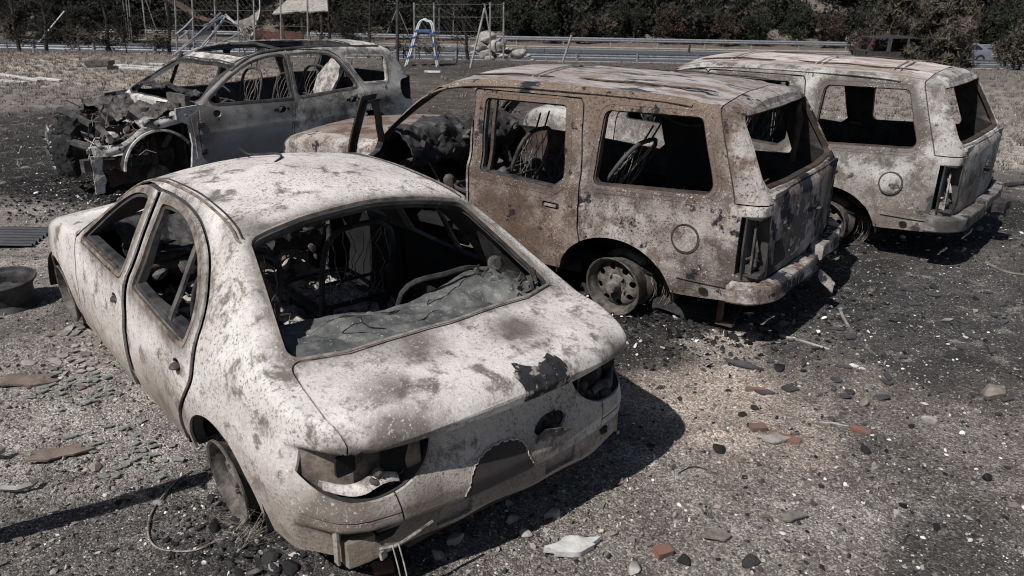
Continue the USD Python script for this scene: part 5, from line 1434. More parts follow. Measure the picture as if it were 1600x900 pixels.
CARS = [(-0.55459, 3.37270, 2.28675, (-1.0, 3.4), .85), (1.18049, 5.88982, 2.53198, (-1.15, 3.7), .9), (3.27586, 7.52755, 2.45419, (-1.15, 3.7), .9), (-2.47528, 10.7579, 4.00351, (-.95, 3.3), .88)]


def build_gravel():
    r = np.random.default_rng(5)
    tones = [(0, L((58, 55, 53))), (.12, L((92, 87, 82))), (.55, L((122, 115, 108))), (.82, L((142, 134, 126))), (.93, L((176, 169, 161))), (1, L((214, 209, 203)))]
    m1 = random_tone('gravel_stone', tones)
    m0 = random_tone('sooty_gravel_stone', [(0, L((30, 29, 29))), (.5, L((62, 60, 58))), (.80, L((84, 81, 78))), (.88, L((150, 146, 141))), (1, L((222, 219, 215)))])
    m2 = random_tone('cinder', [(0, L((22, 22, 23))), (.7, L((50, 48, 48))), (1, L((76, 72, 70)))])
    rocks = []
    for k in range(5):
        m = rock(200 + k, 1, .42 + .08 * (k % 3), .55); rocks.append(m)
    shards = []
    for k in range(3):
        a = np.sort(r.random(6)) * 2 * np.pi
        p = Polygon(np.stack([np.cos(a) * r.uniform(.6, 1, 6), np.sin(a) * r.uniform(.4, .9, 6)], 1)).buffer(.01)
        shards.append(trimesh.creation.extrude_polygon(p, .10))
    protos = rocks + shards + rocks[:4]; mats = [m1] * 4 + [m2] + [m1, m2, m2] + [m0] * 4
    n = 62000
    x, y = scatter(n, 1.9, 16, r, 2.0)
    z = terrain(x, y) + relief(x, y)
    sz = np.exp(r.normal(math.log(.0046), .55, n)) * (1 + .05 * y)
    sz = np.minimum(sz, .017)
    wh = r.choice(8, n, p=[.22, .22, .22, .21, .03, .07, .02, .01])
    sz = np.where(wh >= 5, sz * 1.6, sz)
    lum = tint(x, y).mean(1)
    sooty = (wh < 4) & (r.random(n) > np.clip((lum - .055) / .13, .02, .97))
    wh = np.where(sooty, wh + 8, wh); sz = np.where(sooty, sz * .8, sz)
    e = np.stack([r.uniform(0, 6.28, n), r.normal(0, .15, n), r.normal(0, .15, n)], 1)
    e2 = np.where((wh < 5)[:, None], r.uniform(0, 6.28, (n, 3)), e)
    q = Rot.from_euler('zyx', e2).as_quat()
    instancer('gravel', protos, mats, np.stack([x, y, z + sz * .25], 1), np.repeat(sz[:, None], 3, 1), q, wh, 'loose pale gravel, cinders and shards strewn over the yard')
    # heaps of soot flakes under and behind the wrecks
    n = 5200
    pts = []
    for (cx, cy, sx, sy, k) in ((.98, 5.0, .55, .30, .22), (1.1, 6.5, .5, .3, .08), (-4.3, 8.2, .55, .5, .26), (2.0, 7.2, .5, .4, .08), (-.95, 2.9, .25, .25, .14), (1.9, 5.6, .7, .5, .12), (3.6, 7.2, .8, .5, .10)):
        kk = int(n * k)
        pts.append(np.stack([r.normal(cx, sx, kk), r.normal(cy, sy, kk)], 1))
    P = np.vstack(pts); n = len(P)
    z = terrain(P[:, 0], P[:, 1]) + relief(P[:, 0], P[:, 1])
    sz = np.exp(r.normal(math.log(.013), .5, n))
    e = np.stack([r.uniform(0, 6.28, n), r.normal(0, .6, n), r.normal(0, .6, n)], 1)
    m3_ = random_tone('soot_flake', [(0, L((20, 20, 21))), (.8, L((52, 50, 50))), (.92, L((96, 92, 90))), (.97, L((190, 186, 182))), (1, L((215, 212, 208)))], rough=.7)
    instancer('cinders', [rocks[0], rocks[3], shards[0]], [m3_] * 3, np.stack([P[:, 0], P[:, 1], z + sz * .3], 1), np.repeat(sz[:, None], 3, 1), Rot.from_euler('zyx', e).as_quat(), r.choice(3, n), 'black cinders and soot flakes heaped around the wrecks')


def build_grass():
    r = np.random.default_rng(15)
    tufts = []
    for k in range(3):
        v, f = [], []
        for b in range(9):
            a = r.uniform(0, 6.28); l = r.uniform(.5, 1); d = np.array([math.cos(a), math.sin(a)]); o = r.normal(0, .25, 2)
            w = .07 * np.array([-d[1], d[0]])
            c = len(v); tip = o + d * l * r.uniform(.3, .9)
            v += [(*(o - w), 0), (*(o + w), 0), (*tip, l)]
            f.append([c, c + 1, c + 2])
        tufts.append(trimesh.Trimesh(np.array(v), np.array(f), process=False))
    m = random_tone('dry_grass', [(0, L((80, 72, 65))), (.5, L((112, 102, 93))), (1, L((138, 128, 118)))], rough=.9, bump=0)
    m2 = random_tone('burnt_grass', [(0, L((46, 41, 38))), (1, L((90, 78, 68)))], rough=.9, bump=0)
    n = 26000
    y = r.uniform(9, 26, n); x = r.uniform(-1, 1, n) * (.70 * y + 1)
    c = tint(x, y).mean(1)
    keep = r.random(n) < np.clip((c - .05) / .14, .05, 1)
    x, y = x[keep], y[keep]; n = len(x)
    sz = r.uniform(.03, .085, n) * (1 + .02 * y)
    q = Rot.from_euler('z', r.uniform(0, 6.28, n)).as_quat()
    instancer('dry_grass', tufts + tufts[:1], [m, m, m, m2], np.stack([x, y, terrain(x, y) + relief(x, y) - .005], 1), np.repeat(sz[:, None], 3, 1), q, r.choice(4, n, p=[.3, .3, .25, .15]), 'short dry grass stubble over the back of the yard')


# ---------------------------------------------------------------- road, rails, hill
ASPHALT = plain('road_asphalt', L((74, 74, 76)), .9, 0, col2=L((60, 60, 62)), scale=2, bump=.2)
LINEPAINT = plain('road_line_paint', L((190, 188, 184)), .8, 0, col2=L((150, 148, 144)), scale=3, bump=.1)
VERGE = plain('pale_verge', L((150, 143, 134)), .95, 0, col2=L((112, 104, 95)), scale=1.5, bump=.4)


def strip_sheet(name, y0, y1, z, mat, kind='structure', x0=-75, x1=75):
    m = sheet(lambda u, v: np.stack([x0 + (x1 - x0) * u, y0 + (y1 - y0) * v + 0 * u, z + 0 * u], -1), 40, 3)
    return tag(obj(name, m, mat), kind=kind)


def build_road():
    strip_sheet('road', 56.5, 70.0, -3.0, ASPHALT)
    strip_sheet('road_verge', 70.0, 71.6, -2.985, VERGE)
    strip_sheet('road_verge', 55.0, 56.5, -2.985, VERGE)
    strip_sheet('road_edge_line', 57.6, 57.9, -2.994, LINEPAINT)
    strip_sheet('road_edge_line', 68.6, 68.9, -2.994, LINEPAINT)
    strip_sheet('road_centre_line', 63.2, 63.4, -2.994, LINEPAINT)
    for y, lab in ((71.2, 'galvanised guard rail on the far side of the road, under the dark trees'), (55.2, 'galvanised guard rail on the near side of the road, behind the yard')):
        z0 = -2.98
        t = thing('guard_rail', lab, 'guard rail')
        face = -1 if y > 60 else 1
        prof = [(0, .44), (.03, .47), (.07, .50), (.07, .54), (.02, .58), (.02, .61), (.07, .65), (.07, .69), (.03, .72), (0, .75)]
        P = np.array([(face * -a * -1, b) for a, b in prof])
        xs = np.linspace(-62, 62, 63)
        v = np.array([[(x, y + face * a, z0 + b) for a, b in prof] for x in xs])
        n, k, _ = v.shape
        i = np.arange(n * k).reshape(n, k)
        q = np.stack([i[:-1, :-1], i[1:, :-1], i[1:, 1:], i[:-1, 1:]], -1).reshape(-1, 4)
        f = np.vstack([q[:, [0, 1, 2]], q[:, [0, 2, 3]]])
        obj('beam', trimesh.Trimesh(v.reshape(-1, 3), np.vstack([f, f[:, ::-1]]) if False else f, process=False), GALV, t)
        for x in np.arange(-60, 61, 4.0):
            obj('rail_post', bx((.10, .08, .78), (x, y - face * .05, z0 + .36)), GALV, t)


def leaf_cluster(r, n, ext, size, elong=1.6, droop=0.0):
    """Crown of many small leaf faces clustered on lumps; returns a triangle mesh."""
    ext = np.asarray(ext, float)
    k = max(int(n / 90), 5)
    c = r.normal(size=(k, 3)); c /= np.linalg.norm(c, axis=1, keepdims=True)
    c *= (r.random((k, 1)) ** .45)
    cs = r.uniform(.14, .34, k)
    w = r.integers(0, k, n)
    p = c[w] + r.normal(size=(n, 3)) * cs[w][:, None] * .55
    p *= ext
    a = r.normal(size=(n, 3)); a /= np.linalg.norm(a, axis=1, keepdims=True)
    a[:, 2] -= droop; a /= np.linalg.norm(a, axis=1, keepdims=True)
    b = np.cross(a, r.normal(size=(n, 3))); b /= np.linalg.norm(b, axis=1, keepdims=True)
    s = size * r.uniform(.6, 1.4, n)[:, None]
    v = np.stack([p - b * s * .5, p + b * s * .5, p + a * s * elong], 1).reshape(-1, 3)
    return trimesh.Trimesh(v, np.arange(3 * n).reshape(-1, 3), process=False)


def leaf_material(name, ramp):
    return usdkit.material(stage, f'/World/Looks/{name}', {
        'g': ('geometry', {}), 'n': ('noise_texture', {'scale': .9, 'detail': 5.0}), 'w': ('white_noise_texture', {}),
        'r': ('rgb_ramp', {'ramp': ramp}), 'd': ('principled_bsdf', {'roughness': .8, 'specular_ior_level': .2}), 'tr': ('translucent_bsdf', {}), 'x': ('mix_closure', {'fac': .15})},
        [('g.position', 'n.vector'), ('n.fac', 'r.fac'), ('r.color', 'd.base_color'), ('r.color', 'tr.color'), ('d.BSDF', 'x.closure1'), ('tr.BSDF', 'x.closure2')], surface='x.closure')


LEAF_DARK = leaf_material('dark_scrub_leaves', [(.35, L((24, 25, 22))), (.52, L((42, 42, 36))), (.68, L((64, 58, 48)))])
LEAF_GREEN = leaf_material('dull_green_leaves', [(.35, L((27, 32, 27))), (.55, L((45, 50, 39))), (.7, L((66, 65, 52)))])
LEAF_BROWN = leaf_material('scorched_leaves', [(.35, L((42, 37, 32))), (.55, L((66, 55, 46))), (.7, L((92, 74, 61)))])
LEAF_PINE = leaf_material('scorched_pine_needles', [(.35, L((48, 45, 40))), (.52, L((78, 73, 64))), (.68, L((108, 100, 88)))])
BARK = plain('burnt_bark', L((52, 46, 42)), .9, 0, col2=L((28, 25, 24)), scale=12, bump=.8)
BARK_PALE = plain('scorched_twigs', L((116, 104, 92)), .9, 0, col2=L((66, 58, 52)), scale=12, bump=.5)


def branches(r, base, h, spread, n, rad, droop=.0, depth=2, up=(0, 0, 1)):
    """Trunk with limbs and twigs as tapered tubes; returns (trunk mesh, limbs mesh, tips)."""
    up = np.asarray(up, float)
    tr = [np.array(base, float)]
    for k in range(6):
        tr.append(tr[-1] + up * h / 6 + np.array([*r.normal(0, .05 * h / 6 * 2, 2), 0]))
    tr = np.array(tr)
    trunk = tube(tr, np.linspace(rad, rad * .25, 7), 7)
    out, tips = [], []

    def grow(p, d, l, rr, dep):
        q = [p]
        for k in range(4):
            d = d + r.normal(0, .22, 3) + np.array([0, 0, -droop * .3 if dep else .08])
            d /= np.linalg.norm(d)
            q.append(q[-1] + d * l / 4)
        out.append(twig(q, np.linspace(rr, rr * .35, 5), 4 if dep else 3))
        tips.append(q[-1])
        if dep:
            for k in range(4):
                j = r.integers(1, 5)
                nd = d + r.normal(0, .7, 3); nd /= np.linalg.norm(nd)
                grow(q[j], nd, l * r.uniform(.35, .65), rr * .5, dep - 1)
    for k in range(n):
        t = r.uniform(.12, 1.0)
        p = np.array([np.interp(t * 6, range(7), tr[:, a]) for a in range(3)])
        a = r.uniform(0, 2 * np.pi)
        d = np.array([math.cos(a), math.sin(a), r.uniform(-.1, .7)]); d /= np.linalg.norm(d)
        grow(p, d, spread * (1.15 - .7 * t) * r.uniform(.6, 1.1), rad * .30, depth - 1)
    return trunk, twigs(out), np.array(tips)


def bush(name, label, cat_, base, size, r, leaf, n=3500, leafsize=.05, twig=BARK, group=None, stems=14, depth=2, trunk_r=.03, droop=0.0, elong=1.6, crown=True, up=1.0):
    b = np.array(base, float)
    t = thing(name, label, cat_, b, group=group)
    tr, li, tips = branches(r, (0, 0, -.05), size[2] * .8, max(size[0], size[1]) * .9, stems, trunk_r, depth=depth, droop=droop)
    obj('trunk', tr, twig, t); obj('limbs', li, twig, t)
    if crown:
        m = leaf_cluster(r, n, (size[0], size[1], size[2] * .5), leafsize, elong, -up * .3)
        m.apply_translation((0, 0, size[2] * .55))
        obj('crown', m, leaf, t)
    return t


def build_vegetation():
    r = np.random.default_rng(23)
    # the wooded hill: one mass far up, single trees and bushes along the road
    protos = [leaf_cluster(r, 2600, (1.6, 1.4, 1.5), .14), leaf_cluster(r, 2600, (1.3, 1.3, 2.0), .13), leaf_cluster(r, 2200, (2.0, 1.5, 1.1), .14)]
    mats = [LEAF_DARK, LEAF_GREEN, LEAF_DARK]
    n = 420
    y = 77 + 26 * r.random(n) ** 1.2; x = r.uniform(-1, 1, n) * (.72 * y + 6)
    sc = r.uniform(.9, 1.7, n)
    q = Rot.from_euler('z', r.uniform(0, 6.28, n)).as_quat()
    instancer('woodland', protos, mats, np.stack([x, y, terrain(x, y) + sc * 1.1], 1), np.repeat(sc[:, None], 3, 1), q, r.choice(3, n), 'dark scrub woodland covering the hillside above the road')
    specs = [(335, 'dark', 1.8, 2.6, 'dark evergreen shrub beyond the road, behind the draped pale cloth'), (560, 'dark', 2.2, 3.2, 'tall dark tree beyond the road, above the pool ladder'),
             (800, 'green', 1.9, 2.8, 'dull green tree beyond the guard rail, left of the reddish shrub'), (850, 'green', 1.4, 2.2, 'round green shrub beyond the guard rail, behind a pale dead sapling'),
             (905, 'brown', .8, 1.5, 'small reddish brown scorched shrub behind the far guard rail'), (945, 'pale', 1.3, 1.7, 'pale drooping round shrub behind the far guard rail'),
             (990, 'dark', 1.7, 2.6, 'dark bushy tree beyond the road, right of the pale round shrub'), (1040, 'brown', 1.7, 2.7, 'brownish thin tree beyond the road with a leaning bare bough'), (1085, 'dark', 1.5, 2.3, 'blackish shrub beyond the road, above the charred stump'),
             (1130, 'brown', 1.3, 2.2, 'half scorched brown shrub beyond the road, over the pale car roof'), (1180, 'green', 1.7, 2.5, 'mottled green shrub beyond the road, near the middle of the pale car roof'),
             (1240, 'green', 1.8, 2.8, 'bluish green tree beyond the road, left of the brown roadside shrub'), (1290, 'brown', 1.6, 2.4, 'russet roadside shrub left of the big scorched pine'), (1345, 'dark', 1.7, 2.6, 'dark tree beyond the road, half hidden by the big scorched pine'),
             (1570, 'green', 2.0, 3.0, 'dark green tree at the far right beyond the road'), (1480, 'dark', 1.9, 3.0, 'dark tree beyond the road, behind the grey moving car'), (700, 'dark', 1.8, 2.6, 'dark shrub beyond the road, behind the burnt table frame')]
    lm = {'dark': LEAF_DARK, 'green': LEAF_GREEN, 'brown': LEAF_BROWN, 'pale': LEAF_PINE}
    for u, kd, w, h, lab in specs:
        yy = 74 + r.uniform(0, 2.5); p = at_range(u, 55, yy)
        bush('roadside_tree', lab, 'tree', (p[0], yy, terrain(p[0], yy)), (w, w * .8, h * 1.3), r, lm[kd], n=2600, leafsize=.10, stems=6, trunk_r=.09, depth=1)
    # burnt pine at the left and dead shrubs in the yard
    def pine(u, v, size, label, n, leaf, ls, name='pine_tree', stems=46, tr=.13, yo=None):
        p = hit(u, v) if yo is None else at_range(u, v, yo)
        t = thing(name, label, 'tree', (p[0], p[1], terrain(p[0], p[1]) - .03))
        trk, li, tips = branches(r, (0, 0, 0), size[2], size[0], stems, tr, droop=.25)
        obj('trunk', trk, BARK, t); obj('limbs', li, BARK, t)
        k = r.integers(0, len(tips), n); c = tips[k] + r.normal(size=(n, 3)) * .10
        a = r.normal(size=(n, 3)) + [0, 0, .9]; a /= np.linalg.norm(a, axis=1, keepdims=True)
        b = np.cross(a, r.normal(size=(n, 3))); b /= np.linalg.norm(b, axis=1, keepdims=True)
        s = ls * r.uniform(.6, 1.4, n)[:, None]
        v_ = np.stack([c - b * s * .18, c + b * s * .18, c + a * s * 1.6], 1).reshape(-1, 3)
        obj('crown', trimesh.Trimesh(v_, np.arange(3 * n).reshape(-1, 3), process=False), leaf, t)
    pine(136, 72, (1.5, 1.4, 2.3), 'blackened burnt pine with bare lower boughs at the back left of the yard', 11000, LEAF_DARK, .13, stems=90)
    pine(80, 68, (1.3, 1.3, 2.4), 'scorched thin pine left of the blackened pine, behind a leaning white pole', 9000, LEAF_DARK, .13, stems=80, tr=.08)
    pine(205, 66, (1.4, 1.3, 2.4), 'scorched pine right of the blackened pine, behind upright posts', 9000, LEAF_DARK, .13, stems=80, tr=.08)
    pine(20, 60, (1.5, 1.3, 2.4), 'dark scorched pine at the far left edge behind two thin poles', 9000, LEAF_DARK, .13, stems=70, tr=.08)
    for u, w, lab in ((1392, 1.5, 'left half of the scorched pine thicket behind the pale off-road wreck'), (1450, 1.6, 'tallest grey-green scorched pine, behind the burnt cab'), (1488, 1.0, 'scorched pine just left of the grey moving car')):
        pine(u, 60, (w, w, 5.2), lab, 20000, LEAF_PINE, .18, stems=120, yo=44 + (u % 5))
    p = hit(1597, 110)
    bush('roadside_bush', 'round pale grey-green bush at the right edge of the yard', 'bush', p + [.02, .2, 0], (.75, .6, 1.3), r, LEAF_PINE, n=7000, leafsize=.05, droop=.1)
    p = hit(540, 80)
    bush('dead_shrub', 'large dead shrub of bare black twigs behind the burnt estate car', 'bush', p, (1.3, 1.0, 2.0), r, LEAF_DARK, n=2600, leafsize=.06, stems=60, depth=3, trunk_r=.06)
    bare = {}
    for u, v, w, h, lab, mat in ((697, 98, .35, 1.5, 'charcoal stems of a burnt shrub between the ladder and the leaning pole', BARK), (712, 99, .4, 1.6, 'tallest charred shrub right of the ladder', BARK), (683, 97, .3, 1.0, 'small charred shrub just right of the ladder', BARK),
                             (882, 92, .55, 1.6, 'pale dead sapling with upright bare twigs by the leaning grey post', BARK_PALE), (905, 96, .7, .9, 'low tangle of dead brown twigs by the leaning grey post', BARK), (955, 96, .5, .7, 'thin dead weeds in front of the near guard rail', BARK_PALE), (1060, 90, .6, .9, 'dry weeds left of the charred stump', BARK_PALE),
                             (850, 88, .7, .8, 'low charred thicket left of the leaning grey post', BARK), (820, 82, .7, .8, 'charred thicket right of the rubble heap', BARK), (300, 62, .9, .9, 'burnt brushwood under the collapsed tube frame', BARK), (250, 70, .7, .8, 'brown brushwood left of the collapsed tube frame', BARK_PALE), (470, 66, .8, .7, 'burnt brushwood in front of the low red panel', BARK)):
        p = hit(u, v)
        key = mat is BARK
        if key not in bare:
            bare[key] = bush('dead_shrub', lab, 'bush', p, (w, w, h), r, LEAF_DARK, crown=False, twig=mat, stems=16, depth=2, trunk_r=.018), w, h
        else:
            o, w0, h0 = bare[key]
            copy_of(o, p, (0, 0, u * 1.7), (w / w0, w / w0, h / h0), lab)
    for k, (u, lab) in enumerate(((28, 'bare burnt trunk left of the leaning white pole'), (70, 'bare burnt trunk behind the leaning white pole'), (170, 'forked bare burnt trunk right of the blackened pine'), (262, 'slender bare burnt trunk beside the collapsed gazebo'), (515, 'bare burnt trunk left in the dead thicket behind the estate'), (575, 'bare burnt trunk right in the dead thicket behind the estate'), (732, 'thin bare burnt trunk by the leaning pale prop'))):
        p = np.array(at_range(u, 66, 28.5)); p[2] = float(terrain(p[0], p[1]))
        bush('burnt_tree', lab, 'tree', p, (1.0, .9, 3.0), r, LEAF_DARK, crown=False, stems=20, depth=2, trunk_r=.07)
    tang = []
    labs = ['by the two thin poles', 'left of the leaning white pole', 'right of the leaning white pole', 'at the foot of the blackened pine', 'right of the blackened pine', 'before the close upright posts', 'right of the thick grey post', 'left of the collapsed tubes', 'under the brown awning', 'behind the draped cloth', 'left of the red panel', 'right of the red panel', 'left of the swing frame', 'behind the swing frame', 'behind the pool ladder', 'right of the pool ladder']
    for k, (lab, u) in enumerate(zip(labs, (10, 45, 95, 122, 165, 196, 243, 262, 296, 380, 408, 484, 585, 630, 655, 676))):
        p = np.array(at_range(u, 66, 27.5 + (k % 3) * .8)); p[2] = float(terrain(p[0], p[1]))
        if k < 3:
            tang.append(bush('burnt_brush', 'tangled black burnt brush ' + lab, 'bush', p, (.9, .8, 1.3), r, LEAF_DARK, n=350, leafsize=.05, twig=BARK if k % 3 else BARK_PALE, stems=26, depth=2, trunk_r=.025))
        else:
            copy_of(tang[k % 3], p, (0, 0, k * 1.3), (.95, .95, .85 + .18 * (k % 3)), 'tangled black burnt brush ' + lab)
    p = hit(1076, 82)
    t = thing('charred_stump', 'charred tree stump standing before the near guard rail', 'tree stump', p)
    st = tube([(0, 0, -.05), (.02, 0, .25), (.07, .02, .55), (.05, .0, .62)], [.11, .09, .085, .05], 9)
    obj('trunk', crumple(st.subdivide().subdivide(), .03, 7, 2), BARK, t, smooth=50)
    obj('snag', tube([(.08, 0, .5), (.12, .02, .66)], [.04, .012], 6), BARK, t)


# ---------------------------------------------------------------- things at the back of the yard
WHITE_METAL = plain('white_enamelled_tube', L((205, 205, 204)), .5, 0, col2=L((165, 164, 162)), scale=6, bump=.1)
BLUE_PLASTIC = plain('blue_plastic_step', L((62, 92, 142)), .6, 0, col2=L((46, 70, 112)), scale=8, bump=.1)
CLOTH = plain('pale_scorched_cloth', L((150, 144, 138)), .95, 0, col2=L((104, 98, 93)), scale=4, bump=.4)
CLOTH_PALE = plain('bleached_cloth', L((214, 210, 204)), .95, 0, col2=L((170, 164, 158)), scale=4, bump=.3)
CLOTH_BROWN = plain('brown_awning_cloth', L((84, 64, 54)), .95, 0, col2=L((52, 42, 38)), scale=4, bump=.4)
CONCRETE = plain('pale_concrete', L((156, 150, 142)), .95, 0, col2=L((112, 106, 100)), scale=7, bump=.5)
BRICK_RED = plain('dusty_red_brick', L((116, 76, 64)), .95, 0, col2=L((98, 84, 76)), scale=10, bump=.5)
RED_PANEL = plain('dull_red_panel', L((92, 58, 50)), .9, 0, col2=L((66, 46, 42)), scale=3, bump=.3)
PLANKM = plain('pale_grey_plank', L((186, 184, 180)), .9, 0, col2=L((140, 138, 135)), scale=5, bump=.2)
TIMBER_GREY = plain('weathered_plank', L((150, 146, 140)), .9, 0, col2=L((112, 108, 104)), scale=9, bump=.3)


def pole(name, label, u1, v1, u2, v2, r, mat, cat_='pole', group=None, dy=0.0, base=None, foot=True):
    """Straight tube whose foot stands where pixel (u2, v2) meets the land and whose top is seen at (u1, v1)."""
    p = hit(u2, v2) if base is None else at_range(u2, v2, base)
    q = at_range(u1, v1, p[1] + dy)
    t = thing(name, label, cat_, p, group=group)
    d = q - p
    obj('tube', tube([d * -.02, d * .5, d], r, 8), mat, t, smooth=50)
    if foot:
        obj('end_cap', tube([d, d * 1.008], r * 1.18, 8), mat, t)
    return t


def build_backyard():
    pole('leaning_pole', 'white pole leaning to the right before the scorched pines', 100, 18, 53, 75, .04, WHITE_METAL, dy=-.3)
    for k, (a, b, c, d, lab) in enumerate(((14, 0, 2, 34, 'thin pole at the far left leaning left'), (14, 0, 28, 42, 'thin pole at the far left leaning right'))):
        pole('thin_pole', lab, a, b, c, d, .02, GALV_DULL)
    for a, b, c, d, lab, rr in ((196, 0, 204, 73, 'leftmost of the upright posts beside the blackened pine', .03), (200, 0, 207, 73, 'middle one of the close posts beside the blackened pine', .03), (221, 0, 231, 77, 'thick grey post right of the close posts', .05), (224, 0, 255, 78, 'brace leaning off the thick grey post', .03), (190, 0, 202, 72, 'slim post close against the upright posts', .02)):
        pole('upright_post', lab, a, -12, c, d, rr, GALV_DULL)
    # the wire fence across the back
    t = thing('wire_fence', 'wire fence on slim grey posts across the back of the yard', 'fence')
    us = [(273, 58), (300, 62), (335, 62), (371, 64), (396, 64), (438, 66), (480, 68), (647, 62), (678, 60), (766, 62), (787, 64)]
    tops = []
    for u, v in us:
        y = 26.5; p = at_range(u, v, y); z0 = float(terrain(p[0], y)); 
        top = at_range(u, -8 if u < 500 else 4, y)
        obj('fence_post', tube([(p[0], y, z0 - .1), (top[0], y, top[2])], .026, 7), GALV_DULL, t, smooth=50)
        tops.append((p[0], y, z0, top[2]))
    for h in (.25, .5, .75, .97):
        for a, b in ((0, 7), (7, 11)):
            pts = []
            for (x, y, z0, z1) in tops[a:b]:
                pts.append((x, y - .03, z0 + (z1 - z0) * h))
            obj('fence_wire', tube(np.array(pts), .004, 4), GALV_DULL, t)
    # mesh netting hung on the wires, woven strands
    ms = []
    for a, b in ((0, 7), (7, 11)):
        P = np.array(tops[a:b])
        xs = np.arange(P[0, 0], P[-1, 0], .16)
        for x in xs:
            z0 = np.interp(x, P[:, 0], P[:, 2]); z1 = np.interp(x, P[:, 0], P[:, 3]); L_ = (z1 - z0)
            for s in (1, -1):
                x1 = np.clip(x + s * L_ * .8, P[0, 0], P[-1, 0])
                ms.append(twig([(x, 26.5 - .035, z0 + .04), (x1, 26.5 - .035, z0 + .04 + abs(x1 - x) / .8)], .0013, 3))
    n_ = obj('wire_netting', twigs([m for m in ms if np.isfinite(m[0]).all()]), GALV_DULL, t); n_.SetCustomDataByKey('kind', 'stuff')
    # dark post and swing frames
    pole('dark_post', 'dark upright post beside the swing frame, behind the burnt estate', 621, -10, 621, 99, .05, CHAR)

    def a_frame(u, v, l, rr_, lab, mat):
        p = hit(l[0], l[1]); y = p[1]
        apex = at_range(u, v, y); b2 = at_range(rr_[0], rr_[1], y)
        b2[2] = terrain(b2[0], y)
        t = thing('swing_frame', lab, 'swing frame', apex * [1, 1, 0] + [0, 0, float(terrain(apex[0], y))])
        o = np.array([apex[0], y, float(terrain(apex[0], y))])
        obj('leg', tube([apex - o, p - o], .028, 8), mat, t, smooth=50); obj('leg', tube([apex - o, b2 - o], .028, 8), mat, t, smooth=50)
        obj('apex_bracket', bx((.22, .10, .10), apex - o), WHITE_METAL, t)
        obj('cross_bar', tube([apex - o + [0, -.1, 0], apex - o + [.25, 1.6, .02]], .022, 7), mat, t, smooth=50)
    a_frame(621, 12, (597, 70), (646, 60), 'grey tubular swing frame with a white apex bracket', GALV_DULL)
    pole('leaning_prop', 'pale pole leaning against the fence right of the charred shrubs', 757, 14, 735, 106, .03, GALV_DULL, dy=.4)
    t = thing('burnt_table_frame', 'tilted frame of a burnt table behind the charred shrubs', 'table', hit(695, 88))
    o = np.array(hit(695, 88)); y = o[1]
    c = [at_range(a, b, y + dd) - o for a, b, dd in ((686, 12, 0), (686, 44, 0), (709, 12, .3), (708, 46, .3), (712, 26, 0))]
    obj('table_top', crumple(sheet(lambda u, v: (c[0] + (c[4] - c[0]) * u[..., None] + np.array([0, 1, 0]) * v[..., None] * .6), 8, 6, .03), .02, 5, 1), CHAR, t)
    for a, b in ((0, 1), (2, 3)):
        obj('leg', tube([c[a], c[b], c[b] + [0, 0, -.5]], .022, 6), GALV_DULL, t)
    pole('crutch_post', 'slim post topped by a white hook behind the leaning pale pole', 757, 6, 766, 56, .025, GALV_DULL, base=27)
    # pool ladder
    p0 = hit(633, 104); y = p0[1]; p1 = at_range(682, 103, y); 
    W = p1[0] - p0[0]; H = at_range(660, 31, y)[2] - float(terrain(p0[0], y))
    t = thing('pool_ladder', 'white A-shaped pool ladder with blue steps standing at the back of the yard', 'ladder', (p0[0], y, float(terrain(p0[0], y))))
    for dy in (0, .42):
        for s in (0, 1):
            if s == 0:
                q = smooth_poly([(0, dy, 0), (.22 * W, dy, H * .45), (.42 * W, dy, H * .86), (.52 * W, dy, H * .97), (.62 * W, dy, H), (.74 * W, dy, H * .96)], False, 5)
            else:
                q = smooth_poly([(W, dy + .04, 0), (.93 * W, dy + .04, H * .45), (.88 * W, dy + .04, H * .82), (.82 * W, dy + .04, H * .94), (.74 * W, dy + .04, H * .97)], False, 5)
            obj('side_rail', tube(q, .019, 8), WHITE_METAL, t, smooth=50)
    for s, zs in ((0, (.18, .42, .62, .76)), (1, (.22, .50, .72))):
        for zz in zs:
            x = (.49 * zz * W) if s == 0 else W * (1 - .16 * zz)
            obj('step', bx((.10, .46, .05), (x, .21, H * zz)), BLUE_PLASTIC, t)
    obj('platform', bx((.30, .46, .05), (.62 * W, .21, H * .76)), BLUE_PLASTIC, t)
    # collapsed tubular frame and cloths
    t = thing('collapsed_gazebo', 'collapsed heap of grey tubes from a burnt gazebo', 'gazebo frame', hit(268, 88))
    o = np.array(hit(268, 88)); y = o[1]
    for a, b, c_, d, dy in ((268, 88, 345, 20, 1.2), (272, 86, 348, 24, 1.3), (305, 84, 352, 26, .8), (312, 82, 350, 30, .9), (274, 54, 302, 28, .3), (280, 60, 300, 42, .3), (330, 22, 372, 40, .6), (345, 66, 376, 50, .5), (318, 40, 352, 24, 1.0)):
        q0, q1 = at_range(a, b, y) - o, at_range(c_, d, y + dy) - o
        obj('tube', tube([q0, q0 * .5 + q1 * .5 + [0, 0, -.03], q1], .024, 6), GALV, t, smooth=50)
    t = thing('draped_cloth', 'pale scorched cloth hanging in a deep fold from the collapsed gazebo', 'cloth', hit(388, 76))
    o = np.array(hit(388, 76)); y = o[1]
    lc = smooth_poly([at_range(*c, y + d) - o for c, d in (((352, 22), -.1), ((366, 34), 0), ((376, 46), .1), ((382, 60), .1), ((386, 72), 0))], False, 6)
    rc = smooth_poly([at_range(*c, y + d) - o for c, d in (((405, -8), .3), ((406, 16), .2), ((401, 36), .1), ((394, 56), .05), ((389, 73), 0))], False, 6)
    n = len(lc)
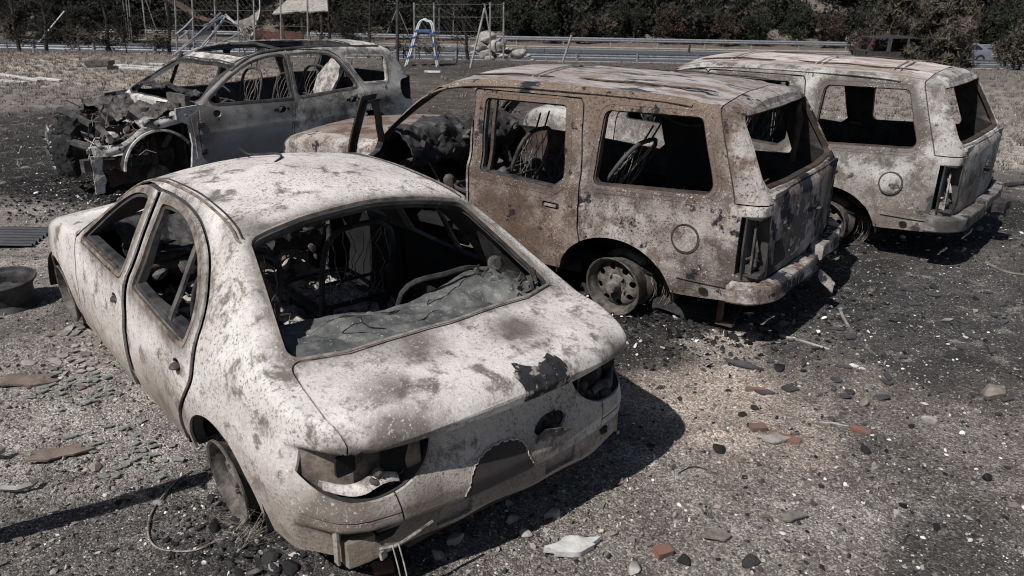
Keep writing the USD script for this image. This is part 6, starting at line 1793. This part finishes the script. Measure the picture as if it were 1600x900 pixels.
    def pouch(u, v):
        k = np.clip(u, .22, 1) * (n - 1); i = np.clip(k.astype(int), 0, n - 2); f = (k - i)[..., None]
        p, q = lc[i] * (1 - f) + lc[i + 1] * f, rc[i] * (1 - f) + rc[i + 1] * f
        top = (1 - u) * .28 * np.sin(np.pi * v)
        return p * (1 - v[..., None]) + q * v[..., None] + np.stack([0 * u, .30 * np.sin(np.pi * v) * (1 - u * .6) + .02 * np.sin(v * 22 + u * 5), -top], -1)
    obj('fold', crumple(sheet(pouch, 30, 24, .012), .02, 6, 3), CLOTH, t, smooth=50)
    for c_ in (lc, rc):
        obj('hem', crumple(tube(c_ + [0, -.02, 0], np.linspace(.035, .055, n), 6), .015, 7, 2), CLOTH_PALE, t, smooth=50)
    obj('hanging_flap', crumple(sheet(lambda u, v: lc[0] * (1 - u[..., None]) + lc[8] * u[..., None] + np.stack([0 * u, -.05 + 0 * u, -.16 * v - .03 * np.sin(u * 9)], -1), 14, 6, .01), .02, 5, 4), CLOTH_PALE, t, smooth=50)
    t = thing('brown_awning', 'sagging brown awning cloth above the collapsed tubes', 'awning', hit(300, 66))
    o = np.array(hit(300, 66)); y = o[1]
    a, b, c_ = at_range(254, -2, y + .8) - o, at_range(332, 34, y) - o, at_range(300, -14, y + 1.2) - o
    obj('cloth', crumple(sheet(lambda u, v: a + (b - a) * u[..., None] + np.stack([.1 * v, .9 * v * np.sin(np.pi * np.clip(u + .1, 0, 1)), .25 * v + .10 * np.sin(u * 6) - .25 * np.sin(np.pi * u)], -1), 24, 8, .012), .05, 3, 2), CLOTH_BROWN, t, smooth=50)
    obj('awning_pole', tube([a + [.1, .1, .2], a + [.12, .1, -1.3]], .025, 6), GALV_DULL, t)
    # low red panel and collapsed roof
    o = np.array(hit(437, 66)); w = at_range(475, 62, o[1])[0] - at_range(400, 62, o[1])[0]; hh = at_range(437, 47, o[1])[2] - o[2]
    t = thing('red_panel_wall', 'low dull red panel wall behind the burnt estate car', 'wall', o)
    for k in range(6):
        obj('panel', bx((w / 6 - .01, .05 + .006 * (k % 2), hh * (1 - .06 * (k % 3))), (-w / 2 + w * (k + .5) / 6, 0, hh * (1 - .06 * (k % 3)) / 2 - .02)), RED_PANEL, t)
    o = np.array(at_range(475, 60, 40)); o[2] = float(terrain(o[0], 40))
    t = thing('collapsed_shed', 'collapsed shed with a broken pale roof beyond the fence', 'shed', o)
    c4 = [at_range(a, b, 40 + d) - o for a, b, d in ((425, 20, 0), (512, 16, 0), (512, -4, 2), (455, -6, 2))]
    rf = sheet(lambda u, v: (c4[0] * (1 - u[..., None]) + c4[1] * u[..., None]) * (1 - v[..., None]) + (c4[3] * (1 - u[..., None]) + c4[2] * u[..., None]) * v[..., None], 16, 8, .06)
    obj('roof', crumple(rf, .12, 1.5, 3), CONCRETE, t)
    for a in (.15, .5, .85):
        p = c4[0] * (1 - a) + c4[1] * a
        obj('roof_prop', bx((.10, .10, p[2]), (p[0], p[1] + .2, p[2] / 2)), CHAR_BROWN, t)
    # rubble heap with hollow blocks
    r = np.random.default_rng(61)
    base = np.array(hit(770, 94))
    for k, (u, v, s, lab) in enumerate(((762, 60, .28, 'topmost pale boulder of the rubble heap'), (752, 72, .24, 'left boulder of the rubble heap'), (774, 72, .30, 'largest pale boulder in the middle of the rubble heap'), (757, 84, .20, 'low boulder at the left foot of the rubble heap'), (765, 92, .16, 'small stone at the front foot of the rubble heap'), (780, 66, .20, 'upper right boulder of the rubble heap'), (812, 84, .22, 'buff rubble stone right of the hollow blocks'))):
        m = rock(500 + k, 2, .7, .45); m.apply_scale(s * 1.25)
        p = at_range(u, v, base[1] + .5 - .006 * (v - 60))
        tag(obj('rubble_stone', trimesh.Trimesh(m.vertices + p, m.faces), CONCRETE, smooth=25), lab, 'stone')
    fillm = [rock(600 + k, 1, .6) for k in range(26)]
    for k, m in enumerate(fillm):
        m.apply_scale(r.uniform(.08, .22)); m.apply_translation(base + [r.normal(0, .55), .6 + r.uniform(-.3, .4), r.uniform(-.05, .35)])
    hp = obj('rubble', cat(fillm), CONCRETE); tag(hp, 'small broken masonry packed under the boulders of the heap', kind='stuff')
    for k, (u, v, lab) in enumerate(((786, 87, 'grey hollow concrete block standing left in the pair by the rubble heap'), (797, 84, 'grey hollow concrete block standing right in the pair by the rubble heap'))):
        p = np.array(hit(u, v + 5))
        blk = mani(bx((.40, .2, .2))) - mani(bx((.15, .5, .13), (-.09, 0, 0))) - mani(bx((.15, .5, .13), (.09, 0, 0)))
        b = tri(blk); b.apply_transform(trimesh.transformations.euler_matrix(0, .1 * k, .2 - .3 * k)); b.apply_translation(p + [0, 0, .1])
        tag(obj('hollow_block', b, CONCRETE), lab, 'concrete block')
    # leaning post, planks and block in the yard
    pole('leaning_post', 'grey post leaning to the right among the dead shrubs', 893, 55, 879, 98, .035, GALV_DULL)
    p = np.array(hit(153, 109)); q = np.array(hit(262, 108))
    t = thing('plinth_block', 'weathered concrete block lying at the left end of the grey planks', 'concrete block', p)
    obj('base_slab', bx((.52, .34, .12), (0, .1, .05)), CONCRETE, t); obj('top_slab', bx((.56, .40, .10), (.02, .1, .16), (0, 0, .05)), CHAR_GREY, t)
    for k, (u1, v1, u2, v2, lab, mat) in enumerate(((165, 102, 262, 109, 'long pale plank lying right of the concrete block', PLANKM), (165, 106, 258, 112, 'second pale plank along the front of the long one', PLANKM), (233, 101, 256, 103, 'short pale plank tip beyond the long planks', PLANKM),
                                                (0, 118, 62, 128, 'pale board lying at the left edge, upper of two', PLANKM), (0, 128, 40, 131, 'short pale board lying at the left edge, lower of two', PLANKM), (58, 124, 96, 128, 'narrow pale board beside the upper left board', PLANKM),
                                                (663, 114, 688, 114, 'white stick lying on dark ground in front of the pool ladder', WHITE_METAL), (85, 77, 132, 81, 'thin grey pole lying below the blackened pine', GALV_DULL), (2, 72, 52, 72, 'thin dark beam lying below the far left pine', GALV_DULL))):
        a, b = np.array(hit(u1, v1)), np.array(hit(u2, v2))
        d = b - a; l = np.linalg.norm(d); m = bx((l, .10, .035)).subdivide(); m.apply_transform(trimesh.transformations.euler_matrix(.08, 0, math.atan2(d[1], d[0]))); m.apply_translation((a + b) / 2 + [0, 0, .03])
        tag(obj('plank', m, mat), lab, 'plank')
    # burnt cab beyond the pale wreck, and the car on the road
    y = 43.5; o = np.array(at_range(1412, 100, y)); o[2] = float(terrain(o[0], y))
    t = thing('burnt_cab', 'blackened van wreck with bare window openings, in front of the scorched pines', 'van', o)
    x0, x1 = at_range(1360, 70, y)[0] - o[0], at_range(1462, 70, y)[0] - o[0]
    zt = at_range(1400, 58.5, y)[2] - o[2]; zb = at_range(1400, 80, y)[2] - o[2]
    D = 1.6
    rf = sheet(lambda u, v: np.stack([x0 + .1 + (x1 - x0 - .15) * u, D * v, zt + .05 * np.sin(np.pi * v) - .10 * (2 * np.abs(u - .48)) ** 4], -1), 24, 8, .06)
    obj('roof', rf, CHAR, t, smooth=40)
    RP = plain('burnt_red_metal', L((78, 34, 34)), .7, 0, col2=L((34, 26, 26)), scale=4, bump=.3)
    low = bx((x1 - x0 + .5, D, zb - .30), ((x0 + x1) / 2 + .15, D / 2, (zb - .30) / 2 + .25)).subdivide().subdivide().subdivide()
    obj('body', crumple(low, .04, 2, 3), CHAR, t)
    for yy in (.03, D - .03):
        for k, (a, b) in enumerate(((x0 - .15, x0 + .18), (x0 + .95, x0 + .95), (x0 + 1.05, x0 + 1.05), (x0 + 1.95, x0 + 1.95), (x1 + .02, x1 - .12))):
            obj('pillar', bar((a, yy, zb - .05), (b, yy, zt + .0), .10), RP if k == 0 else CHAR, t)
    obj('rear_scraps', debris(16, (x1 - .1, x1 + 1.0), (0, .6), (zb - .2, zb + .30), 812, (.15, .35)), CHAR_GREY, t)
    build_road_car()


def build_road_car():
    y = 62.0; o = np.array(at_range(1498, 74, y)); o[2] = -3.0
    t = thing('road_car', 'silver grey hatchback driving along the road, partly behind the scorched pine', 'car', o)
    SILVER = plain('silver_car_paint', L((120, 122, 132)), .35, .3, col2=L((108, 110, 120)), scale=1, bump=0)
    GLASSD = plain('dark_car_glass', L((30, 33, 38)), .12, 0, col2=L((24, 26, 30)), scale=1, bump=0, spec=.6)
    TYRE = plain('black_tyre', L((34, 34, 35)), .85, 0)
    side = Polygon(smooth_poly([(-2.1, .35), (-2.15, .65), (-2.0, .85), (-1.2, .95), (-.45, 1.35), (.3, 1.45), (1.1, 1.42), (1.7, 1.1), (2.0, .95), (2.05, .5), (1.95, .3), (0, .25)], True, 6))
    for cx in (-1.3, 1.3):
        side = side - Point(cx, .30).buffer(.36)
    M = prism(side, 'y', -.85, .85)
    b = tri(M.refine_to_length(.25)); v = b.vertices.copy(); k = np.clip((v[:, 2] - .9) / .6, 0, 1); v[:, 1] *= 1 - .22 * k
    obj('body', trimesh.Trimesh(v, b.faces, process=False), SILVER, t, smooth=35)
    win = rp([(-.95, .98), (-.35, 1.33), (.35, 1.37), (1.0, 1.33), (1.45, 1.02)], .05) - sbox(.2, .9, .27, 1.5)
    for s in (-1, 1):
        g = tri(prism(win, 'y', .0, .012)); vv = g.vertices.copy(); k = np.clip((vv[:, 2] - .9) / .6, 0, 1); vv[:, 1] = s * (.852 * (1 - .22 * k) + vv[:, 1])
        g = trimesh.Trimesh(vv, g.faces, process=False); trimesh.repair.fix_normals(g)
        obj('side_window', g, GLASSD, t)
        for cx in (-1.3, 1.3):
            w = obj('wheel', trimesh.creation.cylinder(.31, .20, sections=28, transform=trimesh.transformations.translation_matrix((cx, s * .75, .31)) @ trimesh.transformations.rotation_matrix(np.pi / 2, [1, 0, 0])), TYRE, t, smooth=40)
            obj('hub_cap', trimesh.creation.cylinder(.20, .03, sections=20, transform=trimesh.transformations.translation_matrix((cx, s * .85, .31)) @ trimesh.transformations.rotation_matrix(np.pi / 2, [1, 0, 0])), SILVER, w, smooth=40)
        obj('headlight', bx((.06, .3, .12), (-2.09, s * .58, .74)), WHITE_METAL, t); obj('rear_light', bx((.06, .2, .3), (2.02, s * .68, .86)), RED_PANEL, t)


# ---------------------------------------------------------------- things lying about the yard
def on_land(x, y, up=0.0):
    return np.array([x, y, float(terrain(x, y)) + float(relief(np.array([x]), np.array([y]))[0]) + up])


def build_litter():
    DARKSTONE = plain('dark_stone', L((66, 63, 61)), .9, 0, col2=L((40, 38, 38)), scale=14, bump=.6)
    BUFF = plain('buff_stone', L((128, 119, 110)), .95, 0, col2=L((84, 77, 71)), scale=12, bump=.7)
    PALESTONE = plain('pale_stone', L((152, 147, 141)), .95, 0, col2=L((106, 100, 95)), scale=12, bump=.5)
    RAG = plain('dusty_brown_rag', L((116, 102, 93)), .95, 0, col2=L((76, 67, 62)), scale=9, bump=.6)
    CHARCOAL = plain('charcoal_lump', L((34, 33, 33)), .7, 0, col2=L((20, 20, 21)), scale=20, bump=.8)
    SLATE = plain('slate_shard', L((74, 73, 74)), .8, 0, col2=L((50, 49, 50)), scale=10, bump=.4)
    stones = [(1547, 622, .085, BUFF, .95, 'largest buff stone, at the right edge on dark ash'), (1350, 630, .052, BUFF, .8, 'rounded buff stone where the sandy strip meets the dark ash'), (1452, 658, .055, PALESTONE, .6, 'angular pale stone right of the rounded buff stone'),
              (1365, 735, .03, PALESTONE, .8, 'small white stone among grey ash right of the brick shards'), (1352, 706, .035, CHARCOAL, .8, 'black charcoal lump right of the twisted metal strip'), (1542, 750, .04, CHARCOAL, .7, 'charcoal lump below the largest buff stone'),
              (1125, 703, .05, CHARCOAL, .5, 'flat charcoal lump left of the brick shards'), (1284, 760, .022, CHARCOAL, .7, 'tiny charcoal lump in the middle of the open gravel'), (1424, 668, .03, CHARCOAL, .7, 'charcoal lump beside the angular pale stone'),
              (955, 668, .03, CHARCOAL, .6, 'black lump in the saloon shadow'), (1030, 606, .03, DARKSTONE, .6, 'dark stone at the shadow edge behind the boot'),
              (800, 758, .0, PALESTONE, .7, ''), (865, 806, .048, PALESTONE, .7, 'upright pale stone in the saloon shadow edge'), (800, 815, .05, PALESTONE, .6, 'rounded grey stone in the saloon shadow'), (823, 838, .035, PALESTONE, .7, 'grey stone right below the rounded one in the saloon shadow'),
              (710, 850, .055, PALESTONE, .55, 'pale angular stone under the bumper beam'), (683, 872, .040, PALESTONE, .8, 'small pale stone left below the bumper beam'), (955, 838, .028, BUFF, .7, 'buff stone right of the white slab'),
              (993, 893, .045, PALESTONE, .6, 'pale stone at the bottom edge right of the white slab'), (1070, 878, .04, CHARCOAL, .7, 'black lump at the bottom edge beside the red brick lump'), (1170, 880, .055, DARKSTONE, .4, 'flat dark stone at the bottom edge'),
              (150, 733, .055, BUFF, .4, 'flat buff stone left of the post shadow'), (62, 598, .05, BUFF, .5, 'buff stone on the pale scatter left of the saloon door'), (130, 610, .03, BRICK_RED, .6, 'small reddish stone among the bottle-green glass'),
              (45, 570, .05, PALESTONE, .4, 'flat pale stone left of the green glass'), (1440, 450, .04, DARKSTONE, .4, 'dark flat stone on the ash behind the pale off-roader'), (1405, 525, .05, DARKSTONE, .3, 'flat dark stone beside the bone-like branch'),
              (1218, 578, .06, CHARCOAL, .4, 'dark triangular lump at the edge of the sandy patch'), (1180, 640, .035, CHARCOAL, .6, 'charcoal lump on the sandy patch above the brick shards'), (1160, 650, .03, CHARCOAL, .6, 'small charcoal lump left on the sandy patch'), (1300, 655, .03, DARKSTONE, .5, 'dark pebble above the twisted metal strip')]
    for k, (u, v, s, m, fl, lab) in enumerate(stones):
        s = s * .8
        if not s:
            continue
        p = ground_at(u, v); q = on_land(p[0], p[1])
        g = rock(700 + k, 3, fl, .75); g.apply_scale(s); g.apply_transform(trimesh.transformations.euler_matrix(0, 0, k * 1.3)); g.apply_translation(q + [0, 0, s * fl * .28])
        tag(obj('stone', g, m, smooth=25), lab, 'stone')
    for k, (u, v, sz, rz, m, lab) in enumerate(((1184, 672, (.085, .05, .04), .2, BRICK_RED, 'short red brick shard on the sandy patch'), (1225, 686, (.16, .05, .03), -.5, BRICK_RED, 'long flat red brick shard on the sandy patch'), (1035, 866, (.07, .05, .045), .4, BRICK_RED, 'broken red brick lump near the bottom edge'),
                                          (600, 893, (.08, .05, .04), .3, BRICK_RED, 'red brick crumb below the saloon bumper'), (1345, 674, (.10, .03, .02), -.6, BRICK_RED, 'reddish sliver half buried at the right of the sandy patch'), (1180, 612, (.11, .025, .02), 0, BRICK_RED, 'rusty red strip on the sandy patch, above the shards'))):
        p = ground_at(u, v); q = on_land(p[0], p[1])
        g = crumple(bx(sz).subdivide().subdivide(), .006, 18, k); g.apply_transform(trimesh.transformations.euler_matrix(.1, .05, rz)); g.apply_translation(q + [0, 0, sz[2] * .18])
        tag(obj('brick_shard', g, m), lab, 'brick')
    # white slab, flaked boards and slates
    for k, (u, v, w, d, rz, m, lab) in enumerate(((895, 862, .22, .085, .35, plain('white_slab', L((196, 194, 190)), .9, 0, col2=L((160, 158, 154)), scale=12, bump=.6), 'white broken slab with ragged edges in front of the saloon'), (1208, 690, .16, .07, .1, PALESTONE, 'pale flake of ash board beside the brick shards'), (1238, 810, .12, .05, .2, BUFF, 'thin pale crust in the middle of the open gravel'),
                                          (95, 715, .26, .10, .5, RAG, 'curled brown rag left of the saloon door'), (40, 600, .34, .12, .25, RAG, 'torn brown rag at the left edge'), (1120, 840, .12, .07, .3, BUFF, 'buff crust near the bottom edge right of the brick lump'), (1480, 503, .10, .03, .4, PALESTONE, 'pale flat shard on the ash at the right'), (1160, 575, .22, .05, -.5, SLATE, 'dark slate strip at the edge of the sandy patch'))):
        p = ground_at(u, v); q = on_land(p[0], p[1])
        pts = [(math.cos(a) * w / 2 * (1 + .25 * math.sin(a * 5 + k)), math.sin(a) * d / 2 * (1 + .25 * math.cos(a * 4 + k))) for a in np.linspace(0, 2 * np.pi, 22)[:-1]]
        g = trimesh.creation.extrude_polygon(Polygon(pts).buffer(0), .025 if k in (0,) else .010); g = crumple(g.subdivide().subdivide(), .010 if k != 0 else .005, 9, k)
        g.apply_transform(trimesh.transformations.euler_matrix(.06, .05, rz)); g.apply_translation(q + [0, 0, .012])
        tag(obj('rag' if 'rag' in lab else 'slab_shard', g, m, smooth=30), lab, 'rag' if 'rag' in lab else 'shard')
    # slate shards on the dark ash: alike
    r = np.random.default_rng(77)
    sp = []
    for k in range(46):
        u, v = r.uniform(1180, 1590), r.uniform(430, 640)
        p = ground_at(u, v); q = on_land(p[0], p[1])
        a = np.sort(r.random(6)) * 6.28; s = r.uniform(.025, .06)
        g = trimesh.creation.extrude_polygon(Polygon(np.stack([np.cos(a) * s, np.sin(a) * s * r.uniform(.4, .9)], 1)).buffer(.003), .008)
        g.apply_transform(trimesh.transformations.euler_matrix(r.normal(0, .08), r.normal(0, .08), r.uniform(0, 6.28))); g.apply_translation(q + [0, 0, .006])
        tag(obj('slate_shard', g, SLATE), 'flat dark slate shard lying on the black ash', 'shard', 'slate shards on the black ash')
    # pale flakes along the saloon's left side
    for k in range(30):
        u, v = r.uniform(95, 190), r.uniform(480, 590)
        u = u - (v - 480) * .35
        p = ground_at(u, v); q = on_land(p[0], p[1])
        a = np.sort(r.random(6)) * 6.28; s = r.uniform(.02, .055)
        g = trimesh.creation.extrude_polygon(Polygon(np.stack([np.cos(a) * s, np.sin(a) * s * .7], 1)).buffer(.003), .006)
        g.apply_transform(trimesh.transformations.euler_matrix(r.normal(0, .1), r.normal(0, .1), r.uniform(0, 6.28))); g.apply_translation(q + [0, 0, .006])
        tag(obj('paint_flake', g, BUFF if k % 2 else PALESTONE), 'buff flake fallen beside the saloon front door', 'flake', 'flakes beside the saloon door')
    # melted green glass
    GREEN = plain('green_melted_glass', L((92, 99, 95)), .5, 0, col2=L((126, 124, 118)), scale=40, bump=.4, spec=.5)
    for k in range(70):
        cu, cv = ((110, 625), (215, 725), (190, 690), (130, 600))[k % 4]
        u, v = cu + r.normal(0, 34), cv + r.normal(0, 14)
        p = ground_at(u, v); q = on_land(p[0], p[1])
        a = np.sort(r.random(7)) * 6.28; s = r.uniform(.006, .020)
        g = trimesh.creation.extrude_polygon(Polygon(np.stack([np.cos(a) * s * 1.5, np.sin(a) * s * .7], 1)).buffer(.004), .006); g = crumple(g.subdivide(), .005, 20, k)
        g.apply_transform(trimesh.transformations.euler_matrix(r.normal(0, .12), r.normal(0, .12), r.uniform(-.5, .9))); g.apply_translation(q + [0, 0, .008])
        tag(obj('glass_shard', g, GREEN), 'dusty green sliver of melted glass left of the saloon', 'glass', 'melted green glass beside the saloon')
    # sticks and metal strips
    for k, (pts, rad, m, lab, c_) in enumerate((
            ([(1312, 484), (1318, 500), (1326, 512)], .012, PALESTONE, 'bone-like pale branch with a forked end on the black ash', 'stick'), ([(1218, 526), (1258, 536), (1296, 547)], .010, PALESTONE, 'straight pale stick behind the rusty wreck', 'stick'),
            ([(1279, 662), (1300, 662), (1314, 665), (1326, 667)], .007, PALESTONE, 'twisted grey metal strip on the sandy patch', 'metal strip'), ([(1540, 412), (1570, 426), (1600, 432)], .012, BUFF, 'long thin batten at the right edge on dark ash', 'stick'),
            ([(1570, 293), (1600, 290)], .03, CHAR, 'charred beam end at the right edge beyond the pale off-roader', 'beam'), ([(955, 655), (985, 650)], .006, CHAR, 'thin burnt twig at the saloon shadow tip', 'stick'), ([(1120, 742), (1085, 730), (1060, 742)], .004, CHAR, 'curved burnt wire below the sandy patch', 'wire'),
            ([(1410, 850), (1420, 835), (1436, 842)], .005, CHAR, 'crooked black twig at the lower right', 'stick'))):
        P = [on_land(*ground_at(a, b)[:2], rad * .8) for a, b in pts]
        P = smooth_poly(P, False, 4)
        tag(obj('stick', tube(P, np.linspace(rad, rad * .7, len(P)), 7), m, smooth=50), lab, c_)
    p = [on_land(*ground_at(a, b)[:2], .008) for a, b in ((300, 738), (272, 760), (238, 800), (232, 838), (250, 858), (300, 862), (334, 850))]
    tag(obj('cable', tube(smooth_poly(p, False, 6), .0042, 6), WIRE, smooth=50), 'curved pale cable on the gravel by the saloon rear wheel', 'cable')
    p = [np.array([-.40, 2.28, .34]), np.array([-.36, 2.20, .24]), np.array([-.36, 2.14, .12]), np.array([-.37, 2.10, .015])]
    q = [a + [.02, .01, .0] for a in p]
    tag(obj('cable', cat([tube(smooth_poly(p, False, 5), .003, 5), tube(smooth_poly(q, False, 5), .003, 5)]), WIRE, smooth=50), 'pale double wire hanging from the saloon bumper', 'cable')
    # bare rim and tyre remains at the left
    c = on_land(*ground_at(12, 474)[:2])
    t = thing('loose_rim', 'dark bare steel rim lying flat at the left edge', 'wheel rim', c)
    rim, disc, hub, nuts = wheel(r_rim=.215, width=.19, disc_in=.09, holes=8)
    T = trimesh.transformations.euler_matrix(math.pi / 2 + .08, 0, 0); T[:3, 3] = (0, 0, .105)
    rim.apply_transform(T); disc.apply_transform(T)
    w = obj('rim_barrel', rim, CHAR, t, smooth=35); obj('wheel_disc', disc, CHAR, w, smooth=35)
    # corrugated black sheet
    p = ground_at(20, 374); q = on_land(p[0], p[1])
    t = thing('corrugated_sheet', 'black ribbed sheet lying flat at the left edge', 'roof sheet', q, .15)
    obj('ribbed_sheet', sheet(lambda u, v: np.stack([-.5 + .75 * u, -.25 + .55 * v, .03 + .018 * np.sin(v * 2 * np.pi * 7) + .01 * np.sin(u * 4)], -1), 20, 90, .006), plain('black_ribbed_sheet', L((46, 46, 50)), .6, .2, col2=L((30, 30, 33)), scale=8, bump=.3), t, smooth=50)
    # charred tyre remains by the rusty wreck
    for k, (cx, cy, w, l, lab) in enumerate(((1.30, 5.22, .24, .58, 'flattened charred tyre tread lying beside the rusty off-roader wheel'), (.72, 5.55, .2, .4, 'charred tyre scrap under the rusty off-roader wheel'), (3.35, 7.15, .24, .55, 'charred tyre scrap beside the pale off-roader wheel'))):
        q = on_land(cx, cy)
        g = sheet(lambda u, v: np.stack([(u - .5) * l, (v - .5) * w, .03 + .05 * np.sin(np.pi * v) * (1 - .4 * np.sin(u * 9)) + .006 * np.sin(v * 60) + .03 * np.sin(u * 7 + 1)], -1), 60, 50, .012)
        g = crumple(g, .03, 5, 30 + k); g.apply_transform(trimesh.transformations.euler_matrix(0, 0, -.35 + .5 * k)); g.apply_translation(q)
        tag(obj('tyre_remains', g, RUBBERCHAR, smooth=40), lab, 'tyre')
    # bent iron at the left edge, and the post outside the frame that throws the long shadow
    p = [on_land(*ground_at(a, b)[:2], .03) for a, b in ((0, 775), (30, 776), (52, 770), (60, 762))]
    tag(obj('bent_iron', tube(p, .014, 4), GALV_DULL), 'bent grey iron bar at the left edge', 'metal bar')
    p = [on_land(*ground_at(a, b)[:2], .05) for a, b in ((-30, 720), (0, 722), (8, 716))]
    tag(obj('bent_iron', tube(p, .02, 4), GALV_DULL), 'upper bent iron end at the left edge', 'metal bar')
    tipp = ground_at(315, 748); d = np.array([math.cos(SUN_AZ), math.sin(SUN_AZ)])
    H = 2.6; basep = tipp[:2] - d * H / math.tan(SUN_EL)
    # leaning post: its foot lies outside the picture on the left, its top shades the saloon's wheel
    foot = ground_at(-40, 851)
    top = np.array([*(tipp[:2] - d * 1.55 / math.tan(SUN_EL)), 1.55])
    t = thing('timber_post', 'rough timber post leaning outside the left edge, throwing a long shadow', 'post', foot)
    obj('post', tube([np.zeros(3), (top - foot) * .5, (top - foot)], [.06, .055, .05], 8), BARK_PALE, t, smooth=40)


build_ground(); build_gravel(); build_grass()
build_road(); build_vegetation(); build_backyard()
build_sedan(); build_suv('A'); build_suv('B'); build_estate()
build_litter()
